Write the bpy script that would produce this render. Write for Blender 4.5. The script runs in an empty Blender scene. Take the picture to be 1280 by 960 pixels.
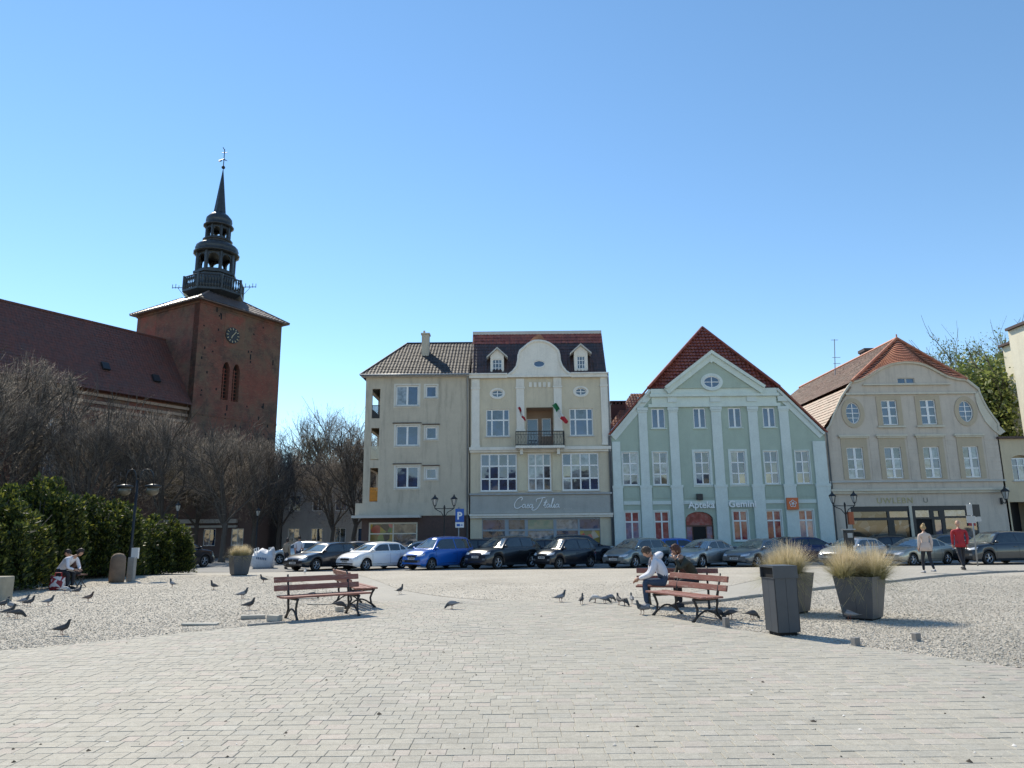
import bpy, bmesh, math, random
import numpy as np
from mathutils import Vector, Matrix, geometry
from mathutils.bvhtree import BVHTree

S = bpy.context.scene
COL = S.collection
random.seed(7)
RNG = np.random.default_rng(7)
PI = math.pi

# ------------------------------------------------------------------ camera
EYE, PITCH, ROLL, FPX = 1.6, math.radians(11.6), 0.010, 902.0
cam_d = bpy.data.cameras.new('camera')
cam_d.lens = FPX / 1280 * 36
cam_d.sensor_width = 36
cam_d.clip_end = 4000
cam = bpy.data.objects.new('camera', cam_d)
COL.objects.link(cam)
cam.matrix_world = (Matrix.Translation((0, 0, EYE)) @ Matrix.Rotation(PI / 2 + PITCH, 4, 'X')
                    @ Matrix.Rotation(-ROLL, 4, 'Z'))
S.camera = cam

# ------------------------------------------------------------------ light
SUN_AZ, SUN_EL = math.radians(-34), math.radians(47)      # azimuth measured from +Y towards +X
w = bpy.data.worlds.new('World')
S.world = w
w.use_nodes = True
nt = w.node_tree
sky = nt.nodes.new('ShaderNodeTexSky')
sky.sky_type = 'NISHITA'
sky.sun_disc = False
sky.sun_elevation = SUN_EL
sky.sun_rotation = SUN_AZ
sky.air_density = 1.0
sky.dust_density = 0.0
sky.ozone_density = 2.0
sky.altitude = 20
hs = nt.nodes.new('ShaderNodeHueSaturation')
hs.inputs['Saturation'].default_value = 1.10
hs.inputs['Hue'].default_value = 0.494
nt.links.new(sky.outputs[0], hs.inputs['Color'])
nt.links.new(hs.outputs[0], nt.nodes['Background'].inputs[0])
nt.nodes['Background'].inputs[1].default_value = 0.112
sun_d = bpy.data.lights.new('sun', 'SUN')
sun_d.energy = 3.3
sun_d.angle = math.radians(0.53)
sun_d.color = (1.0, 0.915, 0.76)
sun = bpy.data.objects.new('sun', sun_d)
COL.objects.link(sun)
sdir = Vector((math.sin(SUN_AZ) * math.cos(SUN_EL), math.cos(SUN_AZ) * math.cos(SUN_EL), math.sin(SUN_EL)))
sun.rotation_euler = sdir.to_track_quat('Z', 'Y').to_euler()
sun.location = sdir * 100
vs = S.view_settings
vs.view_transform = 'Standard'
vs.look = 'None'
vs.exposure = 0.75
vs.gamma = 1.0
S.cycles.max_bounces = 8
S.cycles.transparent_max_bounces = 8

# ------------------------------------------------------------------ measuring: photograph pixel on a plane y=Y -> (x, z) in metres
CT, ST, CR, SR = math.cos(PITCH), math.sin(PITCH), math.cos(ROLL), math.sin(ROLL)
def ray(px, py):
    u, v = px - 640, 480 - py
    u2, v2 = CR * u + SR * v, -SR * u + CR * v
    return (u2, FPX * CT - v2 * ST, FPX * ST + v2 * CT)
def at(px, py, Y=50.0):
    d = ray(px, py)
    t = Y / d[1]
    return d[0] * t, EYE + d[2] * t
def zg(y):
    return 0.0 if y < 30 else (-0.35 * (y - 30) / 9.5 if y < 39.5 else -0.35)

# ------------------------------------------------------------------ object helpers
def tag(o, label=None, cat=None, group=None, kind=None):
    if label: o['label'] = label
    if cat: o['category'] = cat
    if group: o['group'] = group
    if kind: o['kind'] = kind
    return o
def thing(name, label, cat, loc=(0, 0, 0), rz=0.0, group=None):
    o = bpy.data.objects.new(name, None)
    COL.objects.link(o)
    o.location = loc
    o.rotation_euler = (0, 0, rz)
    o.empty_display_size = 0.3
    return tag(o, label, cat, group)
def link(name, me, parent=None, mats=None):
    o = bpy.data.objects.new(name, me)
    COL.objects.link(o)
    if parent is not None: o.parent = parent
    if mats:
        for m in (mats if isinstance(mats, (list, tuple)) else [mats]): me.materials.append(m)
    return o
def copy_tree(o, parent=None):
    c = o.copy()
    COL.objects.link(c)
    if parent is not None: c.parent = parent
    for ch in [k for k in o.children]: copy_tree(ch, c)
    return c

class MB:
    def __init__(s): s.v, s.f, s.m = [], [], []
    def face(s, pts, mi=0):
        b = len(s.v); s.v += [tuple(p) for p in pts]; s.f.append(tuple(range(b, b + len(pts)))); s.m.append(mi)
    def box(s, x0, x1, y0, y1, z0, z1, mi=0, M=None):
        b = len(s.v)
        c = [(x0,y0,z0),(x1,y0,z0),(x1,y1,z0),(x0,y1,z0),(x0,y0,z1),(x1,y0,z1),(x1,y1,z1),(x0,y1,z1)]
        if M is not None: c = [tuple(M @ Vector(p)) for p in c]
        s.v += c
        for q in ((0,3,2,1),(4,5,6,7),(0,1,5,4),(1,2,6,5),(2,3,7,6),(3,0,4,7)):
            s.f.append(tuple(b + i for i in q)); s.m.append(mi)
    def prism(s, poly, y0, y1, mi=0):            # poly in (x, z), counter-clockwise seen from -y
        b = len(s.v); n = len(poly)
        s.v += [(x, y0, z) for x, z in poly] + [(x, y1, z) for x, z in poly]
        for t in geometry.tessellate_polygon([[Vector((x, z, 0)) for x, z in poly]]):
            s.f.append(tuple(b + i for i in t)); s.m.append(mi)
            s.f.append(tuple(b + n + i for i in reversed(t))); s.m.append(mi)
        for i in range(n):
            j = (i + 1) % n
            s.f.append((b + i, b + n + i, b + n + j, b + j)); s.m.append(mi)
    def tube(s, pts, rad, n=8, mi=0, cap=True):
        pts = [Vector(p) for p in pts]
        if not hasattr(rad, '__len__'): rad = [rad] * len(pts)
        b = len(s.v); up = None
        for i, p in enumerate(pts):
            d = (pts[min(i + 1, len(pts) - 1)] - pts[max(i - 1, 0)])
            d = d.normalized() if d.length > 1e-9 else Vector((0, 0, 1))
            if up is None:
                up = Vector((0, 0, 1)) if abs(d.z) < 0.9 else Vector((1, 0, 0))
            a = d.cross(up)
            if a.length < 1e-6: a = d.orthogonal()
            a.normalize(); c = a.cross(d); up = c
            for k in range(n):
                t = 2 * PI * k / n
                s.v.append(tuple(p + (a * math.cos(t) + c * math.sin(t)) * rad[i]))
        for i in range(len(pts) - 1):
            for k in range(n):
                k2 = (k + 1) % n
                s.f.append((b + i*n + k, b + i*n + k2, b + (i+1)*n + k2, b + (i+1)*n + k)); s.m.append(mi)
        if cap:
            s.f.append(tuple(b + k for k in reversed(range(n)))); s.m.append(mi)
            e = b + (len(pts) - 1) * n
            s.f.append(tuple(e + k for k in range(n))); s.m.append(mi)
    def lathe(s, prof, n=16, mi=0, c=(0, 0), rot=0.0, sq=None):
        b = len(s.v)
        for r, z in prof:
            for k in range(n):
                t = 2 * PI * k / n + rot
                s.v.append((c[0] + r * math.cos(t), c[1] + r * math.sin(t), z))
        for i in range(len(prof) - 1):
            for k in range(n):
                k2 = (k + 1) % n
                s.f.append((b + i*n + k, b + i*n + k2, b + (i+1)*n + k2, b + (i+1)*n + k)); s.m.append(mi)
        s.f.append(tuple(b + k for k in reversed(range(n)))); s.m.append(mi)
        e = b + (len(prof) - 1) * n
        s.f.append(tuple(e + k for k in range(n))); s.m.append(mi)
    def ball(s, c, r, n=12, mi=0, sc=(1, 1, 1), M=None):
        b = len(s.v); h = n // 2
        for i in range(h + 1):
            a = PI * i / h
            for k in range(n):
                t = 2 * PI * k / n
                p = Vector((r*sc[0]*math.sin(a)*math.cos(t), r*sc[1]*math.sin(a)*math.sin(t), r*sc[2]*math.cos(a)))
                if M is not None: p = M @ p
                s.v.append((c[0] + p.x, c[1] + p.y, c[2] + p.z))
        for i in range(h):
            for k in range(n):
                k2 = (k + 1) % n
                s.f.append((b + (i+1)*n + k, b + (i+1)*n + k2, b + i*n + k2, b + i*n + k)); s.m.append(mi)
    def mesh(s, name='mesh', smooth=False):
        me = bpy.data.meshes.new(name)
        me.from_pydata(s.v, [], s.f)
        if any(s.m): me.polygons.foreach_set('material_index', s.m)
        if smooth: me.polygons.foreach_set('use_smooth', [True] * len(s.f))
        me.update()
        return me
    def build(s, name, mats, parent=None, smooth=False):
        return link(name, s.mesh(name, smooth), parent, mats)
def bevel(o, wd=0.01, seg=2):
    m = o.modifiers.new('bevel', 'BEVEL'); m.width = wd; m.segments = seg; m.limit_method = 'ANGLE'; m.angle_limit = math.radians(35)
    return o
def tri_mesh(name, V, F, smooth=False):            # fast numpy triangles / quads
    me = bpy.data.meshes.new(name)
    V = np.asarray(V, np.float32); F = np.asarray(F, np.int32); k = F.shape[1]
    me.vertices.add(len(V)); me.vertices.foreach_set('co', V.ravel())
    me.loops.add(F.size); me.loops.foreach_set('vertex_index', F.ravel())
    me.polygons.add(len(F)); me.polygons.foreach_set('loop_start', np.arange(0, F.size, k, dtype=np.int32))
    me.update(calc_edges=True)
    if smooth: me.polygons.foreach_set('use_smooth', np.ones(len(F), bool))
    return me
def mesh_join(parts):
    V, F, M = [], [], []
    for me in parts: pass
    return None

# ------------------------------------------------------------------ materials
MATS = {}
class NB:                                            # tiny node builder
    def __init__(s, name):
        s.m = bpy.data.materials.new(name); s.m.use_nodes = True
        s.t = s.m.node_tree; s.b = s.t.nodes['Principled BSDF']; s.out = s.t.nodes['Material Output']
        s.tc = None
    def n(s, typ, **kw):
        x = s.t.nodes.new(typ)
        for k, v in kw.items():
            if k.startswith('i_'):
                x.inputs[int(k[2:])].default_value = v
            else: setattr(x, k, v)
        return x
    def l(s, a, b): s.t.links.new(a, b)
    def co(s, which='Object'):
        if s.tc is None: s.tc = s.n('ShaderNodeTexCoord')
        return s.tc.outputs[which]
    def noise(s, scale, detail=4, rough=0.6, vec=None, stretch=None):
        x = s.n('ShaderNodeTexNoise'); x.inputs['Scale'].default_value = scale
        x.inputs['Detail'].default_value = detail; x.inputs['Roughness'].default_value = rough
        v = vec or s.co()
        if stretch:
            mp = s.n('ShaderNodeMapping'); mp.inputs['Scale'].default_value = stretch; s.l(v, mp.inputs[0]); v = mp.outputs[0]
        s.l(v, x.inputs['Vector']); return x.outputs[0]
    def ramp(s, fac, stops):
        x = s.n('ShaderNodeValToRGB'); e = x.color_ramp.elements
        while len(e) < len(stops): e.new(0.5)
        for i, (p, c) in enumerate(stops):
            e[i].position = p; e[i].color = (*c, 1) if len(c) == 3 else c
        s.l(fac, x.inputs[0]); return x.outputs[0]
    def mix(s, fac, a, b, mode='MIX'):
        x = s.n('ShaderNodeMix'); x.data_type = 'RGBA'; x.blend_type = mode
        for sock, v in ((x.inputs[0], fac), (x.inputs[6], a), (x.inputs[7], b)):
            if isinstance(v, (int, float)): sock.default_value = v
            elif isinstance(v, tuple): sock.default_value = (*v, 1) if len(v) == 3 else v
            else: s.l(v, sock)
        return x.outputs[2]
    def math(s, op, a, b=0.0, c=0.0):
        x = s.n('ShaderNodeMath'); x.operation = op
        for i, v in enumerate((a, b, c)):
            if isinstance(v, (int, float)): x.inputs[i].default_value = v
            else: s.l(v, x.inputs[i])
        return x.outputs[0]
    def bump(s, h, strength=0.3, dist=0.02, normal=None):
        x = s.n('ShaderNodeBump'); x.inputs['Strength'].default_value = strength; x.inputs['Distance'].default_value = dist
        s.l(h, x.inputs['Height'])
        if normal is not None: s.l(normal, x.inputs['Normal'])
        s.l(x.outputs[0], s.b.inputs['Normal']); return x.outputs[0]
    def done(s, color=None, rough=0.8, metal=0.0, ior=None, coat=0.0):
        if color is not None:
            if isinstance(color, tuple): s.b.inputs['Base Color'].default_value = (*color, 1)
            else: s.l(color, s.b.inputs['Base Color'])
        if isinstance(rough, (int, float)): s.b.inputs['Roughness'].default_value = rough
        else: s.l(rough, s.b.inputs['Roughness'])
        s.b.inputs['Metallic'].default_value = metal
        if ior: s.b.inputs['IOR'].default_value = ior
        if coat: s.b.inputs['Coat Weight'].default_value = coat; s.b.inputs['Coat Roughness'].default_value = 0.03
        return s.m
def sc(c, k): return tuple(min(1, x * k) for x in c)
def plain(name, c, rough=0.7, var=0.12, scale=4, bump=0.0, bs=60, metal=0.0, dist=0.01, coat=0.0, ior=None):
    if name in MATS: return MATS[name]
    b = NB(name)
    f = b.noise(scale, 5, 0.65)
    col = b.ramp(f, [(0.3, sc(c, 1 - var)), (0.7, sc(c, 1 + var))])
    if bump: b.bump(b.noise(bs, 4, 0.6), bump, dist)
    MATS[name] = b.done(col, rough, metal, ior, coat)
    return MATS[name]
def plaster(name, c, stain=(0.16, 0.14, 0.12), amt=0.35, var=0.07):
    if name in MATS: return MATS[name]
    c = tuple(1 - (1 - x) ** 1.95 for x in c) if not name.startswith('opp') else c
    b = NB(name)
    base = b.ramp(b.noise(1.3, 6, 0.7), [(0.3, sc(c, 1 - var)), (0.7, sc(c, 1 + var))])
    streak = b.noise(1.1, 6, 0.7, stretch=(2.2, 2.2, 0.28))
    m = b.math('MULTIPLY', b.ramp(streak, [(0.5, (0, 0, 0)), (0.78, (1, 1, 1))]), amt)
    fine = b.noise(14, 4, 0.7)
    blot = b.math('MULTIPLY', b.ramp(b.noise(.7, 7, .75, stretch=(1, 1, .8)), [(.48, (0, 0, 0)), (.62, (1, 1, 1))]), .16 + amt * .25)
    base = b.mix(blot, base, sc(c, .72))
    sz_ = b.n('ShaderNodeSeparateXYZ'); b.l(b.co(), sz_.inputs[0])
    gr_ = b.math('MULTIPLY', b.ramp(b.math('ADD', b.math('MULTIPLY', sz_.outputs[2], .55), b.noise(3, 5, .7)), [(.35, (1, 1, 1)), (.85, (0, 0, 0))]), .55)
    base = b.mix(gr_, base, sc(stain, 1.1))
    col = b.mix(m, base, stain)
    col = b.mix(0.18, col, b.ramp(fine, [(0.35, sc(c, 0.7)), (0.65, sc(c, 1.2))]))
    b.bump(b.noise(90, 3, 0.6), 0.25, 0.006)
    MATS[name] = b.done(col, 0.9)
    return MATS[name]
def tiles(name, c1, c2, moss=(0.10, 0.10, 0.08), mamt=0.4, rough=0.55):
    if name in MATS: return MATS[name]
    b = NB(name)
    v = b.n('ShaderNodeTexVoronoi'); v.inputs['Scale'].default_value = 3.6; b.l(b.co(), v.inputs['Vector'])
    sep = b.n('ShaderNodeSeparateColor'); b.l(v.outputs['Color'], sep.inputs[0])
    col = b.ramp(sep.outputs[0], [(0.0, c1), (1.0, c2)])
    m = b.math('MULTIPLY', b.ramp(b.noise(0.9, 6, 0.7), [(0.42, (0, 0, 0)), (0.68, (1, 1, 1))]), mamt)
    col = b.mix(m, col, moss)
    b.bump(b.noise(30, 4, 0.6), 0.3, 0.01)
    MATS[name] = b.done(col, rough)
    return MATS[name]
def glass(name, c, rough=0.03, ior=2.1, var=0.5, scale=1.2):
    if name in MATS: return MATS[name]
    b = NB(name)
    oi = b.n('ShaderNodeObjectInfo')
    vec = b.n('ShaderNodeVectorMath'); vec.operation = 'ADD'
    cmb = b.n('ShaderNodeCombineXYZ'); b.l(b.math('MULTIPLY', oi.outputs['Random'], 40), cmb.inputs[0])
    b.l(b.co(), vec.inputs[0]); b.l(cmb.outputs[0], vec.inputs[1])
    f = b.noise(scale, 3, 0.6, vec=vec.outputs[0])
    col = b.ramp(f, [(0.35, sc(c, 1 - var)), (0.65, sc(c, 1 + var))])
    b.bump(b.noise(0.8, 2, 0.5, vec=vec.outputs[0]), 0.12, 0.05)
    MATS[name] = b.done(col, rough, 0, ior)
    return MATS[name]

M_white = plain('white_frame_paint', (0.80, 0.80, 0.79), 0.45, 0.05)
M_pale = plain('pale_trim', (0.5, 0.49, 0.46), 0.85, 0.08, 2, 0.15)
M_dark = plain('dark_metal', (0.03, 0.032, 0.036), 0.45, 0.15, 6, metal=0.3)
M_iron = plain('cast_iron', (0.022, 0.022, 0.024), 0.5, 0.2, 20, 0.2)
M_zinc = plain('zinc', (0.28, 0.30, 0.32), 0.45, 0.15, 3, metal=0.6)
M_black = plain('black_interior', (0.008, 0.008, 0.009), 0.8, 0.3)
G_dark = glass('glass_dark', (0.014, 0.036, 0.095), ior=1.95)  # blue of the reflected sky is put into the base colour
G_curt = glass('glass_curtain', (0.20, 0.22, 0.24), ior=1.95, var=0.5, scale=3)
G_mid = glass('glass_room', (0.05, 0.062, 0.08), ior=1.95, var=0.7, scale=2.5)
G_warm = glass('glass_warm', (0.16, 0.13, 0.085), var=0.5, scale=2)

# ------------------------------------------------------------------ wall helpers (facade frame: x along, z up, front looks to -y)
def grid_wall(mb, x0, x1, z0, z1, holes, y, depth, mi=0):
    xs = sorted({x0, x1} | {min(max(v, x0), x1) for h in holes for v in h[:2]}); zs = sorted({z0, z1} | {min(max(v, z0), z1) for h in holes for v in h[2:]})
    for i in range(len(xs) - 1):
        for j in range(len(zs) - 1):
            cx, cz = (xs[i] + xs[i+1]) / 2, (zs[j] + zs[j+1]) / 2
            if any(h[0] < cx < h[1] and h[2] < cz < h[3] for h in holes): continue
            mb.box(xs[i], xs[i+1], y, y + depth, zs[j], zs[j+1], mi)
def ellipse(cx, cz, rx, rz, n=24): return [(cx + rx * math.cos(2*PI*k/n), cz + rz * math.sin(2*PI*k/n)) for k in range(n)]
def rect(x0, x1, z0, z1): return [(x0, z0), (x1, z0), (x1, z1), (x0, z1)]
def wall_mb(mb, outline, holes, y=0.0, depth=0.3, mi=0, reveal=0.22):
    loops = [[Vector((x, z, 0)) for x, z in outline]] + [[Vector((x, z, 0)) for x, z in h] for h in holes]
    flat = [p for l in loops for p in l]
    b = len(mb.v)
    mb.v += [(p.x, y, p.y) for p in flat]
    for t in geometry.tessellate_polygon(loops):
        a, c, d = (flat[i] for i in t)
        cr = (c.x - a.x) * (d.y - a.y) - (c.y - a.y) * (d.x - a.x)
        t = t if cr > 0 else tuple(reversed(t))
        mb.f.append(tuple(b + i for i in t)); mb.m.append(mi)
    for h in holes:
        n = len(h)
        for i in range(n):
            p, q = h[i], h[(i + 1) % n]
            mb.face([(p[0], y, p[1]), (q[0], y, q[1]), (q[0], y + reveal, q[1]), (p[0], y + reveal, p[1])], mi)
    n = len(outline)
    for i in range(n):
        p, q = outline[i], outline[(i + 1) % n]
        mb.face([(p[0], y, p[1]), (p[0], y + depth, p[1]), (q[0], y + depth, q[1]), (q[0], y, q[1])], mi)
def window(parent, x0, x1, z0, z1, cols, rows, y=0.12, gl=None, fr=0.07, mu=0.05, sill=None, fmat=None, name='window', heavy=()):
    """cols, rows: fractions of the interior splits; heavy: indices of split bars drawn thick"""
    fmat = fmat or M_white
    mb = MB()
    xs = [x0] + [x0 + (x1 - x0) * c for c in cols] + [x1]
    zs = [z0] + [z0 + (z1 - z0) * r for r in rows] + [z1]
    mb.box(x0, x0 + fr, y, y + 0.06, z0, z1); mb.box(x1 - fr, x1, y, y + 0.06, z0, z1)
    mb.box(x0 + fr, x1 - fr, y, y + 0.06, z0, z0 + fr); mb.box(x0 + fr, x1 - fr, y, y + 0.06, z1 - fr, z1)
    for i, x in enumerate(xs[1:-1]):
        m2 = mu * (1.9 if i in heavy else 1)
        mb.box(x - m2 / 2, x + m2 / 2, y - 0.004, y + 0.05, z0 + fr, z1 - fr)
    for z in zs[1:-1]:
        mb.box(x0 + fr, x1 - fr, y + 0.003, y + 0.047, z - mu / 2, z + mu / 2)
    o = mb.build(name, fmat, parent)
    for i in range(len(xs) - 1):
        for j in range(len(zs) - 1):
            p = MB()
            t1, t2 = random.uniform(-.006, .006), random.uniform(-.006, .006)
            a, b_, c, d = xs[i] + mu/3, xs[i+1] - mu/3, zs[j] + mu/3, zs[j+1] - mu/3
            p.face([(a, y+.03+t1, c), (b_, y+.03-t1, c), (b_, y+.03-t1+t2, d), (a, y+.03+t1+t2, d)])
            g = gl[(i + j * (len(xs) - 1)) % len(gl)] if isinstance(gl, (list, tuple)) else (gl or random.choice([G_dark, G_dark, G_mid]))
            p.build('pane', g, o)
    if sill:
        s = MB(); s.box(x0 - 0.08, x1 + 0.08, -0.09, y, z0 - 0.07, z0 - 0.002); s.build('sill', sill, o)
    return o
def oval_window(parent, cx, cz, rx, rz, y=0.1, gl=None, ring=0.1, fmat=None, bars='cross', rmat=None):
    fmat = fmat or M_white
    n = 28
    def ringmb(r0x, r0z, r1x, r1z, y0, y1):
        m = MB(); b = 0
        A, B = ellipse(cx, cz, r0x, r0z, n), ellipse(cx, cz, r1x, r1z, n)
        for i in range(n):
            j = (i + 1) % n
            m.face([(A[i][0], y0, A[i][1]), (B[i][0], y0, B[i][1]), (B[j][0], y0, B[j][1]), (A[j][0], y0, A[j][1])][::-1])
            m.face([(B[i][0], y0, B[i][1]), (B[i][0], y1, B[i][1]), (B[j][0], y1, B[j][1]), (B[j][0], y0, B[j][1])][::-1])
            m.face([(A[i][0], y0, A[i][1]), (A[i][0], y1, A[i][1]), (A[j][0], y1, A[j][1]), (A[j][0], y0, A[j][1])])
        return m
    m = ringmb(rx - 0.06, rz - 0.06, rx, rz, y, y + 0.06)
    if bars:
        m.box(cx - .03, cx + .03, y, y + .05, cz - rz + .05, cz + rz - .05)
        m.box(cx - rx + .05, cx + rx - .05, y + .002, y + .048, cz - .025, cz + .025)
        if bars == 'tall': 
            for dz in (-rz * .45, rz * .45): m.box(cx - rx*.8, cx + rx*.8, y + .002, y + .048, cz + dz - .02, cz + dz + .02)
    o = m.build('oval_window', fmat, parent)
    p = MB(); p.face([(x, y + .03, z) for x, z in ellipse(cx, cz, rx - .03, rz - .03, n)]); p.build('pane', gl or G_dark, o)
    if ring: ringmb(rx, rz, rx + ring, rz + ring, -0.06, 0.06).build('surround', rmat or M_pale, o)
    return o
def tiled_roof(parent, poly, mats, tile=0.24, course=0.32, amp=0.03, lift=0.035, name='roof_tiles', up=None):
    """poly: convex 3D polygon, first edge = eave. Courses overlap, each tile has its own roll."""
    P = [Vector(p) for p in poly]
    ux = (P[1] - P[0]).normalized()
    nrm = ux.cross(P[2] - P[1]).normalized()
    if nrm.z < 0: nrm = -nrm
    uy = nrm.cross(ux).normalized()
    if uy.z < 0: uy = -uy
    O = P[0]
    q = [((p - O).dot(ux), (p - O).dot(uy)) for p in P]
    xmin, xmax = min(a for a, _ in q), max(a for a, _ in q)
    ymin, ymax = min(b for _, b in q), max(b for _, b in q)
    nx = int((xmax - xmin) / (tile / 2)) + 2; ny = int((ymax - ymin) / course) + 1
    V, F = [], []
    for j in range(ny):
        y0 = ymin + j * course
        jit = random.uniform(-.004, .004)
        for r, (yy, ll) in enumerate(((y0 - .02, lift), (y0 + course, 0.0))):
            i = np.arange(nx)
            xx = xmin + i * tile / 2
            h = ll + jit + amp * (i % 2) + RNG.normal(0, .004, nx)
            for k in range(nx):
                V.append(O + ux * float(xx[k]) + uy * yy + nrm * float(h[k]))
        b = j * nx * 2
        for k in range(nx - 1): F.append((b + k, b + k + 1, b + nx + k + 1, b + nx + k))
    bm = bmesh.new()
    vs_ = [bm.verts.new(v) for v in V]
    for f in F: bm.faces.new([vs_[i] for i in f])
    cen = sum(P, Vector()) / len(P)
    for i in range(len(P)):
        a, b_ = P[i], P[(i + 1) % len(P)]
        n2 = (b_ - a).cross(nrm).normalized()
        if (cen - a).dot(n2) > 0: n2 = -n2
        bmesh.ops.bisect_plane(bm, geom=bm.verts[:] + bm.edges[:] + bm.faces[:], plane_co=a + n2 * 0.03, plane_no=n2, clear_outer=True)
    # underside board
    us = [bm.verts.new(p - nrm * 0.06) for p in P]
    bm.faces.new(us)
    me = bpy.data.meshes.new(name); bm.normal_update(); bm.to_mesh(me); bm.free()
    return link(name, me, parent, mats)

# ================================================================== GROUND
def simple_sheet(name, xs, ys, z, mat, kind='structure', parent=None):
    V = [(x, y, zg(y) + z) for y in ys for x in xs]
    nx = len(xs)
    F = [(j*nx+i, j*nx+i+1, (j+1)*nx+i+1, (j+1)*nx+i) for j in range(len(ys)-1) for i in range(nx-1)]
    me = bpy.data.meshes.new(name); me.from_pydata(V, [], F)
    return tag(link(name, me, parent, mat), kind=kind)
b = NB('earth')
b.bump(b.noise(8, 6, .7), .4, .03)
M_earth = b.done(b.ramp(b.noise(.6, 6, .7), [(.35, (.05, .055, .03)), (.65, (.10, .09, .06))]), .95)
simple_sheet('ground', [-900, -60, 0, 60, 900], [-300, -20, 30, 39.5, 60, 1500], -0.12, M_earth)
b = NB('asphalt')
b.bump(b.noise(120, 3, .6), .4, .006)
M_asphalt = b.done(b.mix(.25, b.ramp(b.noise(.35, 6, .7), [(.35, (.19, .185, .175)), (.65, (.27, .262, .245))]), b.ramp(b.noise(70, 2, .5), [(.3, (.1, .1, .1)), (.7, (.4, .4, .39))])), .9)
simple_sheet('road', [-60, 70], [39.2, 39.5, 47.6], 0.008, M_asphalt)
simple_sheet('street', [-60, -10.2], [47.6, 120], -0.02, M_asphalt)

# paving base sheet: joint bed under the real pavers, block pattern beyond them
b = NB('block_paving')
br = b.n('ShaderNodeTexBrick'); br.offset = .5; br.offset_frequency = 2
for k, v in (('Scale', 1.0), ('Mortar Size', .008), ('Brick Width', .19), ('Row Height', .15), ('Mortar Smooth', .3), ('Bias', 0)): br.inputs[k].default_value = v
br.inputs['Color1'].default_value = (.385, .36, .305, 1); br.inputs['Color2'].default_value = (.435, .41, .35, 1); br.inputs['Mortar'].default_value = (.28, .26, .22, 1)
b.l(b.co(), br.inputs['Vector'])
pat = b.ramp(b.noise(.25, 6, .7), [(.35, (.86, .85, .84)), (.65, (1.06, 1.05, 1.03))])
col = b.mix(1.0, br.outputs[0], pat, 'MULTIPLY')
col = b.mix(.3, col, b.ramp(b.noise(40, 3, .7), [(.3, (.2, .19, .18)), (.7, (.55, .53, .5))]))
M_pav_far = b.done(col, .85)
simple_sheet('paving', [-60, 70], [-10, 18, 30, 39.2], 0.0, M_pav_far)

GRAVEL = [
 [(-60, 8.5), (-20, 9.0), (-9.5, 9.9), (-7.33, 10.81), (-6.12, 11.98), (-5.35, 12.8), (-4.62, 13.5), (-3.86, 14.05), (-3.25, 14.75), (-2.82, 15.5), (-3.1, 17.03), (-4.25, 19.65), (-5.5, 21.94), (-7.24, 25.72), (-8.86, 28.21), (-10.6, 30.6), (-12.5, 32.5), (-16.4, 36), (-60, 37)],
 [(-9.2, 38.7), (-8.0, 34.5), (-6.4, 30), (-4.85, 26.2), (-3.47, 22.01), (-2.23, 19.7), (-1.25, 18.5), (-0.24, 17.95), (0.71, 17.75), (1.85, 17.85), (2.85, 18.2), (4.24, 19.2), (5.81, 21.09), (8.64, 25.38), (12.2, 31), (15.5, 36.5), (16.6, 38.7)],
 [(2.62, 15.3), (3.02, 13.9), (3.41, 12.8), (4.1, 11.55), (4.75, 10.55), (5.35, 9.6), (5.85, 8.75), (6.3, 7.8), (7.5, 5.5), (60, 5.5), (60, 27.6), (24, 27.6), (20, 27.4), (17.3, 26.6), (14.34, 24.9), (11.25, 22.4), (8.08, 19.95), (5.95, 18.14), (4.65, 16.96), (3.4, 16.3)],
]
def chaikin(poly, closed=True):
    out = []
    for i in range(len(poly)):
        p, q = poly[i], poly[(i + 1) % len(poly)]
        L = math.hypot(q[0]-p[0], q[1]-p[1])
        t = min(.25, 1.2 / max(L, .01))
        out += [(p[0]+(q[0]-p[0])*t, p[1]+(q[1]-p[1])*t), (q[0]-(q[0]-p[0])*t, q[1]-(q[1]-p[1])*t)]
    return out
GRAVEL = [chaikin(p) for p in GRAVEL]
def inside(x, y, poly):
    c = False; j = len(poly) - 1
    for i in range(len(poly)):
        xi, yi = poly[i]; xj, yj = poly[j]
        if (yi > y) != (yj > y) and x < (xj - xi) * (y - yi) / (yj - yi) + xi: c = not c
        j = i
    return c
def inside_np(X, Y, poly):
    c = np.zeros(len(X), bool); j = len(poly) - 1
    for i in range(len(poly)):
        xi, yi = poly[i]; xj, yj = poly[j]
        if yi != yj:
            c ^= ((yi > Y) != (yj > Y)) & (X < (xj - xi) * (Y - yi) / (yj - yi) + xi)
        j = i
    return c
# gravel beds
b = NB('gravel_bed')
v1 = b.n('ShaderNodeTexVoronoi'); v1.inputs['Scale'].default_value = 36; b.l(b.co(), v1.inputs['Vector'])
sp = b.n('ShaderNodeSeparateColor'); b.l(v1.outputs['Color'], sp.inputs[0])
stone = b.ramp(sp.outputs[0], [(0, (.30, .27, .22)), (.3, (.45, .42, .36)), (.7, (.53, .50, .43)), (1, (.66, .63, .56))])
stone = b.mix(.35, stone, b.ramp(sp.outputs[1], [(0, (.42, .34, .28)), (.5, (.40, .39, .37)), (1, (.46, .44, .38))]))
edge = b.ramp(v1.outputs['Distance'], [(.0, (1, 1, 1)), (.62, (1, 1, 1)), (.95, (.45, .44, .43))])
stone = b.mix(1.0, stone, edge, 'MULTIPLY')
stone = b.mix(1.0, stone, b.ramp(b.noise(.35, 5, .7), [(.3, (.82, .8, .77)), (.7, (1.1, 1.08, 1.05))]), 'MULTIPLY')
inv = b.math('SUBTRACT', 1.0, v1.outputs['Distance'])
b.bump(inv, .6, .02)
M_gbed = b.done(stone, .9)
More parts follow.
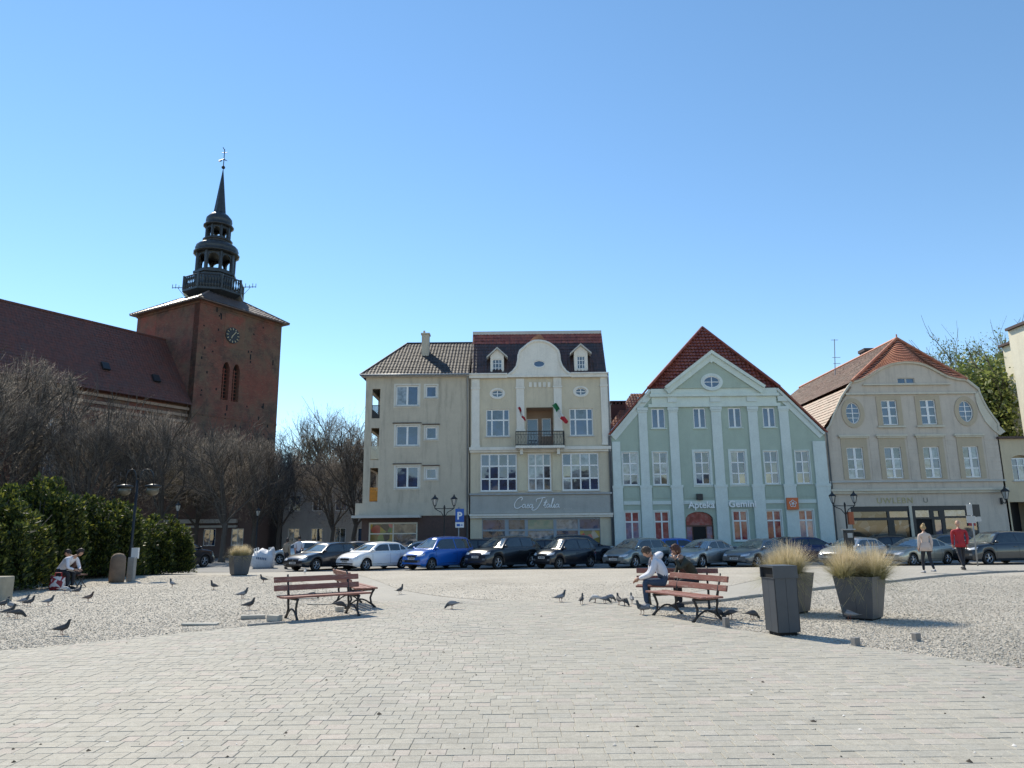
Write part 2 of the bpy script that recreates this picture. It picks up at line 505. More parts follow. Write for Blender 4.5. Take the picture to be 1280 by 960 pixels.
for gi, poly in enumerate(GRAVEL):
    bm = bmesh.new()
    vv = [bm.verts.new((x, y, 0)) for x, y in poly]
    for t in geometry.tessellate_polygon([[Vector((x, y, 0)) for x, y in poly]]): bm.faces.new([vv[i] for i in t])
    for yc in (30, 39.5):
        bmesh.ops.bisect_plane(bm, geom=bm.verts[:] + bm.edges[:] + bm.faces[:], plane_co=(0, yc, 0), plane_no=(0, 1, 0))
    for v in bm.verts: v.co.z = zg(v.co.y) + 0.006
    bmesh.ops.recalc_face_normals(bm, faces=bm.faces[:])
    if bm.faces and bm.faces[0].normal.z < 0: bmesh.ops.reverse_faces(bm, faces=bm.faces[:])
    me = bpy.data.meshes.new('gravel_bed'); bm.to_mesh(me); bm.free()
    tag(link('gravel_bed', me, None, M_gbed), kind='structure')
# loose stones as real geometry, dense near the camera
b = NB('gravel_stone')
ge = b.n('ShaderNodeNewGeometry')
stone = b.ramp(ge.outputs['Random Per Island'], [(0, (.28, .25, .20)), (.12, (.42, .39, .33)), (.5, (.50, .47, .41)), (.8, (.57, .54, .47)), (.93, (.54, .45, .37)), (1, (.72, .69, .62))])
M_gstone = b.done(stone, .85)
def stones(poly, n, y0, y1, xr, size):
    Y = y0 + (y1 - y0) * RNG.random(n) ** 1.35
    X = RNG.uniform(xr[0], xr[1], n) * Y
    k = inside_np(X, Y, poly)
    X, Y = X[k], Y[k]; n = len(X)
    base = np.array([(1,0,0),(.31,.95,0),(-.81,.59,0),(-.81,-.59,0),(.31,-.95,0),(0,0,.75),(0,0,-.4)], float)
    tr = [(i, (i+1) % 5, 5) for i in range(5)] + [((i+1) % 5, i, 6) for i in range(5)]
    s = size * RNG.lognormal(0, .33, n)
    V = base[None] * (s[:, None, None] * np.stack([RNG.uniform(.8, 1.4, n), RNG.uniform(.6, 1.0, n), RNG.uniform(.4, .7, n)], 1)[:, None, :])
    V += RNG.normal(0, 1, V.shape) * s[:, None, None] * .13
    a = RNG.uniform(0, 2*PI, n); ti = RNG.normal(0, .22, n)
    c, sn = np.cos(ti)[:, None], np.sin(ti)[:, None]
    x, z = V[..., 0] * c - V[..., 2] * sn, V[..., 0] * sn + V[..., 2] * c
    y = V[..., 1]; c, sn = np.cos(a)[:, None], np.sin(a)[:, None]
    zz = np.array([zg(t) for t in Y])
    V = np.stack([x*c - y*sn + X[:, None], x*sn + y*c + Y[:, None], z + zz[:, None] + .006 + s[:, None] * RNG.uniform(.1, .7, n)[:, None]], -1)
    F = np.array(tr)[None] + (np.arange(n) * 7)[:, None, None]
    return V.reshape(-1, 3), F.reshape(-1, 3)
for poly, n, y0, y1, xr in ((GRAVEL[0], 90000, 9.5, 30, (-.78, -.15)), (GRAVEL[1], 9000, 17, 24, (-.25, .36)), (GRAVEL[2], 110000, 6.5, 25, (.17, .8))):
    V, F = stones(poly, n, y0, y1, xr, .0095)
    tag(link('gravel', tri_mesh('gravel', V, F), None, M_gstone), kind='stuff', label='loose pale grey and beige gravel filling the bed', cat='gravel')

# stones kicked out of the beds onto the paving along the edges
V, F, nV = [], [], 0
for poly in GRAVEL:
    for i in range(len(poly)):
        p, q = poly[i], poly[(i + 1) % len(poly)]
        if min(p[1], q[1]) > 22 or abs(p[0]) > 16: continue
        L = math.hypot(q[0]-p[0], q[1]-p[1])
        for _ in range(int(L * 26)):
            t = random.random(); s_ = random.gauss(0, 1) * .10 + (random.random() < .12) * random.gauss(0, .5)
            x, y = p[0] + (q[0]-p[0])*t + (q[1]-p[1])/L*s_, p[1] + (q[1]-p[1])*t - (q[0]-p[0])/L*s_
            if y < 5: continue
            r_ = random.uniform(.005, .014); a0 = random.uniform(0, 6)
            b0 = len(V)
            for k in range(5): V.append((x + r_*random.uniform(.7, 1.3)*math.cos(a0 + k*1.257), y + r_*random.uniform(.7, 1.3)*math.sin(a0 + k*1.257), .012 + r_*.2))
            V.append((x, y, .012 + r_*.9)); F += [(b0+k, b0+(k+1) % 5, b0+5) for k in range(5)]
tag(link('stray_stones', tri_mesh('stray_stones', V, F), None, M_gstone), 'stray pale pebbles kicked out over the edge of the paving', 'gravel', kind='stuff')

# ------------------------------------------------------------------ pavers (near field)
b = NB('paver_stone')
ge = b.n('ShaderNodeNewGeometry'); oi = b.n('ShaderNodeObjectInfo')
rnd = b.math('FRACT', b.math('ADD', ge.outputs['Random Per Island'], oi.outputs['Random']))
col = b.ramp(rnd, [(0, (.345, .322, .265)), (.3, (.385, .357, .295)), (.6, (.40, .372, .305)), (.8, (.37, .352, .30)), (.92, (.43, .365, .31)), (1, (.44, .42, .36))])
wc = b.n('ShaderNodeNewGeometry')
pos = wc.outputs['Position']
col = b.mix(1.0, col, b.ramp(b.noise(.45, 6, .7, vec=pos), [(.3, (.86, .87, .87)), (.7, (1.1, 1.08, 1.05))]), 'MULTIPLY')
col = b.mix(.22, col, b.ramp(b.noise(16, 4, .75, vec=pos), [(.3, (.2, .2, .19)), (.7, (.6, .58, .54))]))
col = b.mix(b.math('MULTIPLY', b.ramp(b.noise(1.1, 7, .75, vec=pos), [(.52, (0, 0, 0)), (.66, (1, 1, 1))]), .22), col, (.20, .185, .155))
col = b.mix(b.math('MULTIPLY', b.ramp(b.noise(7, 3, .6, vec=pos), [(.66, (0, 0, 0)), (.72, (1, 1, 1))]), .35), col, (.22, .20, .17))
spk = b.ramp(b.noise(130, 2, .5, vec=pos), [(.35, (.72, .72, .72)), (.5, (1, 1, 1)), (.68, (1.2, 1.2, 1.2))])
col = b.mix(.7, col, spk, 'MULTIPLY')
b.bump(b.noise(70, 3, .6, vec=pos), .25, .004)
M_paver = b.done(col, .82)
M_joint = plain('joint_sand', (.42, .385, .32), .95, .2, 20)
PAVE_Y = 18.0
def clip_poly(pts, a, n):               # keep points with (p-a).n >= 0
    out = []
    for i in range(len(pts)):
        p, q = pts[i], pts[(i + 1) % len(pts)]
        dp = (p[0]-a[0])*n[0] + (p[1]-a[1])*n[1]; dq = (q[0]-a[0])*n[0] + (q[1]-a[1])*n[1]
        if dp >= 0: out.append(p)
        if (dp >= 0) != (dq >= 0):
            t = dp / (dp - dq); out.append((p[0]+(q[0]-p[0])*t, p[1]+(q[1]-p[1])*t))
    return out
def paver_mesh(pts, cx, cy, dz, mb):
    n = len(pts); base = len(mb.v)
    ccx = sum(p[0] for p in pts) / n; ccy = sum(p[1] for p in pts) / n
    tl = (random.gauss(0, .0022), random.gauss(0, .0022))
    for (k, z) in ((1.0, -.002), (1.0, .0065), (None, .010)):
        for x, y in pts:
            if k is None:
                dx, dy = ccx - x, ccy - y; L = math.hypot(dx, dy) or 1
                x, y = x + dx / L * .005, y + dy / L * .005
            zz = z + dz + ((x - ccx) * tl[0] + (y - ccy) * tl[1] if z > 0 else 0)
            mb.v.append((x - cx, y - cy, zz))
    for r in (0, 1):
        for i in range(n):
            j = (i + 1) % n
            mb.f.append((base + r*n + i, base + r*n + j, base + (r+1)*n + j, base + (r+1)*n + i)); mb.m.append(0)
    mb.f.append(tuple(base + 2*n + i for i in range(n))); mb.m.append(0)
near_segs = []
for poly in GRAVEL:
    for i in range(len(poly)):
        p, q = poly[i], poly[(i + 1) % len(poly)]
        if min(p[1], q[1]) < 19.5: near_segs.append((p, q))
pav_root = thing('paved_square', 'pale grey concrete block paving covering the open square', 'paving', (0, 4, 0))
rng2 = random.Random(3)
pieces = []
y = 3.9
while y < PAVE_Y:
    xlim = y * .80 + 1.0
    x = -xlim - rng2.random() * .2
    while x < xlim:
        Lx = rng2.choice([.115, .155, .155, .195, .195, .235])
        xa, xb, ya, yb = x + .0015, x + Lx - .0015, y + .0015, y + .15 - .0015
        x += Lx
        cs = [(xa, ya), (xb, ya), (xb, yb), (xa, yb)]
        ins = [any(inside(cx, cy, g) for g in GRAVEL) for cx, cy in cs]
        if all(ins): continue
        pts = cs
        if any(ins):
            mx, my = (xa + xb) / 2, (ya + yb) / 2
            best = None
            for p, q in near_segs:
                dx, dy = q[0]-p[0], q[1]-p[1]; L2 = dx*dx + dy*dy
                if L2 < 1e-6: continue
                t = max(0, min(1, ((mx-p[0])*dx + (my-p[1])*dy) / L2))
                d = math.hypot(mx-p[0]-t*dx, my-p[1]-t*dy)
                if best is None or d < best[0]: best = (d, p, (dx, dy))
            _, a, dv = best
            n = (dv[1], -dv[0])
            for s_ in (1, -1):
                nn = (n[0]*s_, n[1]*s_); L = math.hypot(*nn)
                if not any(inside(a[0] + dv[0]*.5 + nn[0]/L*.05, a[1] + dv[1]*.5 + nn[1]/L*.05, g) for g in GRAVEL):
                    n = (nn[0]/L, nn[1]/L); break
            pts = clip_poly(cs, a, n)
            if len(pts) < 3: continue
        pieces.append((pts, rng2.gauss(0, .0012)))
    y += .15
def pdist(pc):
    x, y = pc[0][0]; 
    return (y if (abs(x) < y * .73 and y > 4.9) else 99)
order = sorted(range(len(pieces)), key=lambda i: pdist(pieces[i]))
first = set(order[:300])
mb = MB()
for i, (pts, dz) in enumerate(pieces):
    if i in first:
        m1 = MB(); cx, cy = pts[0]
        paver_mesh(pts, cx, cy, dz, m1)
        o = m1.build('paver', M_paver, pav_root); o.location = (cx, cy - 4, 0)
    else: paver_mesh(pts, 0, 4, dz, mb)
tag(mb.build('pavers', M_paver, pav_root), kind='stuff')
jm = MB(); jm.face([(-16, -8, .0048), (16, -8, .0048), (16, PAVE_Y - 4, .0048), (-16, PAVE_Y - 4, .0048)])
jm.build('joint_bed', M_joint, pav_root)

# kerb edging proud of the gravel along the far side of the right bed and near side of the left one
M_kerb = plain('kerb_concrete', (.30, .29, .27), .9, .15, 6, .2)
def edging(pts, h, wd, label, name='edging_kerb'):
    root = thing(name, label, 'kerb', (pts[0][0], pts[0][1], 0))
    for i in range(len(pts) - 1):
        p, q = Vector((*pts[i], 0)), Vector((*pts[i+1], 0))
        L = (q - p).length; n = max(1, round(L / 1.0)); d = (q - p) / L
        for k in range(n):
            a, c = p + d * (L * k / n + .006), p + d * (L * (k + 1) / n - .006)
            s = Vector((-d.y, d.x, 0)) * wd / 2
            z0, z1, dh = zg(a.y), zg(c.y), random.gauss(0, .006)
            m = MB(); o = Vector((pts[0][0], pts[0][1], 0))
            pp = [a - s, c - s, c + s, a + s]
            m.v = [tuple(v - o + Vector((0, 0, zg(v.y) - .05))) for v in pp] + [tuple(v - o + Vector((0, 0, zg(v.y) + h + dh))) for v in pp]
            m.f = [(0,3,2,1),(4,5,6,7),(0,1,5,4),(1,2,6,5),(2,3,7,6),(3,0,4,7)]; m.m = [0]*6
            bevel(m.build('kerb_stone', M_kerb, root), .008, 1)
    return root
edging([(3.55, 16.42), (4.65, 17.05), (5.95, 18.2), (8.08, 20.0), (11.25, 22.45), (14.34, 24.95), (17.3, 26.7), (20, 27.5), (24, 27.7), (29, 27.7)], .07, .08, 'long concrete edging kerb between the path and the gravel bed on the right')
edging([(-4.75, 13.42), (-4.2, 13.82), (-3.72, 14.15), (-3.25, 14.72), (-2.84, 15.45)], .035, .06, 'short dark edging kerb along the gravel under the left bench')

# debris on the paving
b = NB('debris'); ge = b.n('ShaderNodeNewGeometry')
M_debris = b.done(b.ramp(ge.outputs['Random Per Island'], [(0, (.02, .018, .015)), (.55, (.05, .04, .03)), (.6, (.5, .48, .44)), (1, (.75, .73, .7))]), .9)
n = 620
Y = 5 + 13 * RNG.random(n) ** 1.3; X = RNG.uniform(-.75, .75, n) * Y
k = ~(inside_np(X, Y, GRAVEL[0]) | inside_np(X, Y, GRAVEL[2])); X, Y = X[k], Y[k]; n = len(X)
base = np.array([(1,0,0),(.3,.9,0),(-.8,.6,0),(-.8,-.6,0),(.3,-.9,0),(0,0,.7),(0,0,-.3)]) 
s = .009 * RNG.lognormal(0, .45, n)
V = base[None] * s[:, None, None] * RNG.uniform(.6, 1.3, (n, 7, 1))
V = V + np.stack([X, Y, np.full(n, .012)], 1)[:, None]
F = np.array([(i, (i+1) % 5, 5) for i in range(5)])[None] + (np.arange(n)*7)[:, None, None]
tag(link('debris', tri_mesh('debris', V.reshape(-1, 3), F.reshape(-1, 3)), None, M_debris), 'tiny dark crumbs and pale grit scattered over the paving', 'debris', kind='stuff')

# pavement in front of the houses, with kerb
M_walk = plain('pavement_slab', (.27, .26, .24), .9, .12, 3, .15)
pv = thing('pavement', 'narrow grey pavement with a kerb running along the house fronts', 'pavement', (0, 48.4, -.35)); pv['kind'] = 'structure'; del pv['category']
mb = MB(); mb.box(-12, 45, -.55, 3, -.2, .12); mb.build('slab', M_walk, pv)
mb = MB()
for i in range(57): mb.box(-12 + i + .005, -11 + i - .005, -.72, -.553, -.2, .125)
tag(mb.build('kerb_stones', M_kerb, pv), kind='stuff')

# ================================================================== HOUSES
def house(name, label, px):
    x0 = at(px, 690)[0]
    r = thing(name, label, 'building', (x0, 50, -.35)); r['hx'] = x0
    return r
def finish(r):
    for c in r.children: c.location = (c.location.x - r['hx'], c.location.y, c.location.z + .35)
    del r['hx']
def X(px, py=560): return at(px, py)[0]
def Z(py, px=640): return at(px, py)[1]
def text_mesh(name, s, size, mat, parent, loc, depth=.02, bold=0.0, rot=(PI/2, 0, 0), align='LEFT', spacing=1.0):
    c = bpy.data.curves.new(name, 'FONT'); c.body = s; c.size = size; c.extrude = depth / 2; c.offset = bold
    c.align_x = align; c.space_character = spacing; c.resolution_u = 3
    t = bpy.data.objects.new('tmp', c); COL.objects.link(t)
    dg = bpy.context.evaluated_depsgraph_get(); me = bpy.data.meshes.new_from_object(t.evaluated_get(dg)); me.name = name
    bpy.data.objects.remove(t); bpy.data.curves.remove(c)
    me.materials.clear()
    o = link(name, me, parent, mat); o.location = loc; o.rotation_euler = rot
    return o
def pipe(parent, pts, r=.055, mat=None, name='downpipe'):
    m = MB(); m.tube(pts, r, 8); return m.build(name, mat or M_zinc, parent, True)
def body_box(r, x0, x1, z1, depth, mat, name='side_wall', y0=.3):
    m = MB(); m.box(x0, x1, y0, depth, -.45, z1); return m.build(name, mat, r)

# ---------------- house 1: plain rendered block with loggias
M_letter = plain('letter_white', (.85, .85, .84), .4, .02)
P1 = plaster('render_grey', (.32, .275, .21), amt=.7)
P1b = plaster('render_band', (.31, .27, .21), amt=.5)
P1s = plaster('render_surround', (.42, .40, .35), amt=.25)
M_brown = plain('brown_tile', (.075, .042, .036), .6, .2, 5, .1)
h1 = house('corner_block', 'plain grey rendered corner block with open corner loggias and dark tiled hip roof', 520)
xl, xr = at(455, 560)[0], at(586.5, 560)[0]
zt, zgf, zb = at(520, 469)[1], at(520, 645)[1], -.45
lg = [(at(465, 505)[0], at(475, 505)[0], at(465, y1)[1], at(465, y0)[1]) for y0, y1 in ((486, 523), (535, 575), (585, 627))]
wins = []
for (a, bq, c, d) in ((495, 482, 523, 507), (495, 532, 523, 557), (495, 583, 523, 610)):
    x0, z1 = at(a, bq); x1, z0 = at(c, d); wins.append((x0, x1, z0, z1))
smalls = []
for (a, bq, c, d) in ((532, 482, 546, 497), (532, 533.5, 546, 549), (532, 585, 546, 599)):
    x0, z1 = at(a, bq); x1, z0 = at(c, d); smalls.append((x0, x1, z0, z1))
mb = MB()
wall_mb(mb, rect(xl, xr, zgf, zt), [rect(*q) for q in wins + smalls + lg], depth=.3)
mb.build('wall', P1, h1)
# loggia structure: side wall openings, inner partitions, floors
mb = MB()
D = 5.0
side_holes = [(0.35, D - .25, q[2], q[3]) for q in lg]
t = MB(); wall_mb(t, rect(.3, 11, zgf, zt), [rect(*s) for s in side_holes], depth=.3, reveal=.3)
for v in range(len(t.v)): a = t.v[v]; t.v[v] = (xl + a[1], a[0], a[2])
mb.v += t.v; mb.f += [tuple(reversed(f)) for f in t.f]; mb.m += t.m
for q in lg:
    mb.box(q[1], q[1] + .12, .3, D, q[2] - .02, q[3] + .1)
    mb.box(xl + .3, q[1], .3, D, q[2] - .15, q[2] - .004)
    mb.box(xl + .3, q[1], D - .2, D, q[2], q[3])
mb.box(xl + 1.6, xr, .3, 11, zgf, zt - .05); mb.box(xl, xl + 1.6, D, 11, zgf, zt - .05)
mb.build('side_wall', P1b, h1)
# loggia railings
rm = [M_dark, plain('yellowed_panel', (.62, .58, .45), .6, .08), plain('orange_panel', (.62, .25, .03), .6, .25, 5)]
for q, m_, hh in zip(lg, rm, (.95, .95, .95)):
    mb = MB()
    mb.box(q[0], q[1], .03, .06, q[2] + hh - .05, q[2] + hh)
    nb = 7
    for i in range(nb):
        x = q[0] + (q[1] - q[0]) * (i + .5) / nb
        mb.box(x - .028, x + .028, .03, .05, q[2] + .05, q[2] + hh - .05)
    mb.box(xl + .12, xl + .16, .36, D - .26, q[2] + .05, q[2] + hh)
    mb.build('railing', m_, h1)
for q in wins:
    m = MB(); s = .13; wall_mb(m, rect(q[0]-s, q[1]+s, q[2]-s, q[3]+s), [rect(*q)], y=-.02, depth=.02, reveal=.02); m.build('window_surround', P1s, h1)
    window(h1, *q, [.5], [], y=.1, fr=.09, mu=.13, gl=[G_dark, G_dark] if q is not wins[0] else [G_curt, G_dark], sill=M_pale)
for q in smalls:
    m = MB(); s = .12; wall_mb(m, rect(q[0]-s, q[1]+s, q[2]-s, q[3]+s), [rect(*q)], y=-.02, depth=.02, reveal=.02); m.build('window_surround', P1s, h1)
    window(h1, *q, [], [], y=.1, fr=.1, gl=G_dark, sill=M_pale)
for q in wins[1:] + smalls[1:]:
    m = MB(); m.box(q[0] - .22, q[1] + .2, -.16, -.021, q[3] + .14, q[3] + .19); m.build('window_hood', M_brown, h1)
# band and brown ground floor with shop window
mb = MB(); mb.box(xl - .45, xr, -.1, .2, zgf + .02, Z(628.5, 520)); mb.build('floor_band', P1b, h1)
mb = MB(); mb.box(xl - .5, at(527, 645)[0], -1.0, -.1, zgf - .12, zgf + .05); mb.build('canopy', M_pale, h1)
sw = (at(461, 655)[0], at(522, 655)[0], at(500, 690)[1], at(500, 653)[1])
mb = MB(); wall_mb(mb, rect(xl, xr, zb, zgf), [rect(*sw)], y=0.02, depth=.3); mb.box(xl, xr, .33, 6, zb, zgf - .02, 0); mb.build('ground_floor_wall', M_brown, h1)
M_cream = plain('cream_frame', (.62, .58, .48), .5, .05)
b = NB('shop_goods'); vz = b.n('ShaderNodeTexVoronoi'); vz.inputs['Scale'].default_value = 2.3; b.l(b.co(), vz.inputs['Vector'])
s3 = b.n('ShaderNodeSeparateColor'); b.l(vz.outputs['Color'], s3.inputs[0])
G_shop = b.done(b.ramp(s3.outputs[0], [(0, (.04, .04, .04)), (.3, (.45, .30, .05)), (.5, (.10, .20, .08)), (.7, (.5, .03, .05)), (.85, (.5, .45, .35)), (1, (.08, .05, .03))]), .05, 0, 1.8)
window(h1, *sw, [.5], [.62], y=.05, fr=.1, mu=.08, gl=[G_shop, G_mid, G_shop, G_warm], fmat=M_cream, name='shop_window')
pipe(h1, [(xr - .12, -.08, zb + .4), (xr - .12, -.08, zt - .2), (xr - .12, -.2, zt)])
# roof
zr_, yr = at(520, 430, 55.0)[1], 5.0
T_dark = tiles('tiles_dark', (.035, .035, .04), (.07, .06, .055), (.11, .09, .075), .5, .7)
ex, ez = xl - .35, zt - .02
rl = at(509, 430, 55)[0]; rr = at(592, 428, 55)[0]
tag(tiled_roof(h1, [(ex, -.35, ez), (xr, -.35, ez), (xr, yr, zr_), (rl, yr, zr_)], T_dark, amp=.035), kind='stuff')
tag(tiled_roof(h1, [(ex, 11.3, ez), (ex, -.35, ez), (rl, yr, zr_), (rl, 7, zr_)], T_dark, name='roof_tiles'), kind='stuff')
mb = MB(); mb.face([(ex, 11.3, ez), (rl, 7, zr_), (rl, yr, zr_), (xr, yr, zr_), (xr, 11.3, ez)]); mb.build('roof_back', T_dark, h1); mb = MB(); mb.box(ex + .05, xr, -.3, .1, ez - .12, ez - .02); mb.build('eave_board', M_pale, h1)
mb = MB(); mb.tube([(ex, -.35, ez + .03), (rl, yr, zr_ + .04)], .08, 6); mb.tube([(rl, yr, zr_ + .04), (xr, yr, zr_ + .04)], .09, 6); mb.build('ridge_tiles', T_dark, h1)
mb = MB(); mb.tube([(ex, -.45, ez - .03), (xr, -.45, ez - .03)], .07, 8); mb.build('gutter', M_zinc, h1, True)
c0, c1 = at(527.5, 440, 53)[0], at(536.5, 440, 53)[0]; cz0, cz1 = at(530, 448, 52.7)[1], at(530, 417.5, 53)[1]
mb = MB(); mb.box(c0, c1, 2.7, 3.3, cz0 - .4, cz1 - .12); mb.box(c0 - .06, c1 + .06, 2.64, 3.36, cz1 - .12, cz1)
mb.tube([(c0+.15, 3, cz1), (c0+.15, 3, cz1 + .25)], .08, 8); mb.build('chimney', P1b, h1)
finish(h1)

# ---------------- house 2: cream town house with volute gable
P2 = plaster('cream_plaster', (.39, .33, .235), amt=.4)
P2w = plaster('stucco_white', (.53, .49, .42), amt=.3)
P2y = plaster('ochre_panel', (.40, .355, .25), amt=.25)
P2g = plaster('grey_band', (.24, .235, .215), amt=.3)
P2p = plain('peach_plaster', (.42, .30, .22), .9, .08, 2)
T_mix = tiles('tiles_mix', (.05, .035, .035), (.10, .055, .05), (.05, .055, .06), .6, .45)
T_red = tiles('tiles_red', (.22, .05, .035), (.36, .10, .06), (.12, .08, .06), .3, .3)
T_orange = tiles('tiles_orange', (.30, .12, .06), (.42, .19, .10), (.2, .16, .12), .4)
h2 = house('gabled_town_house', 'cream town house with curved white gable, two dormers and iron balcony', 674)
xl, xr = at(588, 560)[0], at(762.5, 560)[0]
zc = at(674, 467.5)[1]
def wpx(a, bq, c, d):                              # window rectangle from two image corners on this facade
    x0, z1 = at(a, bq); x1, z0 = at(c, d); return (x0, x1, z0, z1)
w3 = [wpx(607.5, 512.7, 637, 546.5), wpx(711.5, 509.5, 742, 543.5)]
zz = (w3[0][2] + w3[1][2]) / 2, (w3[0][3] + w3[1][3]) / 2; w3 = [(q[0], q[1], zz[0], zz[1]) for q in w3]
w2 = [wpx(600.5, 568, 646.5, 614), wpx(659.5, 567, 689.5, 613.5), wpx(702, 565.5, 749.5, 613)]
zz = sum(q[2] for q in w2) / 3, sum(q[3] for q in w2) / 3; w2 = [(q[0], q[1], zz[0], zz[1]) for q in w2]
niche = wpx(657.8, 509.5, 692.3, 558)
ov = [at(621.7, 492), at(726, 489.5)]
sf = wpx(602.5, 648, 751.6, 692); sf = (sf[0], sf[1], .35, sf[3])
holes = [rect(*q) for q in w3 + w2] + [rect(*niche), rect(*sf)] + [ellipse(x, z, .42, .27) for x, z in ov]
gx, gz = [], []
GP = [(714, 469), (707, 464.5), (702, 458), (699.5, 451), (699, 445), (697.5, 439), (693, 434.5), (687, 430), (681, 427.6), (674, 426.6), (667, 427), (661, 430), (655.5, 434.5), (650, 439), (648, 445), (647.6, 451), (646, 458.5), (641, 465), (634, 470)]
gable = [at(*p) for p in GP]
outl = rect(xl, xr, -.45, zc)
mb = MB(); wall_mb(mb, outl, holes, depth=.3); mb.build('wall', P2, h2)
mb = MB(); mb.box(xl, xr, 1.72, 11, -.45, zc - .3); mb.box(xl, niche[0] - .03, .32, 1.715, -.45, zc - .3); mb.box(niche[1] + .03, xr, .32, 1.715, -.45, zc - .3); mb.box(niche[0] - .025, niche[1] + .025, .32, 1.715, -.45, niche[2] - .12); mb.box(niche[0] - .025, niche[1] + .025, .32, 1.715, niche[3] + .12, zc - .3)
mb.build('side_wall', P2, h2)
mb = MB(); gw = gable; ovg = at(673.8, 455.2)
wall_mb(mb, [(x, z) for x, z in reversed(gw)][::-1], [ellipse(ovg[0], ovg[1], .42, .26)], y=-.12, depth=.5); mb.build('gable', P2w, h2)
oval_window(h2, ovg[0], ovg[1], .42, .26, y=-.0, gl=G_dark, ring=.1, bars=None, rmat=P2w).location.y -= .08
mb = MB()
for i in range(len(gw) - 1):
    a, c = gw[i], gw[i + 1]
    mb.tube([(a[0], -.16, a[1]), (c[0], -.16, c[1])], .09, 6)
mb.build('gable_coping', P2w, h2)
cp = [at(660, 429), at(674, 417.5), at(686, 429)]
mb = MB(); mb.prism([(cp[0][0], cp[0][1]), (cp[2][0], cp[2][1]), (cp[2][0] - .35, cp[2][1] + .42), (cp[1][0] + .1, cp[1][1]), (cp[1][0] - .1, cp[1][1]), (cp[0][0] + .35, cp[0][1] + .42)], .1, 2.0); mb.build('gable_cap', T_orange, h2)
# cornices and bands (each proud of the wall)
mb = MB(); z_ = zc
gl0, gr0 = gw[-1][0], gw[0][0]
for a, c in ((xl - .1, gl0), (gr0, xr + .05)): mb.box(a, c, -.28, -.002, z_ - .3, z_ - .08); mb.box(a - .05, c, -.38, -.002, z_ - .078, z_ + .02)
mb.box(gl0 + .002, gr0 - .002, -.25, -.125, z_ - .26, z_ - .1)
mb.build('cornice', P2w, h2)
zb1 = at(675, 560.5)[1]
mb = MB(); mb.box(xl - .08, xr + .05, -.26, -.002, zb1 - .12, zb1 + .1); mb.box(xl - .04, xr + .02, -.14, -.002, zb1 - .26, zb1 - .122); mb.build('belt_course', P2w, h2)
zb2 = at(675, 616.5)[1]
mb = MB(); mb.box(xl - .05, xr, -.2, -.002, zb2 - .1, zb2 + .02); mb.build('sill_course', M_zinc, h2)
z0, z1 = at(675, 641.5)[1], at(675, 619)[1]
mb = MB(); mb.box(xl, xr, -.1, -.004, z0, z1); mb.build('sign_band', P2g, h2)
mb = MB(); mb.box(xl - .05, xr + .02, -.3, -.002, z0 - .16, z0 - .03); mb.box(xl, xr, -.2, -.002, z0 - .3, z0 - .162); mb.build('shop_cornice', P2w, h2)
# pilasters
mb = MB()
for a, c, za, zb_ in ((589.5, 599.5, 473, 558.5), (751.5, 761, 471, 557), (645.5, 655.5, 473, 539), (692.5, 702.5, 472, 539)):
    x0, x1 = at(a, 515)[0], at(c, 515)[0]
    m1 = MB(); m1.box(x0, x1, -.09, -.003, Z(zb_, 674), Z(za, 674) - .02)
    m1.box(x0 - .05, x1 + .05, -.14, -.003, Z(za, 674) - .75, Z(za, 674) - .62); m1.box(x0 - .04, x1 + .04, -.12, -.003, Z(zb_, 674) , Z(zb_, 674) + .14)
    for k in range(3): m1.box(x0 + .1 + k * .13, x0 + .17 + k * .13, -.13, -.09, Z(za, 674) - .6, Z(za, 674) - .2 - .1 * abs(1 - k))
    m1.build('pilaster', P2w, h2)
mb = MB()
for k in range(5):
    x, z = at(663 + k * 5.8, 478)
    mb.box(x - .1, x + .1, -.07, -.003, z - .35, z)
tag(mb.build('frieze_ornament', P2w, h2), kind='stuff')
for a, c in ((646.8, 659.2), (689.8, 701.8)):
    m1 = MB(); m1.box(at(a, 590)[0] + .05, at(c, 590)[0] - .05, -.05, -.003, w2[0][2] + .02, w2[0][3]); m1.build('wall_panel', P2y, h2)
for q in w3:
    m1 = MB(); m1.box(q[0] - .3, q[1] + .3, -.04, -.002, q[2] - 1.0 + .1, q[2] - .2); m1.build('wall_panel', P2, h2)
    window(h2, *q, [.25, .75], [.60], y=.1, gl=[G_dark, G_dark, G_dark, G_mid, G_mid, G_dark], fr=.08, mu=.1, sill=M_pale)
for (x, z) in ov: oval_window(h2, x, z, .42, .27, y=.06, gl=G_mid, ring=.13, bars='cross', rmat=P2w)
gls = [[G_dark], [G_curt, G_curt, G_mid], [G_curt, G_mid, G_dark, G_dark, G_warm]]
for q, nc, g in zip(w2, (4, 3, 4), gls):
    window(h2, *q, [i / nc for i in range(1, nc)], [.33, .67], y=.06, gl=g, fr=.09, mu=.1, heavy=(), sill=M_pale)
# niche with door and small window
mb = MB()
mb.box(niche[0] - .02, niche[0], .3, 1.6, niche[2], niche[3]); mb.box(niche[1], niche[1] + .02, .3, 1.6, niche[2], niche[3])
mb.face([(niche[0], 1.6, niche[2]), (niche[1], 1.6, niche[2]), (niche[1], 1.6, niche[3]), (niche[0], 1.6, niche[3])])
mb.box(niche[0], niche[1], .01, 1.6, niche[3], niche[3] + .1); mb.box(niche[0], niche[1], .01, 1.6, niche[2] - .1, niche[2])
mb.build('balcony_recess', P2p, h2)
fl = niche[2]
mb = MB(); mb.box(niche[0] + .05, niche[0] + .12, 1.5, 1.58, fl, fl + 2.1); mb.box(niche[0] + .8, niche[0] + .87, 1.5, 1.58, fl, fl + 2.1); mb.box(niche[0] + .05, niche[0] + .87, 1.5, 1.58, fl + 2.1, fl + 2.17)
dr = mb.build('balcony_door', M_white, h2)
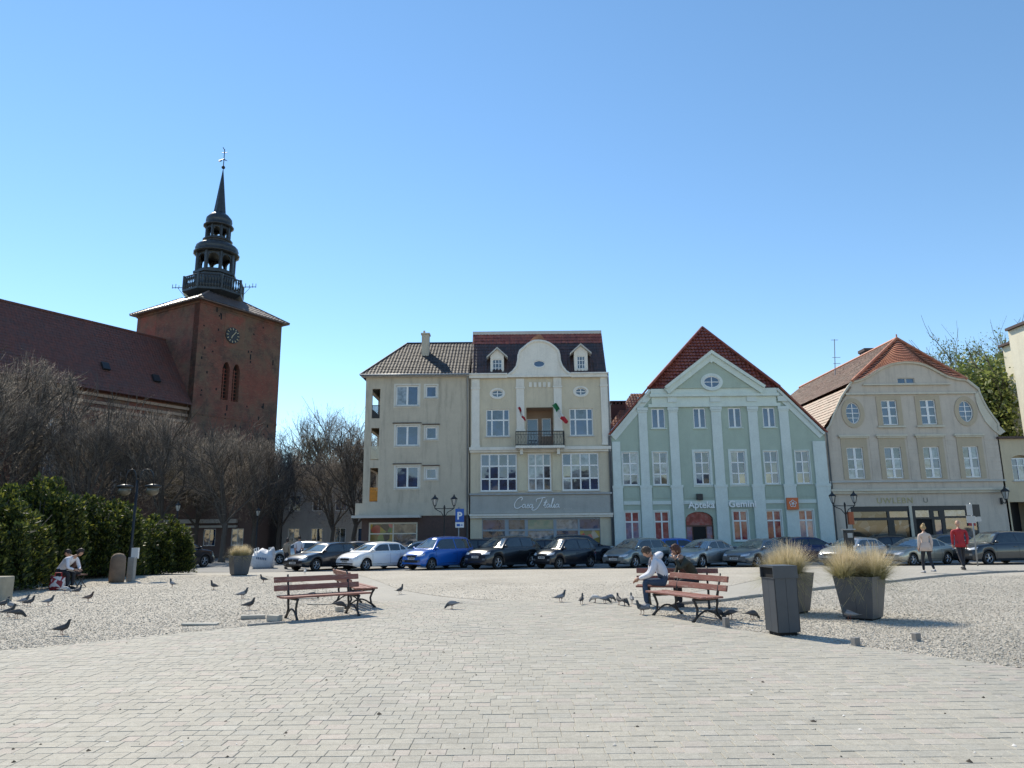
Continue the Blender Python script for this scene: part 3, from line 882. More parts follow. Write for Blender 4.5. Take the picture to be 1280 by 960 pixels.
mb = MB(); mb.box(niche[0] + .12, niche[0] + .8, 1.54, 1.56, fl, fl + 2.1); mb.build('pane', G_dark, dr)
window(h2, niche[1] - .75, niche[1] - .08, fl + .9, fl + 2.2, [], [], y=1.48, gl=G_dark)
# balcony
bx0, bx1 = at(644.5, 558)[0], at(704.5, 558)[0]; bz = at(674, 560)[1]
mb = MB(); mb.box(bx0, bx1, -1.0, -.27, bz - .1, bz + .06); mb.box(bx0 + .3, bx0 + .5, -.7, -.27, bz - .5, bz - .1); mb.box(bx1 - .5, bx1 - .3, -.7, -.27, bz - .5, bz - .1); mb.build('balcony_slab', P2w, h2)
mb = MB()
for x0, x1, y0, y1 in ((bx0, bx1, -1.0, -.96), (bx0, bx0 + .04, -.96, -.1), (bx1 - .04, bx1, -.96, -.1)):
    mb.box(x0, x1, y0, y1, bz + 1.0, bz + 1.06); mb.box(x0, x1, y0, y1, bz + .12, bz + .16); mb.box(x0, x1, y0, y1, bz + .8, bz + .83)
n = 30
for i in range(n + 1):
    x = bx0 + (bx1 - bx0) * i / n; mb.box(x - .011, x + .011, -.99, -.97, bz + .06, bz + 1.0)
    if i < n and i % 2: mb.tube([(x + .05, -.98, bz + .2), (x + .12, -.98, bz + .45), (x + .05, -.98, bz + .75)], .012, 4)
for i in range(5):
    y_ = -.95 + i * .2
    for x in (bx0 + .02, bx1 - .02): mb.box(x - .011, x + .011, y_, y_ + .02, bz + .06, bz + 1.0)
mb.build('balcony_railing', M_iron, h2)
# mansard and top band
mz1, mz0 = at(675, 419.5, 52.0)[1], zc + .03
Ml, Mr = xl + .05, xr - .05
tag(tiled_roof(h2, [(Ml, .0, mz0), (Mr, .0, mz0), (Mr, 2.0, mz1), (Ml, 2.0, mz1)], T_mix, course=.3), kind='stuff')
mb = MB(); mb.box(Ml, Mr, 2.0, 2.4, mz1 - .3, mz1 + .36); mb.build('ridge_band', M_pale, h2)
mb = MB(); mb.face([(Mr, .05, mz0), (Mr, 11, mz0), (Mr, 2.4, mz1)]); mb.build('roof_cheek', T_mix, h2); mb = MB(); mb.face([(Ml, .05, mz0), (Ml, 2.4, mz1), (Ml, 11, mz0)]); mb.build('roof_cheek', T_mix, h2); mb = MB(); mb.face([(Ml, 2.4, mz1), (Mr, 2.4, mz1), (Mr, 11, mz0), (Ml, 11, mz0)]); mb.build('roof_back', T_mix, h2)
mb = MB(); mb.face([(Ml + .02, 1.64, mz1 - .68), (Mr - .02, 1.64, mz1 - .68), (Mr - .02, 1.93, mz1 + .0), (Ml + .02, 1.93, mz1 + .0)])
tag(tiled_roof(h2, [(Ml, 1.55, mz0 + (mz1 - mz0) * .76 + .07), (Mr, 1.55, mz0 + (mz1 - mz0) * .76 + .07), (Mr, 2.0, mz1 + .07), (Ml, 2.0, mz1 + .07)], T_red, course=.3), kind='stuff')
for (wx0, wz1, wx1, wz0, apx, apy, el_, er_, ey) in ((615.5, 449, 627.5, 465, 620.8, 434, 607, 634, 446), (721, 445, 731.5, 461, 725.7, 429.5, 711.5, 739.5, 441)):
    x0, z1 = at(wx0, wz1, 50.1); x1, z0 = at(wx1, wz0, 50.1)
    ax, az_ = at(apx, apy, 50); e0 = at(el_, ey, 50); e1 = at(er_, ey, 50)
    cx = (x0 + x1) / 2; e0 = (cx - .75, e0[1]); e1 = (cx + .75, e0[1])
    mb = MB(); bd0, bd1 = cx - .48, cx + .48
    wall_mb(mb, [(bd0, z0 - .15), (bd1, z0 - .15), (bd1, e0[1] + .1), (cx, az_ - .12), (bd0, e0[1] + .1)], [rect(x0, x1, z0, z1)], y=.1, depth=1.6, reveal=.12)
    d = mb.build('dormer', P2w, h2)
    window(h2, x0, x1, z0, z1, [.33, .67], [.33, .67], y=.16, gl=G_mid, fr=.05, mu=.035)
    mb = MB()
    for s_, e in ((-1, e0), (1, e1)):
        k = [(cx, az_), (e[0], e[1]), (e[0], e[1] - .1), (cx, az_ - .12)]
        if s_ > 0: k = k[::-1]
        mb.prism(k[::-1], -.12, 1.9)
    mb.build('dormer_roof', M_pale, d)
# shopfront
M_bluegrey = plain('bluegrey_frame', (.30, .34, .38), .5, .06)
b = NB('menu_glass'); G_green = b.done(b.ramp(b.noise(1.4, 3, .6), [(.4, (.10, .22, .17)), (.6, (.26, .30, .22))]), .05, 0, 1.9)
fx = [(603.5, 631), (636, 656), (660, 692), (696, 722.5), (725, 750)]
gz0, gz1 = sf[2], sf[3]
tz = at(675, 662.5)[1]
gsets = [(G_dark, G_mid), (G_mid, G_curt), (G_green, G_curt), (G_curt, G_dark), (G_dark, G_shop)]
mb = MB(); xs_ = [at(p, 665)[0] for q in fx for p in q]
last = sf[0]
for i in range(0, 10, 2):
    mb.box(last, xs_[i], -.003 + .06, .2, gz0, gz1); last = xs_[i + 1]
mb.box(last, sf[1], .06, .2, gz0, gz1)
for i in range(0, 10, 2):
    mb.box(xs_[i], xs_[i + 1], .063, .197, tz - .06, tz + .06); mb.box(xs_[i], xs_[i + 1], .063, .197, gz1 - .12, gz1); mb.box(xs_[i], xs_[i + 1], .063, .197, gz0, gz0 + .1)
shf = mb.build('shopfront', M_bluegrey, h2)
for i, (g1, g2) in enumerate(gsets):
    a, c = xs_[2 * i], xs_[2 * i + 1]
    for z0_, z1_, g in ((tz + .06, gz1 - .12, g1), (gz0 + .1, tz - .06, g2)):
        m1 = MB(); m1.face([(a, .13, z0_), (c, .13, z0_), (c, .13, z1_), (a, .13, z1_)]); m1.build('pane', g, shf)
# script sign
def cr(pts, n=7):
    out = []
    P = [pts[0]] + list(pts) + [pts[-1]]
    for i in range(1, len(P) - 2):
        p0, p1, p2, p3 = P[i-1], P[i], P[i+1], P[i+2]
        for k in range(n):
            t = k / n
            out.append(tuple(.5 * (2*p1[j] + (p2[j]-p0[j])*t + (2*p0[j]-5*p1[j]+4*p2[j]-p3[j])*t*t + (3*p1[j]-p0[j]-3*p2[j]+p3[j])*t**3) for j in (0, 1)))
    out.append(pts[-1]); return out
A_ = [(.8, .75), (.5, 1), (.1, .7), (.05, .2), (.35, 0), (.7, .5), (.9, 1), (.8, .3), (.95, 0), (1.2, .2)]
S_ = [(0, .1), (.35, .7), (.5, 1.05), (.55, .8), (.75, .35), (.5, -.02), (.15, .12)]
I_ = [(0, .4), (.3, 1.15)]
strokes = [([(2.1, 2.2), (2.4, 2.8), (1.9, 3.05), (.9, 2.4), (.15, 1.1), (.3, .1), (1.1, -.15), (2.2, .5)], 0, 1)]
strokes += [([(x + 2.35, z) for x, z in A_], 0, 1), ([(x + 3.5, z) for x, z in S_], 0, 1), ([(x + 4.35, z) for x, z in A_], 0, 1)]
strokes += [([(5.4, .1), (5.0, -.5), (5.6, -.75), (6.5, -.2), (7.4, 1.2), (8.1, 2.8)], 0, 1), ([(6.3, 1.7), (6.4, 2.4), (7.4, 2.75), (8.9, 3.0)], 0, 1)]
strokes += [([(8.3, .4), (8.9, 1.5), (9.2, 2.3), (8.8, .9), (8.75, .1), (9.1, .05)], 0, 1), ([(8.4, 1.5), (9.5, 1.6)], 0, 1), ([(x + 9.2, z) for x, z in A_], 0, 1)]
strokes += [([(10.3, .3), (10.9, 1.6), (11.2, 2.6), (10.95, 2.5), (10.6, .8), (10.7, 0), (11.1, .2)], 0, 1), ([(11.1, .2), (11.45, 1.0), (11.3, .2), (11.5, 0), (11.8, .25)], 0, 1), ([(11.6, 1.5), (11.65, 1.6)], 0, 1), ([(x + 11.75, z) for x, z in A_], 0, 1)]
sx0, sz0 = at(642.5, 635); sx1 = at(700, 635)[0]; k = (sx1 - sx0) / 13
mb = MB()
for pts, _, _ in strokes:
    pp = cr(pts); mb.tube([(sx0 + x * k, -.14, sz0 + z * k * .95) for x, z in pp], .036, 5)
mb.build('sign_lettering', M_letter, h2, True)
mb = MB(); x0, z0 = at(704, 636.5); mb.box(x0, x0 + 1.1, -.11, -.1, z0 - .03, z0 - .01)
for i in range(4): mb.box(x0 + .05 + i * .15, x0 + .13 + i * .15, -.12, -.1, z0 + .02, z0 + .08)
mb.build('sign_underline', M_pale, h2)
pipe(h2, [(xr + .03, -.1, 0), (xr + .03, -.1, zc - .5), (xr + .0, -.3, zc - .1)])
finish(h2)
# flags on the balcony
M_green, M_wh, M_redf = plain('flag_green', (.02, .16, .06), .8), plain('flag_white', (.6, .6, .58), .8), plain('flag_red', (.42, .02, .03), .8)
def flag(p0, p1, wpx_, mats, label):
    r = thing('flag', label, 'flag', (p0[0], 49.2, p0[1]))
    m = MB(); d = (p1[0] - p0[0], p1[1] - p0[1]); L = math.hypot(*d)
    m.tube([(-d[0]*.12, .5, -d[1]*.12 - .1), (d[0] * .05, 0, .05)], .02, 6); m.build('flagpole', M_white, r)
    m = MB(); n = 12
    for i in range(n):
        for j in range(3):
            q = []
            for (a, c) in ((i, j), (i + 1, j), (i + 1, j + 1), (i, j + 1)):
                t, u = a / n, c / 3 - .5
                q.append((d[0] * t - d[1] / L * u * wpx_ + .03 * math.sin(t * 9 + u), .12 * math.sin(t * 7 + u * 5), d[1] * t + d[0] / L * u * wpx_ + .05 * math.sin(u * 6 + t * 4)))
            m.face(q, min(len(mats) - 1, int(i / n * len(mats))))
    m.build('cloth', mats, r, True)
flag(at(692.5, 505, 49.2), at(708, 529, 49.2), .32, [M_green, M_wh, M_redf], 'green white and red tricolour flag hanging at the right of the balcony')
flag(at(648.5, 509, 49.2), at(656, 526, 49.2), .16, [M_redf, M_wh, M_redf], 'narrow furled red and white flag hanging at the left of the balcony')

# ---------------- small orange-roofed house between, further back
hb = house('rear_house', 'small house with bright orange tiled roof glimpsed between cream and green houses', 782)
def at58(px, py): return at(px, py, 58)
x0, x1 = at58(757, 560)[0], at58(806, 560)[0]; ze = at58(770, 541)[1]; zr_ = at58(799, 502)[1]
M_orw = plain('orange_render', (.50, .16, .06), .85, .1, 2)
mb = MB(); mb.box(x0, x1 + 2, 8, 16, -.45, ze); mb.build('wall', P2, hb)
tag(tiled_roof(hb, [(x0, 7.7, ze), (x1 + 2, 7.7, ze), (x1 + 2, 11, zr_ + 1.2), (at58(797, 502)[0], 11, zr_ + 1.2)], T_orange), kind='stuff')
mb = MB(); cc = at58(766.5, 508); mb.box(cc[0], cc[0] + 1.25, 9.5, 10.6, ze, cc[1] + .4)
for i in range(4): mb.box(cc[0] + .05 + i * .31, cc[0] + .22 + i * .31, 9.45, 10.65, cc[1] + .4, cc[1] + .62)
mb.box(cc[0] - .04, cc[0] + 1.29, 9.4, 10.7, cc[1] + .62, cc[1] + .72)
mb.build('chimney', M_brown, hb)
mb = MB(); mb.prism([(at58(777, 540)[0], ze), (at58(806, 540)[0], ze), (at58(806, 530)[0], zr_ + .3), (at58(800, 503)[0], zr_ + .5), (at58(786, 520)[0], ze + 1.5)], 7.5, 7.9); mb.build('gable', M_orw, hb)
finish(hb)

# ---------------- house 3: green pharmacy
P3 = plaster('green_plaster', (.24, .29, .235), (.2, .24, .2), amt=.22)
P3p = plaster('pale_blue_pilaster', (.42, .475, .44), (.3, .33, .33), amt=.2)
P3c = plaster('pale_green_trim', (.42, .48, .42), (.3, .33, .28), amt=.2)
h3 = house('pharmacy_house', 'mint green gabled house with white pilasters, pediment and red tiled roof', 900)
xl, xr = at(765.5, 620)[0], at(1038, 620)[0]
zE = at(900, 543)[1]
zT = at(900, 486)[1]
A = at(811, 489); B = at(971, 484); A = (A[0], zT); B = (B[0], zT)
EL = (xl, at(766, 545)[1]); ER = (xr, at(1029, 541)[1]); EL = (xl, (EL[1] + ER[1]) / 2); ER = (xr, EL[1])
tops = [wpx(814, 512.5, 832, 536), wpx(866, 510, 883, 535.5), wpx(909.5, 509.5, 927.5, 534.5), wpx(952.5, 508.5, 970, 532.5)]
mids = [wpx(777.5, 567.5, 798.5, 607.5), wpx(815.5, 567, 835.5, 607), wpx(867.5, 564.5, 888.5, 606), wpx(912.5, 563.5, 933.5, 605), wpx(954, 563, 974.5, 603.5), wpx(993, 562, 1014, 603)]
grd = [wpx(780.5, 640, 800.5, 677), wpx(817.5, 640, 838, 677), None, wpx(915.5, 638, 936.5, 676), wpx(957, 638, 979, 675), wpx(997.5, 637, 1019.5, 675)]
def norm(ws):
    k = [q for q in ws if q]; a, c = sum(q[2] for q in k) / len(k), sum(q[3] for q in k) / len(k)
    return [(q[0], q[1], a, c) if q else None for q in ws]
tops, mids, grd = norm(tops), norm(mids), norm(grd)
dx0, dx1 = at(858, 670)[0], at(893, 670)[0]; dzt = at(875, 639.5)[1]
door = [(dx0, -.3), (dx1, -.3), (dx1, dzt - .55)] + [((dx0 + dx1) / 2 + (dx1 - dx0) / 2 * math.cos(PI * k / 10), dzt - .55 + .55 * math.sin(PI * k / 10)) for k in range(1, 10)] + [(dx0, dzt - .55)]
out = [(xl, -.45), (xr, -.45), ER, B, A, EL]
mb = MB(); wall_mb(mb, out, [rect(*q) for q in tops + mids + grd if q] + [door], depth=.3); mb.build('wall', P3, h3)
mb = MB(); mb.prism([(xl, -.45), (xr, -.45), (xr, EL[1] - .1), (B[0], B[1] - .2), (A[0], A[1] - .2), (xl, EL[1] - .1)], .35, 14); mb.build('side_wall', P3, h3)
mb = MB()
def bar2(p, q, t, y0, y1, m=mb):                    # sloping bar of thickness t hanging below line p-q
    d = Vector((q[0]-p[0], q[1]-p[1])).normalized(); n = Vector((d.y, -d.x))
    if n.y > 0: n = -n
    m.prism([(p[0], p[1]), (p[0] + n.x*t, p[1] + n.y*t), (q[0] + n.x*t, q[1] + n.y*t), (q[0], q[1])][::(1 if (q[0] > p[0]) else -1)], y0, y1)
bar2(EL, A, .5, -.06, -.003); bar2(EL, A, .16, -.22, -.063)
mb.build('gable_verge', P3p, h3); mb = MB()
bar2(ER, B, .5, -.06, -.003, mb); bar2(ER, B, .16, -.22, -.063, mb)
mb.build('gable_verge', P3p, h3)
# entablature
mb = MB(); zf0, zf1 = at(900, 503)[1], at(900, 496)[1]
mb.box(A[0] + .15, B[0] - .15, -.1, -.004, zf0 - .1, zf1); mb.box(A[0] - .1, B[0] + .1, -.16, -.004, zf0 - .32, zf0 - .102)
mb.box(A[0] + .0, B[0] - .0, -.3, -.004, zf1 + .002, zf1 + .2); mb.box(A[0] + .1, B[0] - .1, -.2, -.004, zf1 + .202, zT)
mb.build('entablature', P3c, h3)
# pediment
pa, pb, pt = at(829, 489.5), at(954, 487), at(887, 441.5)
pa = (pa[0], zT); pb = (pb[0], zT); pt = ((pa[0] + pb[0]) / 2 - .1, pt[1])
ovc = at(888, 478.6)
mb = MB(); wall_mb(mb, [pa, pb, pt], [ellipse(ovc[0], ovc[1], .58, .42)], y=-.3, depth=.9); mb.build('pediment_wall', P3, h3)
mb = MB()
for dy_, p, q in ((0, pa, pt), (-.005, pb, pt)):
    bar2(p, q, .5, -.43 + dy_, -.304, mb); bar2((p[0], p[1] + .1), (q[0], q[1] + .1), .2, -.6 + dy_, -.436, mb)
a_ = pt[0]; mb.prism([(a_, pt[1] + .06), (a_ - .4, pt[1] - .40), (a_, pt[1] - .82), (a_ + .4, pt[1] - .40)], -.422, -.303)
mb.build('pediment_trim', P3c, h3)
oval_window(h3, ovc[0], ovc[1], .58, .42, y=.0, gl=G_dark, ring=.2, rmat=P3p).location.y -= .3
# pilasters with pedestals
PX = [(766.5, 778), (801, 814), (839.5, 853), (894, 908.5), (941, 955), (980.5, 994.5), (1020.5, 1037.5)]
zcap = [None, zf0 - .35, zf0 - .35, zf0 - .35, zf0 - .35, zf0 - .35, None]
zpl, zpt = -.35, at(900, 607)[1]
for i, (a, c) in enumerate(PX):
    x0, x1 = at(a, 618)[0], at(c, 618)[0]
    if zcap[i] is None:
        zt = EL[1] - .55 + (0.1 if i == 0 else 0); u0, u1 = x0 + .03, x1 - .03
    else: zt = zf0 - .34; u0, u1 = x0 + .06, x1 - .06
    mb = MB(); mb.box(u0, u1, -.12, -.004, zpt + .002, zt)
    mb.box(x0 - .02, x1 + .02, -.17, -.003, zpl, zpt); mb.box(x0 - .06, x1 + .06, -.2, -.002, zpt - .12, zpt + .06)
    if zcap[i] is not None:
        mb.box(u0 - .07, u1 + .07, -.19, -.003, zt - .2, zt); mb.box(u0 - .04, u1 + .04, -.16, -.003, zt - .32, zt - .21)
        mb.box(u0 - .02, u1 + .02, -.17, -.12, zt + .36, zf1)
    mb.build('pilaster', P3p, h3)
# belts
mb = MB(); z = at(900, 628)[1]
gaps = [(at(PX[i][1], 618)[0] + .06, at(PX[i + 1][0], 618)[0] - .06) for i in range(6)]
for x0, x1 in gaps: mb = MB(); mb.box(x0, x1, -.07, -.004, z - .1, z + .14); mb.build('belt_course', P3p, h3)
z0, z1 = at(900, 622.5)[1], at(900, 609)[1]
for x0, x1 in gaps:
    m1 = MB(); m1.box(x0 + .05, x1 - .05, -.03, -.003, z0 + .02, z1); m1.build('wall_panel', P3, h3)
for q in tops: window(h3, *q, [.5], [], y=.06, gl=G_dark, fr=.07, mu=.12, sill=P3c)
for i, q in enumerate(mids):
    s = .16 if i in (2, 3) else .07
    m1 = MB(); wall_mb(m1, rect(q[0] - s, q[1] + s, q[2] - s, q[3] + s), [rect(*q)], y=-.04, depth=.036, reveal=.04); m1.build('window_surround', P3p, h3)
    g = [[G_curt, G_mid, G_curt], [G_curt, G_warm, G_mid], [G_dark, G_mid], [G_mid, G_warm, G_dark], [G_warm, G_dark, G_mid], [G_warm, G_mid, G_dark]][i]
    window(h3, *q, [.5], [.33, .66], y=.05, gl=g, fr=.07, mu=.085, sill=P3p)
b = NB('poster_red'); ns = b.noise(2.2, 3, .6)
G_poster = b.done(b.ramp(ns, [(.38, (.20, .03, .035)), (.5, (.30, .06, .065)), (.62, (.30, .13, .13))]), .08, 0, 1.5)
b = NB('poster_violet'); ns = b.noise(2.0, 3, .6)
G_poster2 = b.done(b.ramp(ns, [(.38, (.10, .10, .20)), (.55, (.22, .17, .26)), (.68, (.30, .10, .10))]), .08, 0, 1.7)
for i, q in enumerate(grd):
    if not q: continue
    m1 = MB(); wall_mb(m1, rect(q[0] - .09, q[1] + .09, q[2] - .09, q[3] + .09), [rect(*q)], y=-.03, depth=.027, reveal=.03); m1.build('window_surround', P3p, h3)
    lo = G_poster2 if i in (0, 5) else G_poster
    window(h3, *q, [.5], [.66], y=.05, gl=[lo, lo, G_poster, G_poster], fr=.07, mu=.1, sill=P3p)
# doorway
mb = MB(); mb.box(dx0, dx0 + .08, .15, .22, -.3, dzt - .5); mb.box(dx1 - .08, dx1, .15, .22, -.3, dzt - .5); mb.box(dx0 + .08, dx1 - .08, .15, .22, dzt - 1.0, dzt - .9)
mb.box((dx0+dx1)/2 - .5, (dx0+dx1)/2 - .44, .155, .215, -.3, dzt - 1.0); mb.box((dx0+dx1)/2 + .44, (dx0+dx1)/2 + .5, .155, .215, -.3, dzt - 1.0)
dr = mb.build('entrance_door', plain('door_brown', (.10, .035, .025), .4, .1), h3)
for a, c, z0, z1, g in ((dx0 + .08, dx1 - .08, dzt - .9, dzt, G_poster), (dx0 + .08, (dx0+dx1)/2 - .5, -.3, dzt - 1.0, G_poster2), ((dx0+dx1)/2 - .44, (dx0+dx1)/2 + .44, -.3, dzt - 1.0, M_black), ((dx0+dx1)/2 + .5, dx1 - .08, -.3, dzt - 1.0, G_poster2)):
    m1 = MB(); m1.face([(a, .19, z0), (c, .19, z0), (c, .19, z1), (a, .19, z1)]); m1.build('pane', g, dr)
mb = MB(); mb.box(dx0 - .15, dx1 + .15, -.45, .1, -.45, -.22); mb.build('doorstep', M_kerb, h3)
# signs
p = at(860, 635.2); text_mesh('sign_lettering', 'Apteka', .62, M_letter, h3, (p[0], -.16, p[1]), .05, .012)
p = at(909.8, 634); text_mesh('sign_lettering', 'Gemini', .62, M_letter, h3, (p[0], -.24, p[1]), .05, .016, spacing=1.05)
q = wpx(981, 622.5, 996.5, 637)
M_orange = plain('sign_orange', (.62, .13, .03), .4, .05)
mb = MB(); mb.box(q[0], q[1], -.34, -.21, q[2], q[3]); sg = mb.build('logo_sign', M_orange, h3)
mb = MB(); cx, cz = (q[0] + q[1]) / 2, (q[2] + q[3]) / 2
for k in range(5):
    a = 2*PI*k/5 + .3; c = (cx + .15*math.cos(a), cz + .15*math.sin(a))
    ring = [(c[0] + .09*math.cos(2*PI*j/8), -.35, c[1] + .09*math.sin(2*PI*j/8)) for j in range(9)]
    mb.tube(ring, .025, 5)
mb.tube([(cx-.05, -.35, cz), (cx+.05, -.35, cz)], .05, 6)
mb.build('logo', M_white, sg)
q = wpx(870, 617.5, 877.5, 625); mb = MB(); mb.box(q[0], q[1], -.3, -.04, q[2], q[3]); mb.build('wall_box', M_dark, h3)
# roof: hipped gable end with red tiles, main slopes to the side
apx = (A[0] + B[0]) / 2
hz = at(882, 409.5, 53.7)[1]; hx = at(882, 409.5, 53.7)[0] - .25
ap = (hx, 3.7, hz)
tag(tiled_roof(h3, [(A[0] - .1, .05, zT + .05), (B[0] + .1, .05, zT + .05), ap], T_red, tile=.26, course=.34, amp=.055, lift=.085), kind='stuff')
mb = MB(); bk = (hx, 14, hz)
mb.face([(EL[0] - .15, -.25, EL[1]), (A[0] - .1, -.3, zT + .05), ap, bk, (EL[0] - .15, 14, EL[1])]); mb.build('roof_slope', T_red, h3); mb = MB(); mb.face([(ER[0] + .15, -.25, ER[1]), (ER[0] + .15, 14, ER[1]), bk, ap, (B[0] + .1, -.3, zT + .05)])
mb.build('roof_back', T_red, h3)
mb = MB()
for p0 in ((A[0] - .1, -.3, zT + .08), (B[0] + .1, -.3, zT + .08)):
    mb.tube([p0, (ap[0], ap[1], ap[2] + .04)], .1, 6)
for (p0, p1) in (((EL[0] - .12, -.25, EL[1] + .03), (A[0] - .1, -.3, zT + .06)), ((ER[0] + .12, -.25, ER[1] + .03), (B[0] + .1, -.3, zT + .06))): mb.tube([p0, p1], .07, 6)
mb.tube([ap, bk], .1, 6); mb.build('ridge_tiles', T_red, h3)
pipe(h3, [(xr + .12, -.12, -.3), (xr + .12, -.12, ER[1] - .1), (xr + .05, -.3, ER[1])])
pipe(h3, [(xl - .12, -.12, .6), (xl - .12, -.12, EL[1] - .1), (xl - .05, -.3, EL[1])])
finish(h3)

# ---------------- house 4: beige house with mansard gable and black shopfront
P4 = plaster('beige_plaster', (.37, .31, .25), amt=.5)
P4w = plaster('beige_light', (.40, .36, .28), amt=.35)
P4o = plaster('ochre_surround', (.30, .24, .165), amt=.2)
h4 = house('beige_town_house', 'beige house with curved mansard gable, oval windows and black framed shopfront', 1145)
xl, xr = at(1036, 600)[0], at(1255.5, 597)[0]
zE = at(1036, 541)[1]
prof = [(1255, 538), (1247, 530), (1240, 521), (1233, 511), (1228, 502), (1224.5, 494), (1222, 487), (1207, 475.5), (1196, 474.5), (1184, 471.5), (1175, 467), (1166, 462), (1157, 457.5), (1148, 454.7), (1139, 453.7), (1130, 453.5), (1121, 454.3), (1112, 456), (1104, 459.3), (1096, 463.5), (1088, 468.5), (1078, 474), (1070, 477), (1063.5, 478), (1051, 497), (1047, 506), (1042, 517), (1036.5, 532), (1034.5, 541)]
pf = [at(*p) for p in prof]
pf[0] = (xr, pf[0][1]); pf[-1] = (xl, pf[-1][1])
w4t = norm([wpx(1100.5, 500.5, 1123.5, 531), wpx(1148.8, 499.5, 1172, 530.5)])
w4m = norm([wpx(1057.5, 560.5, 1082, 598.8), wpx(1104.5, 559.5, 1130, 598), wpx(1152.8, 558, 1178, 597), wpx(1202, 556.5, 1227, 596)])
ov4 = [at(1066, 516.3), at(1207, 514)]
att = wpx(1121.5, 472.5, 1143.5, 479)
sh = wpx(1063, 633, 1228, 690); zs1 = at(1145, 632.5)[1]; sh = (sh[0], sh[1], .05, zs1)
out = [(xl, -.45), (xr, -.45)] + pf
mb = MB(); wall_mb(mb, out, [rect(*q) for q in w4t + w4m] + [ellipse(x, z, .5, .76) for x, z in ov4] + [rect(*att), rect(*sh)], depth=.3); mb.build('wall', P4, h4)
inner = [(xl, -.45), (xr, -.45), (xr, zE - .3), (pf[6][0] - .3, pf[6][1] - .4), (pf[0+24][0] + .3, pf[6][1] - .4), (xl, zE - .3)]
mb = MB(); mb.prism(inner, .35, 14); mb.build('side_wall', P4, h4)
mb = MB()
for i in range(len(pf) - 1):
    p, q = pf[i], pf[i + 1]; mb.tube([(p[0], -.1, p[1] + .02), (q[0], -.1, q[1] + .02)], .1 if 6 <= i <= 22 else .07, 6)
mb.build('gable_coping', P4w, h4)
# right volute
vp = [at(*p) for p in ((1222, 489), (1224.5, 497), (1229, 506), (1236, 517), (1244, 528), (1256, 539.5), (1249, 544), (1240, 537), (1231, 527), (1224, 514), (1220, 503), (1218, 493))]
mb = MB(); mb.prism(vp[::-1], -.08, -.004); mb.build('volute', P4w, h4)
for q in w4t:
    s = .33; m1 = MB(); wall_mb(m1, rect(q[0] - s, q[1] + s, q[2] - .12, q[3] + .28), [rect(*q)], y=-.05, depth=.046, reveal=.05); m1.build('window_surround', P4o, h4)
    m1 = MB(); m1.box(q[0] - .42, q[1] + .42, -.16, -.055, q[2] - .2, q[2] - .08); m1.build('sill', P4w, h4)
    window(h4, *q, [.5], [.36, .70], y=.06, gl=[G_dark, G_mid, G_dark], fr=.07, mu=.085, heavy=(0,))
for q in w4m:
    s = .34; zt_ = at(1145, 545.5)[1]
    m1 = MB(); wall_mb(m1, rect(q[0] - s, q[1] + s, q[2] - .05, zt_), [rect(*q)], y=-.05, depth=.046, reveal=.05); m1.build('window_surround', P4o, h4)
    m1 = MB(); m1.box(q[0] - .5, q[1] + .5, -.2, -.004, zt_ + .002, zt_ + .13); m1.box(q[0] - .42, q[1] + .42, -.13, -.003, zt_ - .1, zt_ - .001); m1.build('lintel', P4w, h4)
    window(h4, *q, [.5], [.3, .62], y=.05, gl=random.choice([[G_curt, G_dark, G_mid], [G_mid, G_curt, G_curt, G_dark]]), fr=.07, mu=.085, heavy=(0,))
for x, z in ov4:
    oval_window(h4, x, z, .5, .76, y=.06, gl=G_dark, ring=.3, bars='tall', rmat=P4o)
window(h4, *att, [.5], [], y=.08, fr=.05, mu=.12, gl=G_dark, fmat=M_pale)
# mouldings, panels, belts
def zl(py): return at(1145, py)[1]
mb = MB(); mb.box(at(1078, 482)[0], at(1187, 480)[0], -.18, -.004, zl(481.5), zl(479.8)); mb.build('moulding', P4w, h4)
mb = MB(); mb.box(at(1056, 492)[0], at(1218, 490)[0], -.16, -.003, zl(493), zl(490.8)); mb.build('moulding', P4w, h4)
mb = MB(); mb.box(xl, xr, -.16, -.003, zl(602.5), zl(600.5)); mb.build('belt_course', M_pale, h4)
mb = MB(); mb.box(xl, xr, -.3, -.003, zl(613.5), zl(610.8)); mb.box(xl, xr, -.18, -.003, zl(616.5), zl(613.6)); mb.build('shop_cornice', P4w, h4)
# rustication joints: raised blocks between windows
edges_x = [xl + .1] + [v for q in w4m for v in (q[0] - .52, q[1] + .52)] + [xr - .1]
mb = MB()
for i in range(0, len(edges_x), 2):
    a, c = edges_x[i], edges_x[i + 1]
    z = zl(600.3) + .02; j = 0
    while z + .3 < zl(545):
        if c - a > .15: mb.box(a, c, -.022, -.002, z, z + .28)
        z += .3; j += 1
z = zl(540)
tag(mb.build('rusticated_courses', P4, h4), kind='stuff')
# shopfront
pans = []
def shp(px0, px1, py0, py1, g): 
    a = at(px0, 641)[0]; c = at(px1, 641)[0]; pans.append((a, c, zl(py1), zl(py0), g))
b = NB('shop_display'); vz = b.n('ShaderNodeTexVoronoi'); vz.inputs['Scale'].default_value = 1.7; b.l(b.co(), vz.inputs['Vector'])
s3 = b.n('ShaderNodeSeparateColor'); b.l(vz.outputs['Color'], s3.inputs[0])
G_disp = b.done(b.ramp(s3.outputs[0], [(0, (.012, .012, .012)), (.45, (.035, .035, .03)), (.7, (.10, .10, .09)), (1, (.30, .31, .29))]), .04, 0, 1.6)
shp(1065, 1109, 639, 646.5, G_disp); shp(1065, 1109, 650, 684, G_disp)
shp(1112, 1137, 639, 646.5, G_mid); shp(1117, 1137, 650, 684, G_disp)
shp(1144.5, 1162.5, 638, 646.5, G_curt); shp(1144.5, 1164, 649, 692, M_black)
shp(1167.5, 1174, 639, 646, G_mid); shp(1167.5, 1176.5, 650, 680, G_dark)
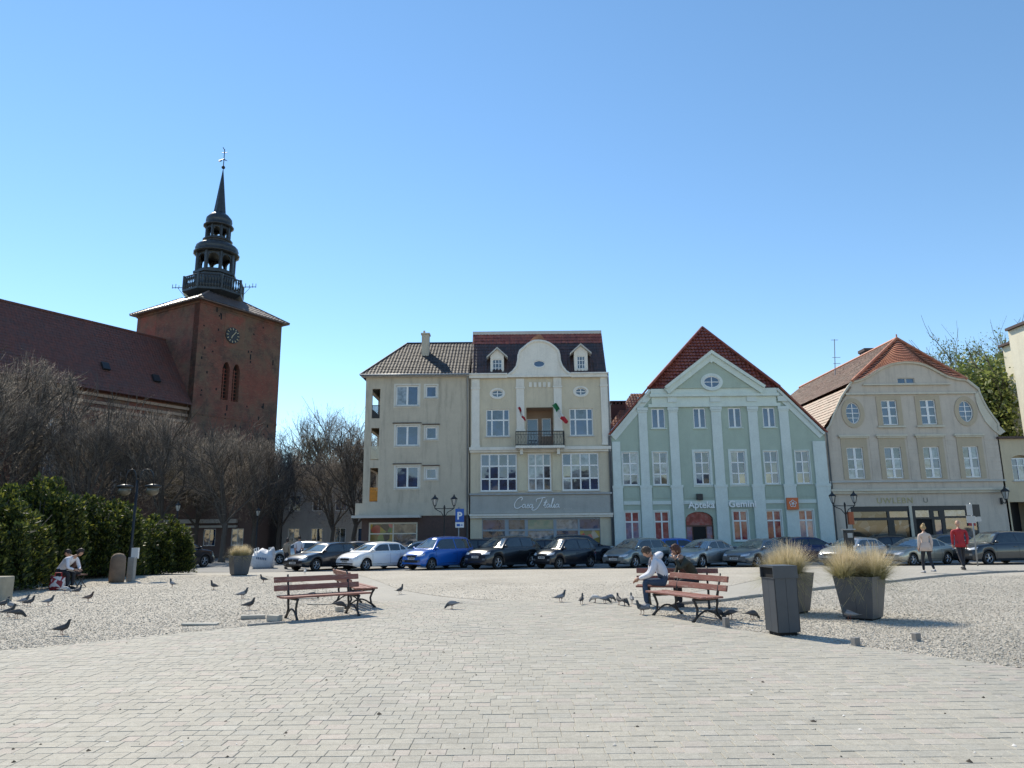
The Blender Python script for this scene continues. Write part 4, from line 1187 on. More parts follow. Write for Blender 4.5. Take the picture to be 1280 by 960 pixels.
shp(1181, 1208, 638, 645.5, G_curt); shp(1181, 1222, 648, 680, G_mid)
mb = MB(); grid_wall(mb, sh[0], sh[1], sh[2], sh[3], [(a, c, max(d, sh[2] + .1), e) for a, c, d, e, g in pans], .04, .1)
sp4 = mb.build('shopfront', M_dark, h4)
for a, c, d, e, g in pans:
    m1 = MB(); m1.face([(a, .1, max(d, sh[2] + .1)), (c, .1, max(d, sh[2] + .1)), (c, .1, e), (a, .1, e)]); m1.build('pane', g, sp4)
x = at(1140.5, 660)[0]; mb = MB(); mb.box(x - .09, x + .09, -.05, .035, .05, sh[3] + .02); mb.build('pale_mullion', P4w, sp4)
q = (at(1210, 650)[0], at(1219, 650)[0], zl(658), zl(646)); mb = MB(); mb.box(q[0], q[1], .0, .03, q[2], q[3]); mb.build('red_poster', plain('poster_plain_red', (.42, .04, .05), .6), sp4)
q = (at(1066, 658)[0], at(1071, 658)[0]); 
M_gold = plain('faded_gold', (.46, .39, .19), .5, .1)
p = at(1096, 629.3); text_mesh('sign_lettering', 'UWLEBN', .56, M_gold, h4, (p[0], -.02, p[1]), .02, 0, spacing=1.15)
p = at(1154, 628.3); text_mesh('sign_lettering', 'U', .5, plain('faded_grey', (.27, .25, .2), .7, .05), h4, (p[0], -.02, p[1]), .02)
# roof
T_brown = tiles('tiles_brown', (.17, .095, .065), (.28, .16, .11), (.2, .18, .13), .5)
T_terra = tiles('tiles_terracotta', (.44, .14, .07), (.58, .23, .12), (.2, .15, .1), .25)
rz = at(1121, 423.5, 53)[1]; rx = at(1121, 423.5, 53)[0]
yb = 3.0
gL = pf[23]; gR = pf[7]
# front hip over the arched gable
bell = [(gL[0], -.2, gL[1]), (gR[0], -.2, gR[1]), (rx, yb, rz)]
bm = bmesh.new()
top = Vector((rx, yb, rz)); n_r = 13
edge = [pf[23 - i] for i in range(17)]
grid = []
for r in range(n_r + 1):
    for s_ in (0, 1):
        t = r / n_r if not s_ else min(1, (r + 1) / n_r)
    row = []
for r in range(n_r):
    rows = []
    for tt, lf in ((r / n_r, .05), ((r + 1) / n_r, 0.0)):
        row = []
        m = 90
        for k in range(m + 1):
            f = k / m * (len(edge) - 1); i = min(int(f), len(edge) - 2); u = f - i
            e = Vector((edge[i][0] * (1-u) + edge[i+1][0] * u, -.25, edge[i][1] * (1-u) + edge[i+1][1] * u + .02))
            p = e.lerp(top, tt)
            sag = -.25 * math.sin(PI * tt) 
            p.z += sag * .5 + lf + .02 * (k % 2) * (1 - tt)
            row.append(bm.verts.new(p))
        rows.append(row)
    for k in range(len(rows[0]) - 1): bm.faces.new((rows[0][k], rows[0][k+1], rows[1][k+1], rows[1][k]))
me = bpy.data.meshes.new('roof_tiles'); bm.to_mesh(me); bm.free()
tag(link('roof_tiles', me, h4, T_terra), kind='stuff')
# upper and lower slopes of the left side and the right side
bk = 14
kL = (pf[24][0], pf[24][1])
wl = (xl - .1, zE)
rb = (rx - .0, bk, rz)
# left side: broad upper slope and a lower mansard slope, both running back
rzb = at(1121, 424, 53)[1]
Lx, Lz = at(1063, 479, 50)[0], at(1063, 479, 50)[1]
tag(tiled_roof(h4, [(Lx - .15, 22, Lz - .1), (Lx - .1, -.15, Lz), (rx, yb, rz), (rx, 22, rz)], T_brown), kind='stuff')
tag(tiled_roof(h4, [(xl - .35, 22, zE - .05), (xl - .3, -.1, zE), (Lx - .05, -.1, Lz - .25), (Lx - .05, 22, Lz - .25)], T_brown), kind='stuff')
tag(tiled_roof(h4, [(gR[0] + .15, -.15, gR[1]), (gR[0] + .15, 22, gR[1]), (rx, 22, rz), (rx, yb, rz)], T_brown), kind='stuff')
mb = MB(); mb.face([(xr, .3, zE), (xr, 22, zE), (pf[6][0], 22, pf[6][1]), (pf[6][0], .3, pf[6][1])]); mb.build('mansard_side', T_brown, h4); mb = MB(); mb.face([(gR[0], 22.02, gR[1]), (rx, 22, rz), (Lx, 22, Lz), (xl, 22, zE), (xl, 22, 0), (xr, 22, 0), (xr, 22, zE), (pf[6][0], 22, pf[6][1])]); mb.build('roof_back', T_brown, h4)
mb = MB(); mb.box(xl, xr, 14, 21.9, -.4, zE - .3); mb.build('rear_wing', P4, h4)
mb = MB(); mb.tube([(gL[0], -.2, gL[1] + .05), (rx, yb, rz + .05)], .11, 6); mb.tube([(gR[0], -.2, gR[1] + .05), (rx, yb, rz + .05)], .11, 6); mb.tube([(rx, yb, rz + .05), (rx, 22, rz + .05)], .11, 6)
mb.tube([(rx, yb, rz), (rx, yb, rz + .35)], .05, 6); mb.build('ridge_tiles', T_terra, h4)
cc = at(1077.5, 440, 62); c2 = at(1090, 437, 62)
mb = MB(); mb.box(cc[0], c2[0], 11.5, 12.5, cc[1] - 2, c2[1] - .25); mb.box(cc[0] - .08, c2[0] + .08, 11.4, 12.6, c2[1] - .25, c2[1]); mb.build('chimney', M_brown, h4)
a0 = at(1043, 475, 60); a1 = at(1043, 424, 60)
mb = MB(); mb.tube([(a0[0], 10, a0[1] - 1), (a1[0], 10, a1[1])], .035, 6)
for k, L in ((.98, .3), (.55, .35), (.4, .3)): z = a0[1] + (a1[1] - a0[1]) * k; mb.tube([(a1[0] - L, 10, z), (a1[0] + L, 10, z)], .02, 4)
mb.build('antenna', M_zinc, h4)
finish(h4)

# ---------------- low ochre wing and sunlit cream building at the right edge
P5 = plaster('ochre_wall', (.36, .29, .19), amt=.3)
h5 = house('ochre_annex', 'low ochre annex with arched white window beside the beige house', 1262)
x0 = at(1256.5, 620)[0]; x1 = x0 + 6; z1 = at(1265, 548.5)[1]
q = wpx(1263, 569, 1292, 600.5)
ar = [(q[0], q[2]), (q[1], q[2]), (q[1], q[3] - .35)] + [((q[0]+q[1])/2 + (q[1]-q[0])/2*math.cos(PI*k/8), q[3] - .35 + .35*math.sin(PI*k/8)) for k in range(1, 8)] + [(q[0], q[3] - .35)]
dq = wpx(1262, 627.5, 1300, 700); dq = (dq[0], dq[1], -.4, dq[3])
mb = MB(); wall_mb(mb, rect(x0, x1, -.45, z1), [ar, rect(*dq)], depth=.3); mb.box(x0, x1, 1.6, 9, -.45, z1 - .05); mb.box(x0, dq[0] - .05, .3, 1.6, -.45, z1 - .05); mb.box(dq[0] - .05, x1, .3, 1.6, dq[3] + .1, z1 - .05); mb.build('wall', P5, h5)
window(h5, q[0], q[1], q[2], q[3] - .2, [.33, .67], [.66], y=.08, gl=[G_dark, G_curt, G_mid], sill=M_pale)
mb = MB(); mb.box(x0 - .05, x1, -.25, 9.2, z1 + .002, z1 + .15); mb.build('roof', M_brown, h5)
mb = MB(); mb.box(dq[0], dq[1], 1.3, 1.4, -.4, dq[3]); mb.build('entrance_door', M_dark, h5)
finish(h5)
h6 = house('cream_building', 'tall cream building with a sunlit side wall at the right edge', 1290)
P6 = plaster('cream_lit', (.56, .50, .36), amt=.2)
c0 = at(1273, 500, 59)[0]; ztp = at(1273, 414, 59)[1]
mb = MB(); mb.box(c0, c0 + 12, 2.5, 9.0, -.45, ztp); mb.build('wall', P6, h6)
mb = MB(); mb.box(c0 - .25, c0 + 12.2, 2.3, 9.0, ztp + .002, ztp + .22); mb.build('eave', M_brown, h6)
c1 = at(1263, 500, 64)[0]; zt2 = at(1263, 434, 64)[1]
mb = MB(); mb.box(c1, c0 + 10, 9.0, 14, -.45, zt2); mb.build('rear_wall', P6, h6)
mb = MB(); mb.box(c1 - .3, c0 + 10, 8.9, 14.2, zt2 + .002, zt2 + .2); mb.build('rear_eave', M_brown, h6)
pipe(h6, [(c1 - .1, 9.2, 2), (c1 - .1, 9.2, zt2 - 1.4), (c1 - .5, 9.0, zt2 - 1.0)], name='downpipe')
finish(h6)

# ================================================================== CHURCH
BT = math.radians(30.6); dd1 = Vector((math.sin(BT), math.cos(BT), 0)); dd2 = Vector((-math.cos(BT), math.sin(BT), 0))
CC = Vector((-36.965, 82.06, 0)); SD = 12.42
# local frame: u along dd1 (front face), w along dd2 ; rotate so that local +x = dd1, local +y = dd2
ch = thing('church', 'red brick gothic church with square clock tower, dark baroque spire and long tiled nave', 'church', tuple(CC), PI/2 - BT)
def brick_mat(name, c1, c2, mortar, dark=.5):
    b = NB(name)
    g = b.n('ShaderNodeNewGeometry')
    br = b.n('ShaderNodeTexBrick'); 
    for k, v in (('Scale', 1.0), ('Mortar Size', .012), ('Brick Width', .30), ('Row Height', .10), ('Bias', -.1)): br.inputs[k].default_value = v
    br.inputs['Color1'].default_value = (*c1, 1); br.inputs['Color2'].default_value = (*c2, 1); br.inputs['Mortar'].default_value = (*mortar, 1)
    sx = b.n('ShaderNodeSeparateXYZ'); b.l(b.co(), sx.inputs[0]); cx = b.n('ShaderNodeCombineXYZ')
    b.l(b.math('ADD', sx.outputs[0], sx.outputs[1]), cx.inputs[0]); b.l(sx.outputs[2], cx.inputs[1]); b.l(cx.outputs[0], br.inputs['Vector'])
    patch = b.ramp(b.noise(.22, 6, .65), [(.42, (0, 0, 0)), (.58, (1, 1, 1))])
    col = b.mix(patch, br.outputs[0], b.mix(.75, br.outputs[0], (.15, .115, .075)))
    col = b.mix(b.math('MULTIPLY', b.ramp(b.noise(.5, 6, .75), [(.46, (0, 0, 0)), (.6, (1, 1, 1))]), dark * 1.4), col, (.06, .04, .035))
    col = b.mix(b.math('MULTIPLY', b.ramp(b.noise(.13, 5, .6), [(.5, (0, 0, 0)), (.6, (1, 1, 1))]), .6), col, b.mix(.5, br.outputs[0], (.26, .055, .035)))
    col = b.mix(b.math('MULTIPLY', b.ramp(b.noise(1.9, 5, .7, stretch=(1, 1, 2.5)), [(.56, (0, 0, 0)), (.66, (1, 1, 1))]), .45), col, (.24, .18, .13))
    b.bump(br.outputs['Fac'], .25, .02)
    return b.done(col, .9)
M_brick = brick_mat('church_brick', (.225, .066, .045), (.13, .05, .035), (.18, .13, .10))
M_brickr = brick_mat('church_brick_red', (.30, .058, .04), (.21, .046, .034), (.25, .14, .1), .2)
T_nave = tiles('tiles_nave', (.115, .046, .036), (.17, .062, .046), (.08, .068, .066), .5, .7)
T_tow = tiles('tiles_tower', (.13, .085, .07), (.20, .14, .12), (.16, .15, .14), .5, .5)
M_copper = plain('dark_copper', (.045, .05, .055), .38, .3, 2, .15, 8, metal=.35)
zc = 29.25
# tower walls (front face: local y=0 plane, x 0..SD), blind niches and paired windows
def pointed(cx, z0, z1, hw):
    pts = [(cx - hw, z0), (cx + hw, z0), (cx + hw, z1 - hw * 1.6)]
    for k in range(1, 6): a = k / 6; pts.append((cx + hw * (1 - a) ** .8 if k < 6 else cx, z1 - hw * 1.6 * (1 - math.sin(a * PI / 2))))
    pts.append((cx, z1))
    for k in range(5, 0, -1): a = k / 6; pts.append((cx - hw * (1 - a) ** .8, z1 - hw * 1.6 * (1 - math.sin(a * PI / 2))))
    pts.append((cx - hw, z1 - hw * 1.6)); return pts
u1, u2 = 4.25, 5.75
holes = [pointed(u1, 17.6, 22.3, .52), pointed(u2, 17.6, 22.3, .52)]
mb = MB(); wall_mb(mb, rect(0, SD, -.3, zc), holes, y=0, depth=1, reveal=.7)
mb.build('tower_wall', M_brick, ch)
mb = MB()
for h in holes: mb.face([(x, .65, z) for x, z in h])
mb.build('louvre', M_black, ch)
mb = MB()
for u in (u1, u2): mb.box(u - .06, u + .06, .4, .5, 17.6, 21.6)
for i in range(9):
    for u in (u1, u2): mb.box(u - .5, u + .5, .45, .6, 17.8 + i * .45, 17.88 + i * .45)
tag(mb.build('louvre_slats', M_brickr, ch), kind='stuff')
mb = MB(); mb.box(SD - .02, SD, 0.05, SD, -.3, zc); mb.box(.05, SD - .05, SD - .05, SD, -.3, zc); mb.build('tower_wall', M_brick, ch)
t = MB(); wall_mb(t, rect(-SD, 0, -.3, zc), [], y=0, depth=.5)
mb = MB(); mb.face([(0, 0, -.3), (0, 0, zc), (0, SD, zc), (0, SD, -.3)]); mb.build('tower_wall', M_brick, ch)
# relief: corner quoins, red bands of repaired brick, put-log holes
mb = MB(); 
for q in ((3.6, 6.6, 24.2, 28.4),): mb.box(q[0], q[1], -.02, -.004, q[2], q[3])
mb.build('red_brick_panel', M_brickr, ch); mb = MB()
mb.box(-.02, -.004, 8.4, SD - .8, 24.5, 28.6)
mb.build('red_brick_panel', M_brickr, ch)
mb = MB(); rr_ = random.Random(5)
for k in range(46):
    u, z = rr_.uniform(.6, SD - .6), rr_.uniform(8, 28.6)
    if 3.4 < u < 6.7 and z > 17: continue
    mb.box(u, u + .2, -.012, -.003, z, z + rr_.choice([.2, .3, .7]))
tag(mb.build('putlog_holes', M_black, ch), kind='stuff')
mb = MB(); mb.box(-.1, SD + .1, -.1, -.003, zc - .5, zc - .2); mb.box(-.1, -.003, -.1, SD + .1, zc - .5, zc - .2); mb.build('string_course', M_brick, ch); mb = MB(); mb.box(-.06, SD, -.06, -.003, 15.4, 15.7); mb.build('string_course', M_brick, ch)
# clock
uc = 4.75; zcl = 25.75
mb = MB(); mb.tube([(uc, -.02, zcl), (uc, -.14, zcl)], 1.0, 32); cf = mb.build('clock_face', plain('clock_black', (.012, .012, .014), .4), ch)
M_gilt = plain('gilt', (.55, .48, .32), .35, .05)
mb = MB()
for k in range(12):
    a = 2*PI*k/12; c, s_ = math.cos(a), math.sin(a)
    mb.tube([(uc + c*.68, -.16, zcl + s_*.68), (uc + c*.92, -.16, zcl + s_*.92)], .05, 4)
n = 32
mb.build('hour_marks', M_gilt, cf)
mb = MB(); mb.tube([(uc, -.18, zcl), (uc + .42, -.18, zcl + .5)], .05, 4); mb.tube([(uc, -.18, zcl), (uc - .22, -.18, zcl - .42)], .06, 4); mb.build('clock_hand', M_gilt, cf)
# tower roof
zg0 = 31.5; hw = 3.0; m_ = SD / 2; ov_ = .7
cor = [(-ov_, -ov_), (SD + ov_, -ov_), (SD + ov_, SD + ov_), (-ov_, SD + ov_)]
for i in range(4):
    a, c = cor[i], cor[(i + 1) % 4]
    top = [(m_ + (p[0] - m_) / (m_ + ov_) * 2.6, m_ + (p[1] - m_) / (m_ + ov_) * 2.6) for p in (c, a)]
    tag(tiled_roof(ch, [(*a, zc - .1), (*c, zc - .1), (*top[0], zg0 + .3), (*top[1], zg0 + .3)], T_tow, tile=.5, course=.5, amp=.05), kind='stuff')
mb = MB()
for p in cor: mb.tube([(*p, zc - .05), (m_ + (p[0]-m_)/(m_+ov_)*2.6, m_ + (p[1]-m_)/(m_+ov_)*2.6, zg0 + .35)], .12, 6)
mb.box(-ov_, SD + ov_, -ov_, SD + ov_, zc - .22, zc - .12)
mb.build('roof_ridge', T_tow, ch)
# gallery
O8 = PI / 8
def octo(r, z): return [(m_ + r*math.cos(O8 + k*PI/4), m_ + r*math.sin(O8 + k*PI/4), z) for k in range(8)]
mb = MB(); mb.lathe([(2.2, 31.3), (2.7, 31.6), (3.75, 32.2), (3.85, 32.25), (3.85, 32.5), (3.6, 32.52), (2, 32.6)], 8, c=(m_, m_), rot=O8); mb.build('gallery_floor', M_copper, ch)
mb = MB()
P = octo(3.72, 0)
for k in range(8):
    a, c = Vector(P[k]), Vector(P[(k + 1) % 8])
    for z in (32.75, 34.2): mb.tube([(a.x, a.y, z), (c.x, c.y, z)], .1, 5)
    mb.tube([(a.x, a.y, 32.5), (a.x, a.y, 34.35)], .16, 6)
    for j in range(1, 8):
        p = a.lerp(c, j / 8); mb.tube([(p.x, p.y, 32.5), (p.x, p.y, 33.0), (p.x, p.y, 33.35), (p.x, p.y, 33.8), (p.x, p.y, 34.2)], [.06, .14, .06, .13, .06], 5)
mb.build('gallery_railing', M_copper, ch)
mb = MB()
vx = Vector((m_, m_, 0)); 
perp = Vector((math.cos(math.radians(-24)) , 0, 0))
for s_ in (-1, 1):
    mb = MB()
    # horizontal arms seen left and right of the gallery: along world x
    wx = Vector((dd1.x, dd2.x, 0)).normalized()
    p0 = vx + wx * s_ * 3.8; p1 = vx + wx * s_ * 5.5
    mb.tube([(p0.x, p0.y, 33.6), (p1.x, p1.y, 33.6)], .05, 5)
    for f, h in ((.2, .5), (.5, .3), (.75, .5), (1, .45)):
        p = p0.lerp(p1, f); mb.tube([(p.x, p.y, 33.5), (p.x, p.y, 33.6 + h)], .045, 4)
    p = p0.lerp(p1, .6); mb.tube([(p.x, p.y, 33.6), (p0.x, p0.y, 32.4)], .03, 4)
    mb.build('antenna_arm', M_iron, ch)
# lanterns and onion domes
mb = MB(); mb.lathe([(2.55, 32.5), (2.55, 34.9), (2.75, 35.0), (2.75, 35.3), (2.3, 35.32), (2.3, 35.4)], 8, c=(m_, m_), rot=O8); mb.build('lantern_base', M_copper, ch)
def arcade(r, z0, z1, hwid, mname):
    mb = MB(); P = octo(r, 0)
    for k in range(8):
        a, c = Vector(P[k]), Vector(P[(k + 1) % 8]); L = (c - a).length; d = (c - a) / L; nrm = Vector((d.y, -d.x, 0))
        arch = [(L/2 + L*hwid*math.cos(PI*j/8), z1 - .25 - L*hwid + L*hwid*math.sin(PI*j/8)) for j in range(9)]
        hole = [(L/2 - L*hwid, z0 + .3), (L/2 + L*hwid, z0 + .3)] + arch
        hole = [hole[0], hole[1]] + arch[0:9]
        t = MB(); wall_mb(t, rect(0, L, z0, z1), [hole], y=0, depth=.2, reveal=.25)
        for v in t.v:
            p = a + d * v[0] - nrm * v[1]
            mb.v.append((p.x, p.y, v[2]))
        b0 = len(mb.v) - len(t.v)
        mb.f += [tuple(b0 + i for i in f) for f in t.f]; mb.m += t.m
        mb.tube([(a.x, a.y, z0), (a.x, a.y, z1)], .2 if r > 2 else .14, 6)
    return mb.build(mname, M_copper, ch)
arcade(2.35, 35.3, 37.9, .36, 'lower_lantern')
mb = MB()
prof = [(2.6, 37.9), (2.9, 38.0), (2.9, 38.15), (2.55, 38.3), (2.75, 38.6), (2.6, 39.1), (2.1, 39.45), (1.7, 39.6), (1.75, 39.8), (1.9, 39.9), (1.9, 40.05), (1.5, 40.08)]
mb.lathe(prof, 16, c=(m_, m_)); mb.build('lower_dome', M_copper, ch, True)
arcade(1.5, 40.05, 41.9, .33, 'upper_lantern')
mb = MB(); mb.lathe([(1.75, 41.9), (1.95, 42.0), (1.9, 42.15), (1.45, 42.3), (1.7, 42.7), (1.62, 43.2), (1.2, 43.7), (.85, 43.95), (.7, 44.2), (.62, 44.6)], 16, c=(m_, m_)); mb.build('upper_dome', M_copper, ch, True)
mb = MB(); mb.lathe([(.8, 44.1), (.02, 50.7)], 8, c=(m_, m_), rot=O8); mb.build('spire', M_copper, ch)
mb = MB(); mb.ball((m_, m_, 50.8), .25, 10); mb.tube([(m_, m_, 50.6), (m_, m_, 53.5)], .06, 5)
wx = Vector((dd1.x, dd2.x, 0)).normalized()
def wv(s_, z): p = vx + wx * s_; return (p.x, p.y, z)
mb.tube([wv(-.35, 53.0), wv(.4, 53.0)], .05, 4); mb.tube([wv(-.7, 51.9), wv(0, 52.0), wv(.5, 51.75)], [.05, .1, .02], 4); mb.tube([wv(-.7, 51.7), wv(-.3, 51.8)], .08, 4); mb.tube([wv(0, 53.4), wv(-.25, 53.8)], .05, 4)
mb.build('weather_vane', M_iron, ch)
# nave: runs along -x from the tower, wall plane y=.6
x0n = -62.0; ye, yrdg = .25, SD / 2
ze, zrn = 16.35, 25.0
holes = [pointed(-7 - 7.2 * k, 4.5, 13.2, 1.1) for k in range(7)]
mb = MB(); wall_mb(mb, rect(x0n, 0.0, -.3, ze - .1), holes, y=ye + .5, depth=.8, reveal=.5); mb.build('nave_wall', M_brick, ch)
M_leadw = glass('lead_glass', (.10, .14, .20), .15, 1.8)
for k, h in enumerate(holes):
    m1 = MB(); cx = -7 - 7.2 * k
    for j in range(-1, 2): m1.box(cx + j * .55 - .05, cx + j * .55 + .05, ye + .85, ye + .95, 4.5, 12 if j else 13)
    for j in range(5): m1.box(cx - 1.05, cx + 1.05, ye + .86, ye + .94, 5.8 + j * 1.4, 5.88 + j * 1.4)
    o = m1.build('nave_window', M_pale, ch); m1 = MB(); m1.face([(x, ye + .98, z) for x, z in h]); m1.build('pane', M_leadw, o)
mb = MB()
for z, o_ in ((14.3, .1), (15.0, .18), (15.75, .32)): mb.box(x0n, -.02, ye + .5 - o_, ye + .497, z, z + .3)
mb.build('eaves_cornice', plaster('brick_moulding', (.21, .14, .10), amt=.3), ch)
for k in range(8):
    m1 = MB(); cx = -3.4 - 7.2 * k; m1.prism([(cx - .6, -.3), (cx + .6, -.3), (cx + .6, 12.5), (cx - .6, 12.5)], ye - .9, ye + .497); m1.prism([(cx - .6, 12.5), (cx + .6, 12.5), (cx + .45, 13.6), (cx - .45, 13.6)], ye - .3, ye + .497)
    m1.build('buttress', M_brick, ch)
tag(tiled_roof(ch, [(x0n, ye - .25, ze), (-.0, ye - .25, ze), (-.0, yrdg, zrn), (x0n, yrdg, zrn)], T_nave, tile=.36, course=.42, amp=.035), kind='stuff')
mb = MB(); mb.face([(x0n, yrdg, zrn), (0, yrdg, zrn), (0, SD, ze), (x0n, SD, ze)]); mb.build('roof_back', T_nave, ch); mb = MB(); mb.face([(x0n, ye, ze), (x0n, yrdg, zrn), (x0n, SD, ze), (x0n, SD, 0), (x0n, ye, 0)]); mb.build('nave_gable', M_brick, ch)
mb = MB(); mb.tube([(x0n, yrdg, zrn + .05), (0, yrdg, zrn + .05)], .15, 6); mb.build('ridge_tiles', T_nave, ch)
for u, v in ((-9.3, .34), (-3.6, .30)):
    p = Vector((u, ye - .25 + (yrdg - ye + .25) * v, ze + (zrn - ze) * v)); m1 = MB(); sl = math.atan2(zrn - ze, yrdg - ye + .25)
    Mx = Matrix.Translation(p) @ Matrix.Rotation(sl, 4, 'X'); m1.box(-.4, .4, -.5, .5, 0, .3, 0, Mx); o = m1.build('skylight', M_dark, ch)
# ---------------- buildings glimpsed behind the bare trees
def block(name, label, x0, x1, y, z1, mat, storeys, nwin, roofz, roofm=T_dark, rot=0.0):
    r = thing(name, label, 'building', ((x0 + x1) / 2, y, zg(y)), rot); W = (x1 - x0) / 2
    hs = []
    for s_ in range(storeys):
        for i in range(nwin):
            cx = -W + (i + .5) * 2 * W / nwin; z0 = 1.0 + s_ * 3.1; hs.append((cx - .55, cx + .55, z0, z0 + 1.5))
    mb = MB(); wall_mb(mb, rect(-W, W, 0, z1), [rect(*q) for q in hs], depth=.3); mb.box(-W, W, .32, 9, 0, z1 - .05); mb.build('wall', mat, r)
    for q in hs: window(r, *q, [.5], [], y=.08, gl=random.choice([G_dark, G_mid, G_curt]))
    mb = MB(); mb.prism([(-W - .3, z1), (W + .3, z1), (W - .5, roofz), (-W + .5, roofz)], -.3, 9.3); mb.build('roof', roofm, r)
    return r
bA = block('rear_tenement', 'grey tenement glimpsed between the trunks left of the corner block', -22, -11.0, 70, 6.6, plaster('grey_tenement', (.22, .21, .2)), 2, 5, 8.6)
bB = block('rear_shop_building', 'dark brown building with pale shop fascia behind the bare trees', -36, -23.5, 66, 5.5, plaster('brown_tenement', (.08, .055, .05)), 1, 5, 7.5)
mb = MB(); mb.box(-5, 5, -.5, -.05, 3.0, 3.35); mb.box(-5, 5, -.4, -.05, 2.6, 2.8); mb.build('shop_fascia', M_pale, bB)

# ---------------- the far side of the square behind the viewpoint (seen in the window reflections, bounces light)
for i, (a, c, hgt, colr) in enumerate(((-46, -31, 10, (.42, .39, .32)), (-30.8, -17, 12, (.36, .35, .32)), (-16.8, -3, 11, (.40, .34, .28)), (-2.8, 12, 12.5, (.42, .40, .34)), (12.2, 27, 10.5, (.34, .31, .29)), (27.2, 43, 12, (.40, .38, .30)))):
    nm = ['tan', 'pale grey', 'sand coloured', 'cream', 'greyish', 'straw coloured'][i]
    block('tenement', nm + ' rendered tenement with dark roof on the opposite side of the square', a, c, -46, hgt * .85, plaster('opposite_render_%d' % i, colr), 3, 5, hgt * .85 + 3, T_dark, PI)

# ================================================================== TREES
b = NB('bark'); b.bump(b.noise(30, 4, .7, stretch=(3, 3, .6)), .6, .02)
M_bark = b.done(b.ramp(b.noise(9, 5, .7, stretch=(2, 2, .4)), [(.3, (.06, .052, .045)), (.7, (.12, .10, .085))]), .9)
b = NB('twig'); ge = b.n('ShaderNodeNewGeometry')
M_twig = b.done(b.ramp(ge.outputs['Random Per Island'], [(0, (.075, .058, .046)), (.6, (.16, .13, .10)), (1, (.30, .25, .20))]), .7)
b = NB('twig_ivy'); ge = b.n('ShaderNodeNewGeometry')
M_twig_ol = b.done(b.ramp(ge.outputs['Random Per Island'], [(0, (.06, .055, .03)), (.7, (.12, .10, .05)), (1, (.20, .15, .08))]), .7)
def spikes(P, D, L, R, jit=.0):
    """thin 3-sided tapering twigs: base points P, directions D, lengths L, radii R -> V, F"""
    n = len(P); D = D / np.linalg.norm(D, axis=1, keepdims=True)
    U = np.cross(D, np.where(np.abs(D[:, 2:3]) < .9, [[0, 0, 1.]], [[1., 0, 0]])); U /= np.linalg.norm(U, axis=1, keepdims=True)
    W = np.cross(D, U)
    ring = [P + (U * math.cos(a) + W * math.sin(a)) * R[:, None] for a in (0, 2.094, 4.189)]
    V = np.stack(ring + [P + D * L[:, None]], 1)
    F = np.array([(0, 1, 3), (1, 2, 3), (2, 0, 3)])[None] + (np.arange(n) * 4)[:, None, None]
    return V.reshape(-1, 3), F.reshape(-1, 3)
def branch(mb, rng, p, d, L, r, lvl, maxl, tips, spread=.55, up=.25, kids=(3, 4), wob=.12):
    n = 4; pts = [p]; q = p.copy(); dd = d.copy()
    for i in range(n):
        dd = (dd + Vector((rng.gauss(0, wob), rng.gauss(0, wob), rng.gauss(0, wob) + up * .15))).normalized(); q = q + dd * L / n; pts.append(q.copy())
    mb.tube(pts, [r * (1 - .45 * i / n) for i in range(n + 1)], 7 if lvl == 0 else (5 if lvl < 3 else 3), 0, False)
    for i in (1, 2, 3, 4): tips.append((pts[i], dd.copy(), lvl))
    if lvl >= maxl: return
    for k in range(rng.randint(*kids)):
        i = rng.choice([2, 3, 4, 4]); a = rng.uniform(0, 2*PI)
        s = dd.orthogonal().normalized(); s = Matrix.Rotation(a, 3, dd) @ s
        nd = (dd + s * rng.uniform(spread * .7, spread * 1.4) + Vector((0, 0, up * .4))).normalized()
        branch(mb, rng, pts[i], nd, L * rng.uniform(.6, .82), r * .55, lvl + 1, maxl, tips, spread, up, kids, wob)
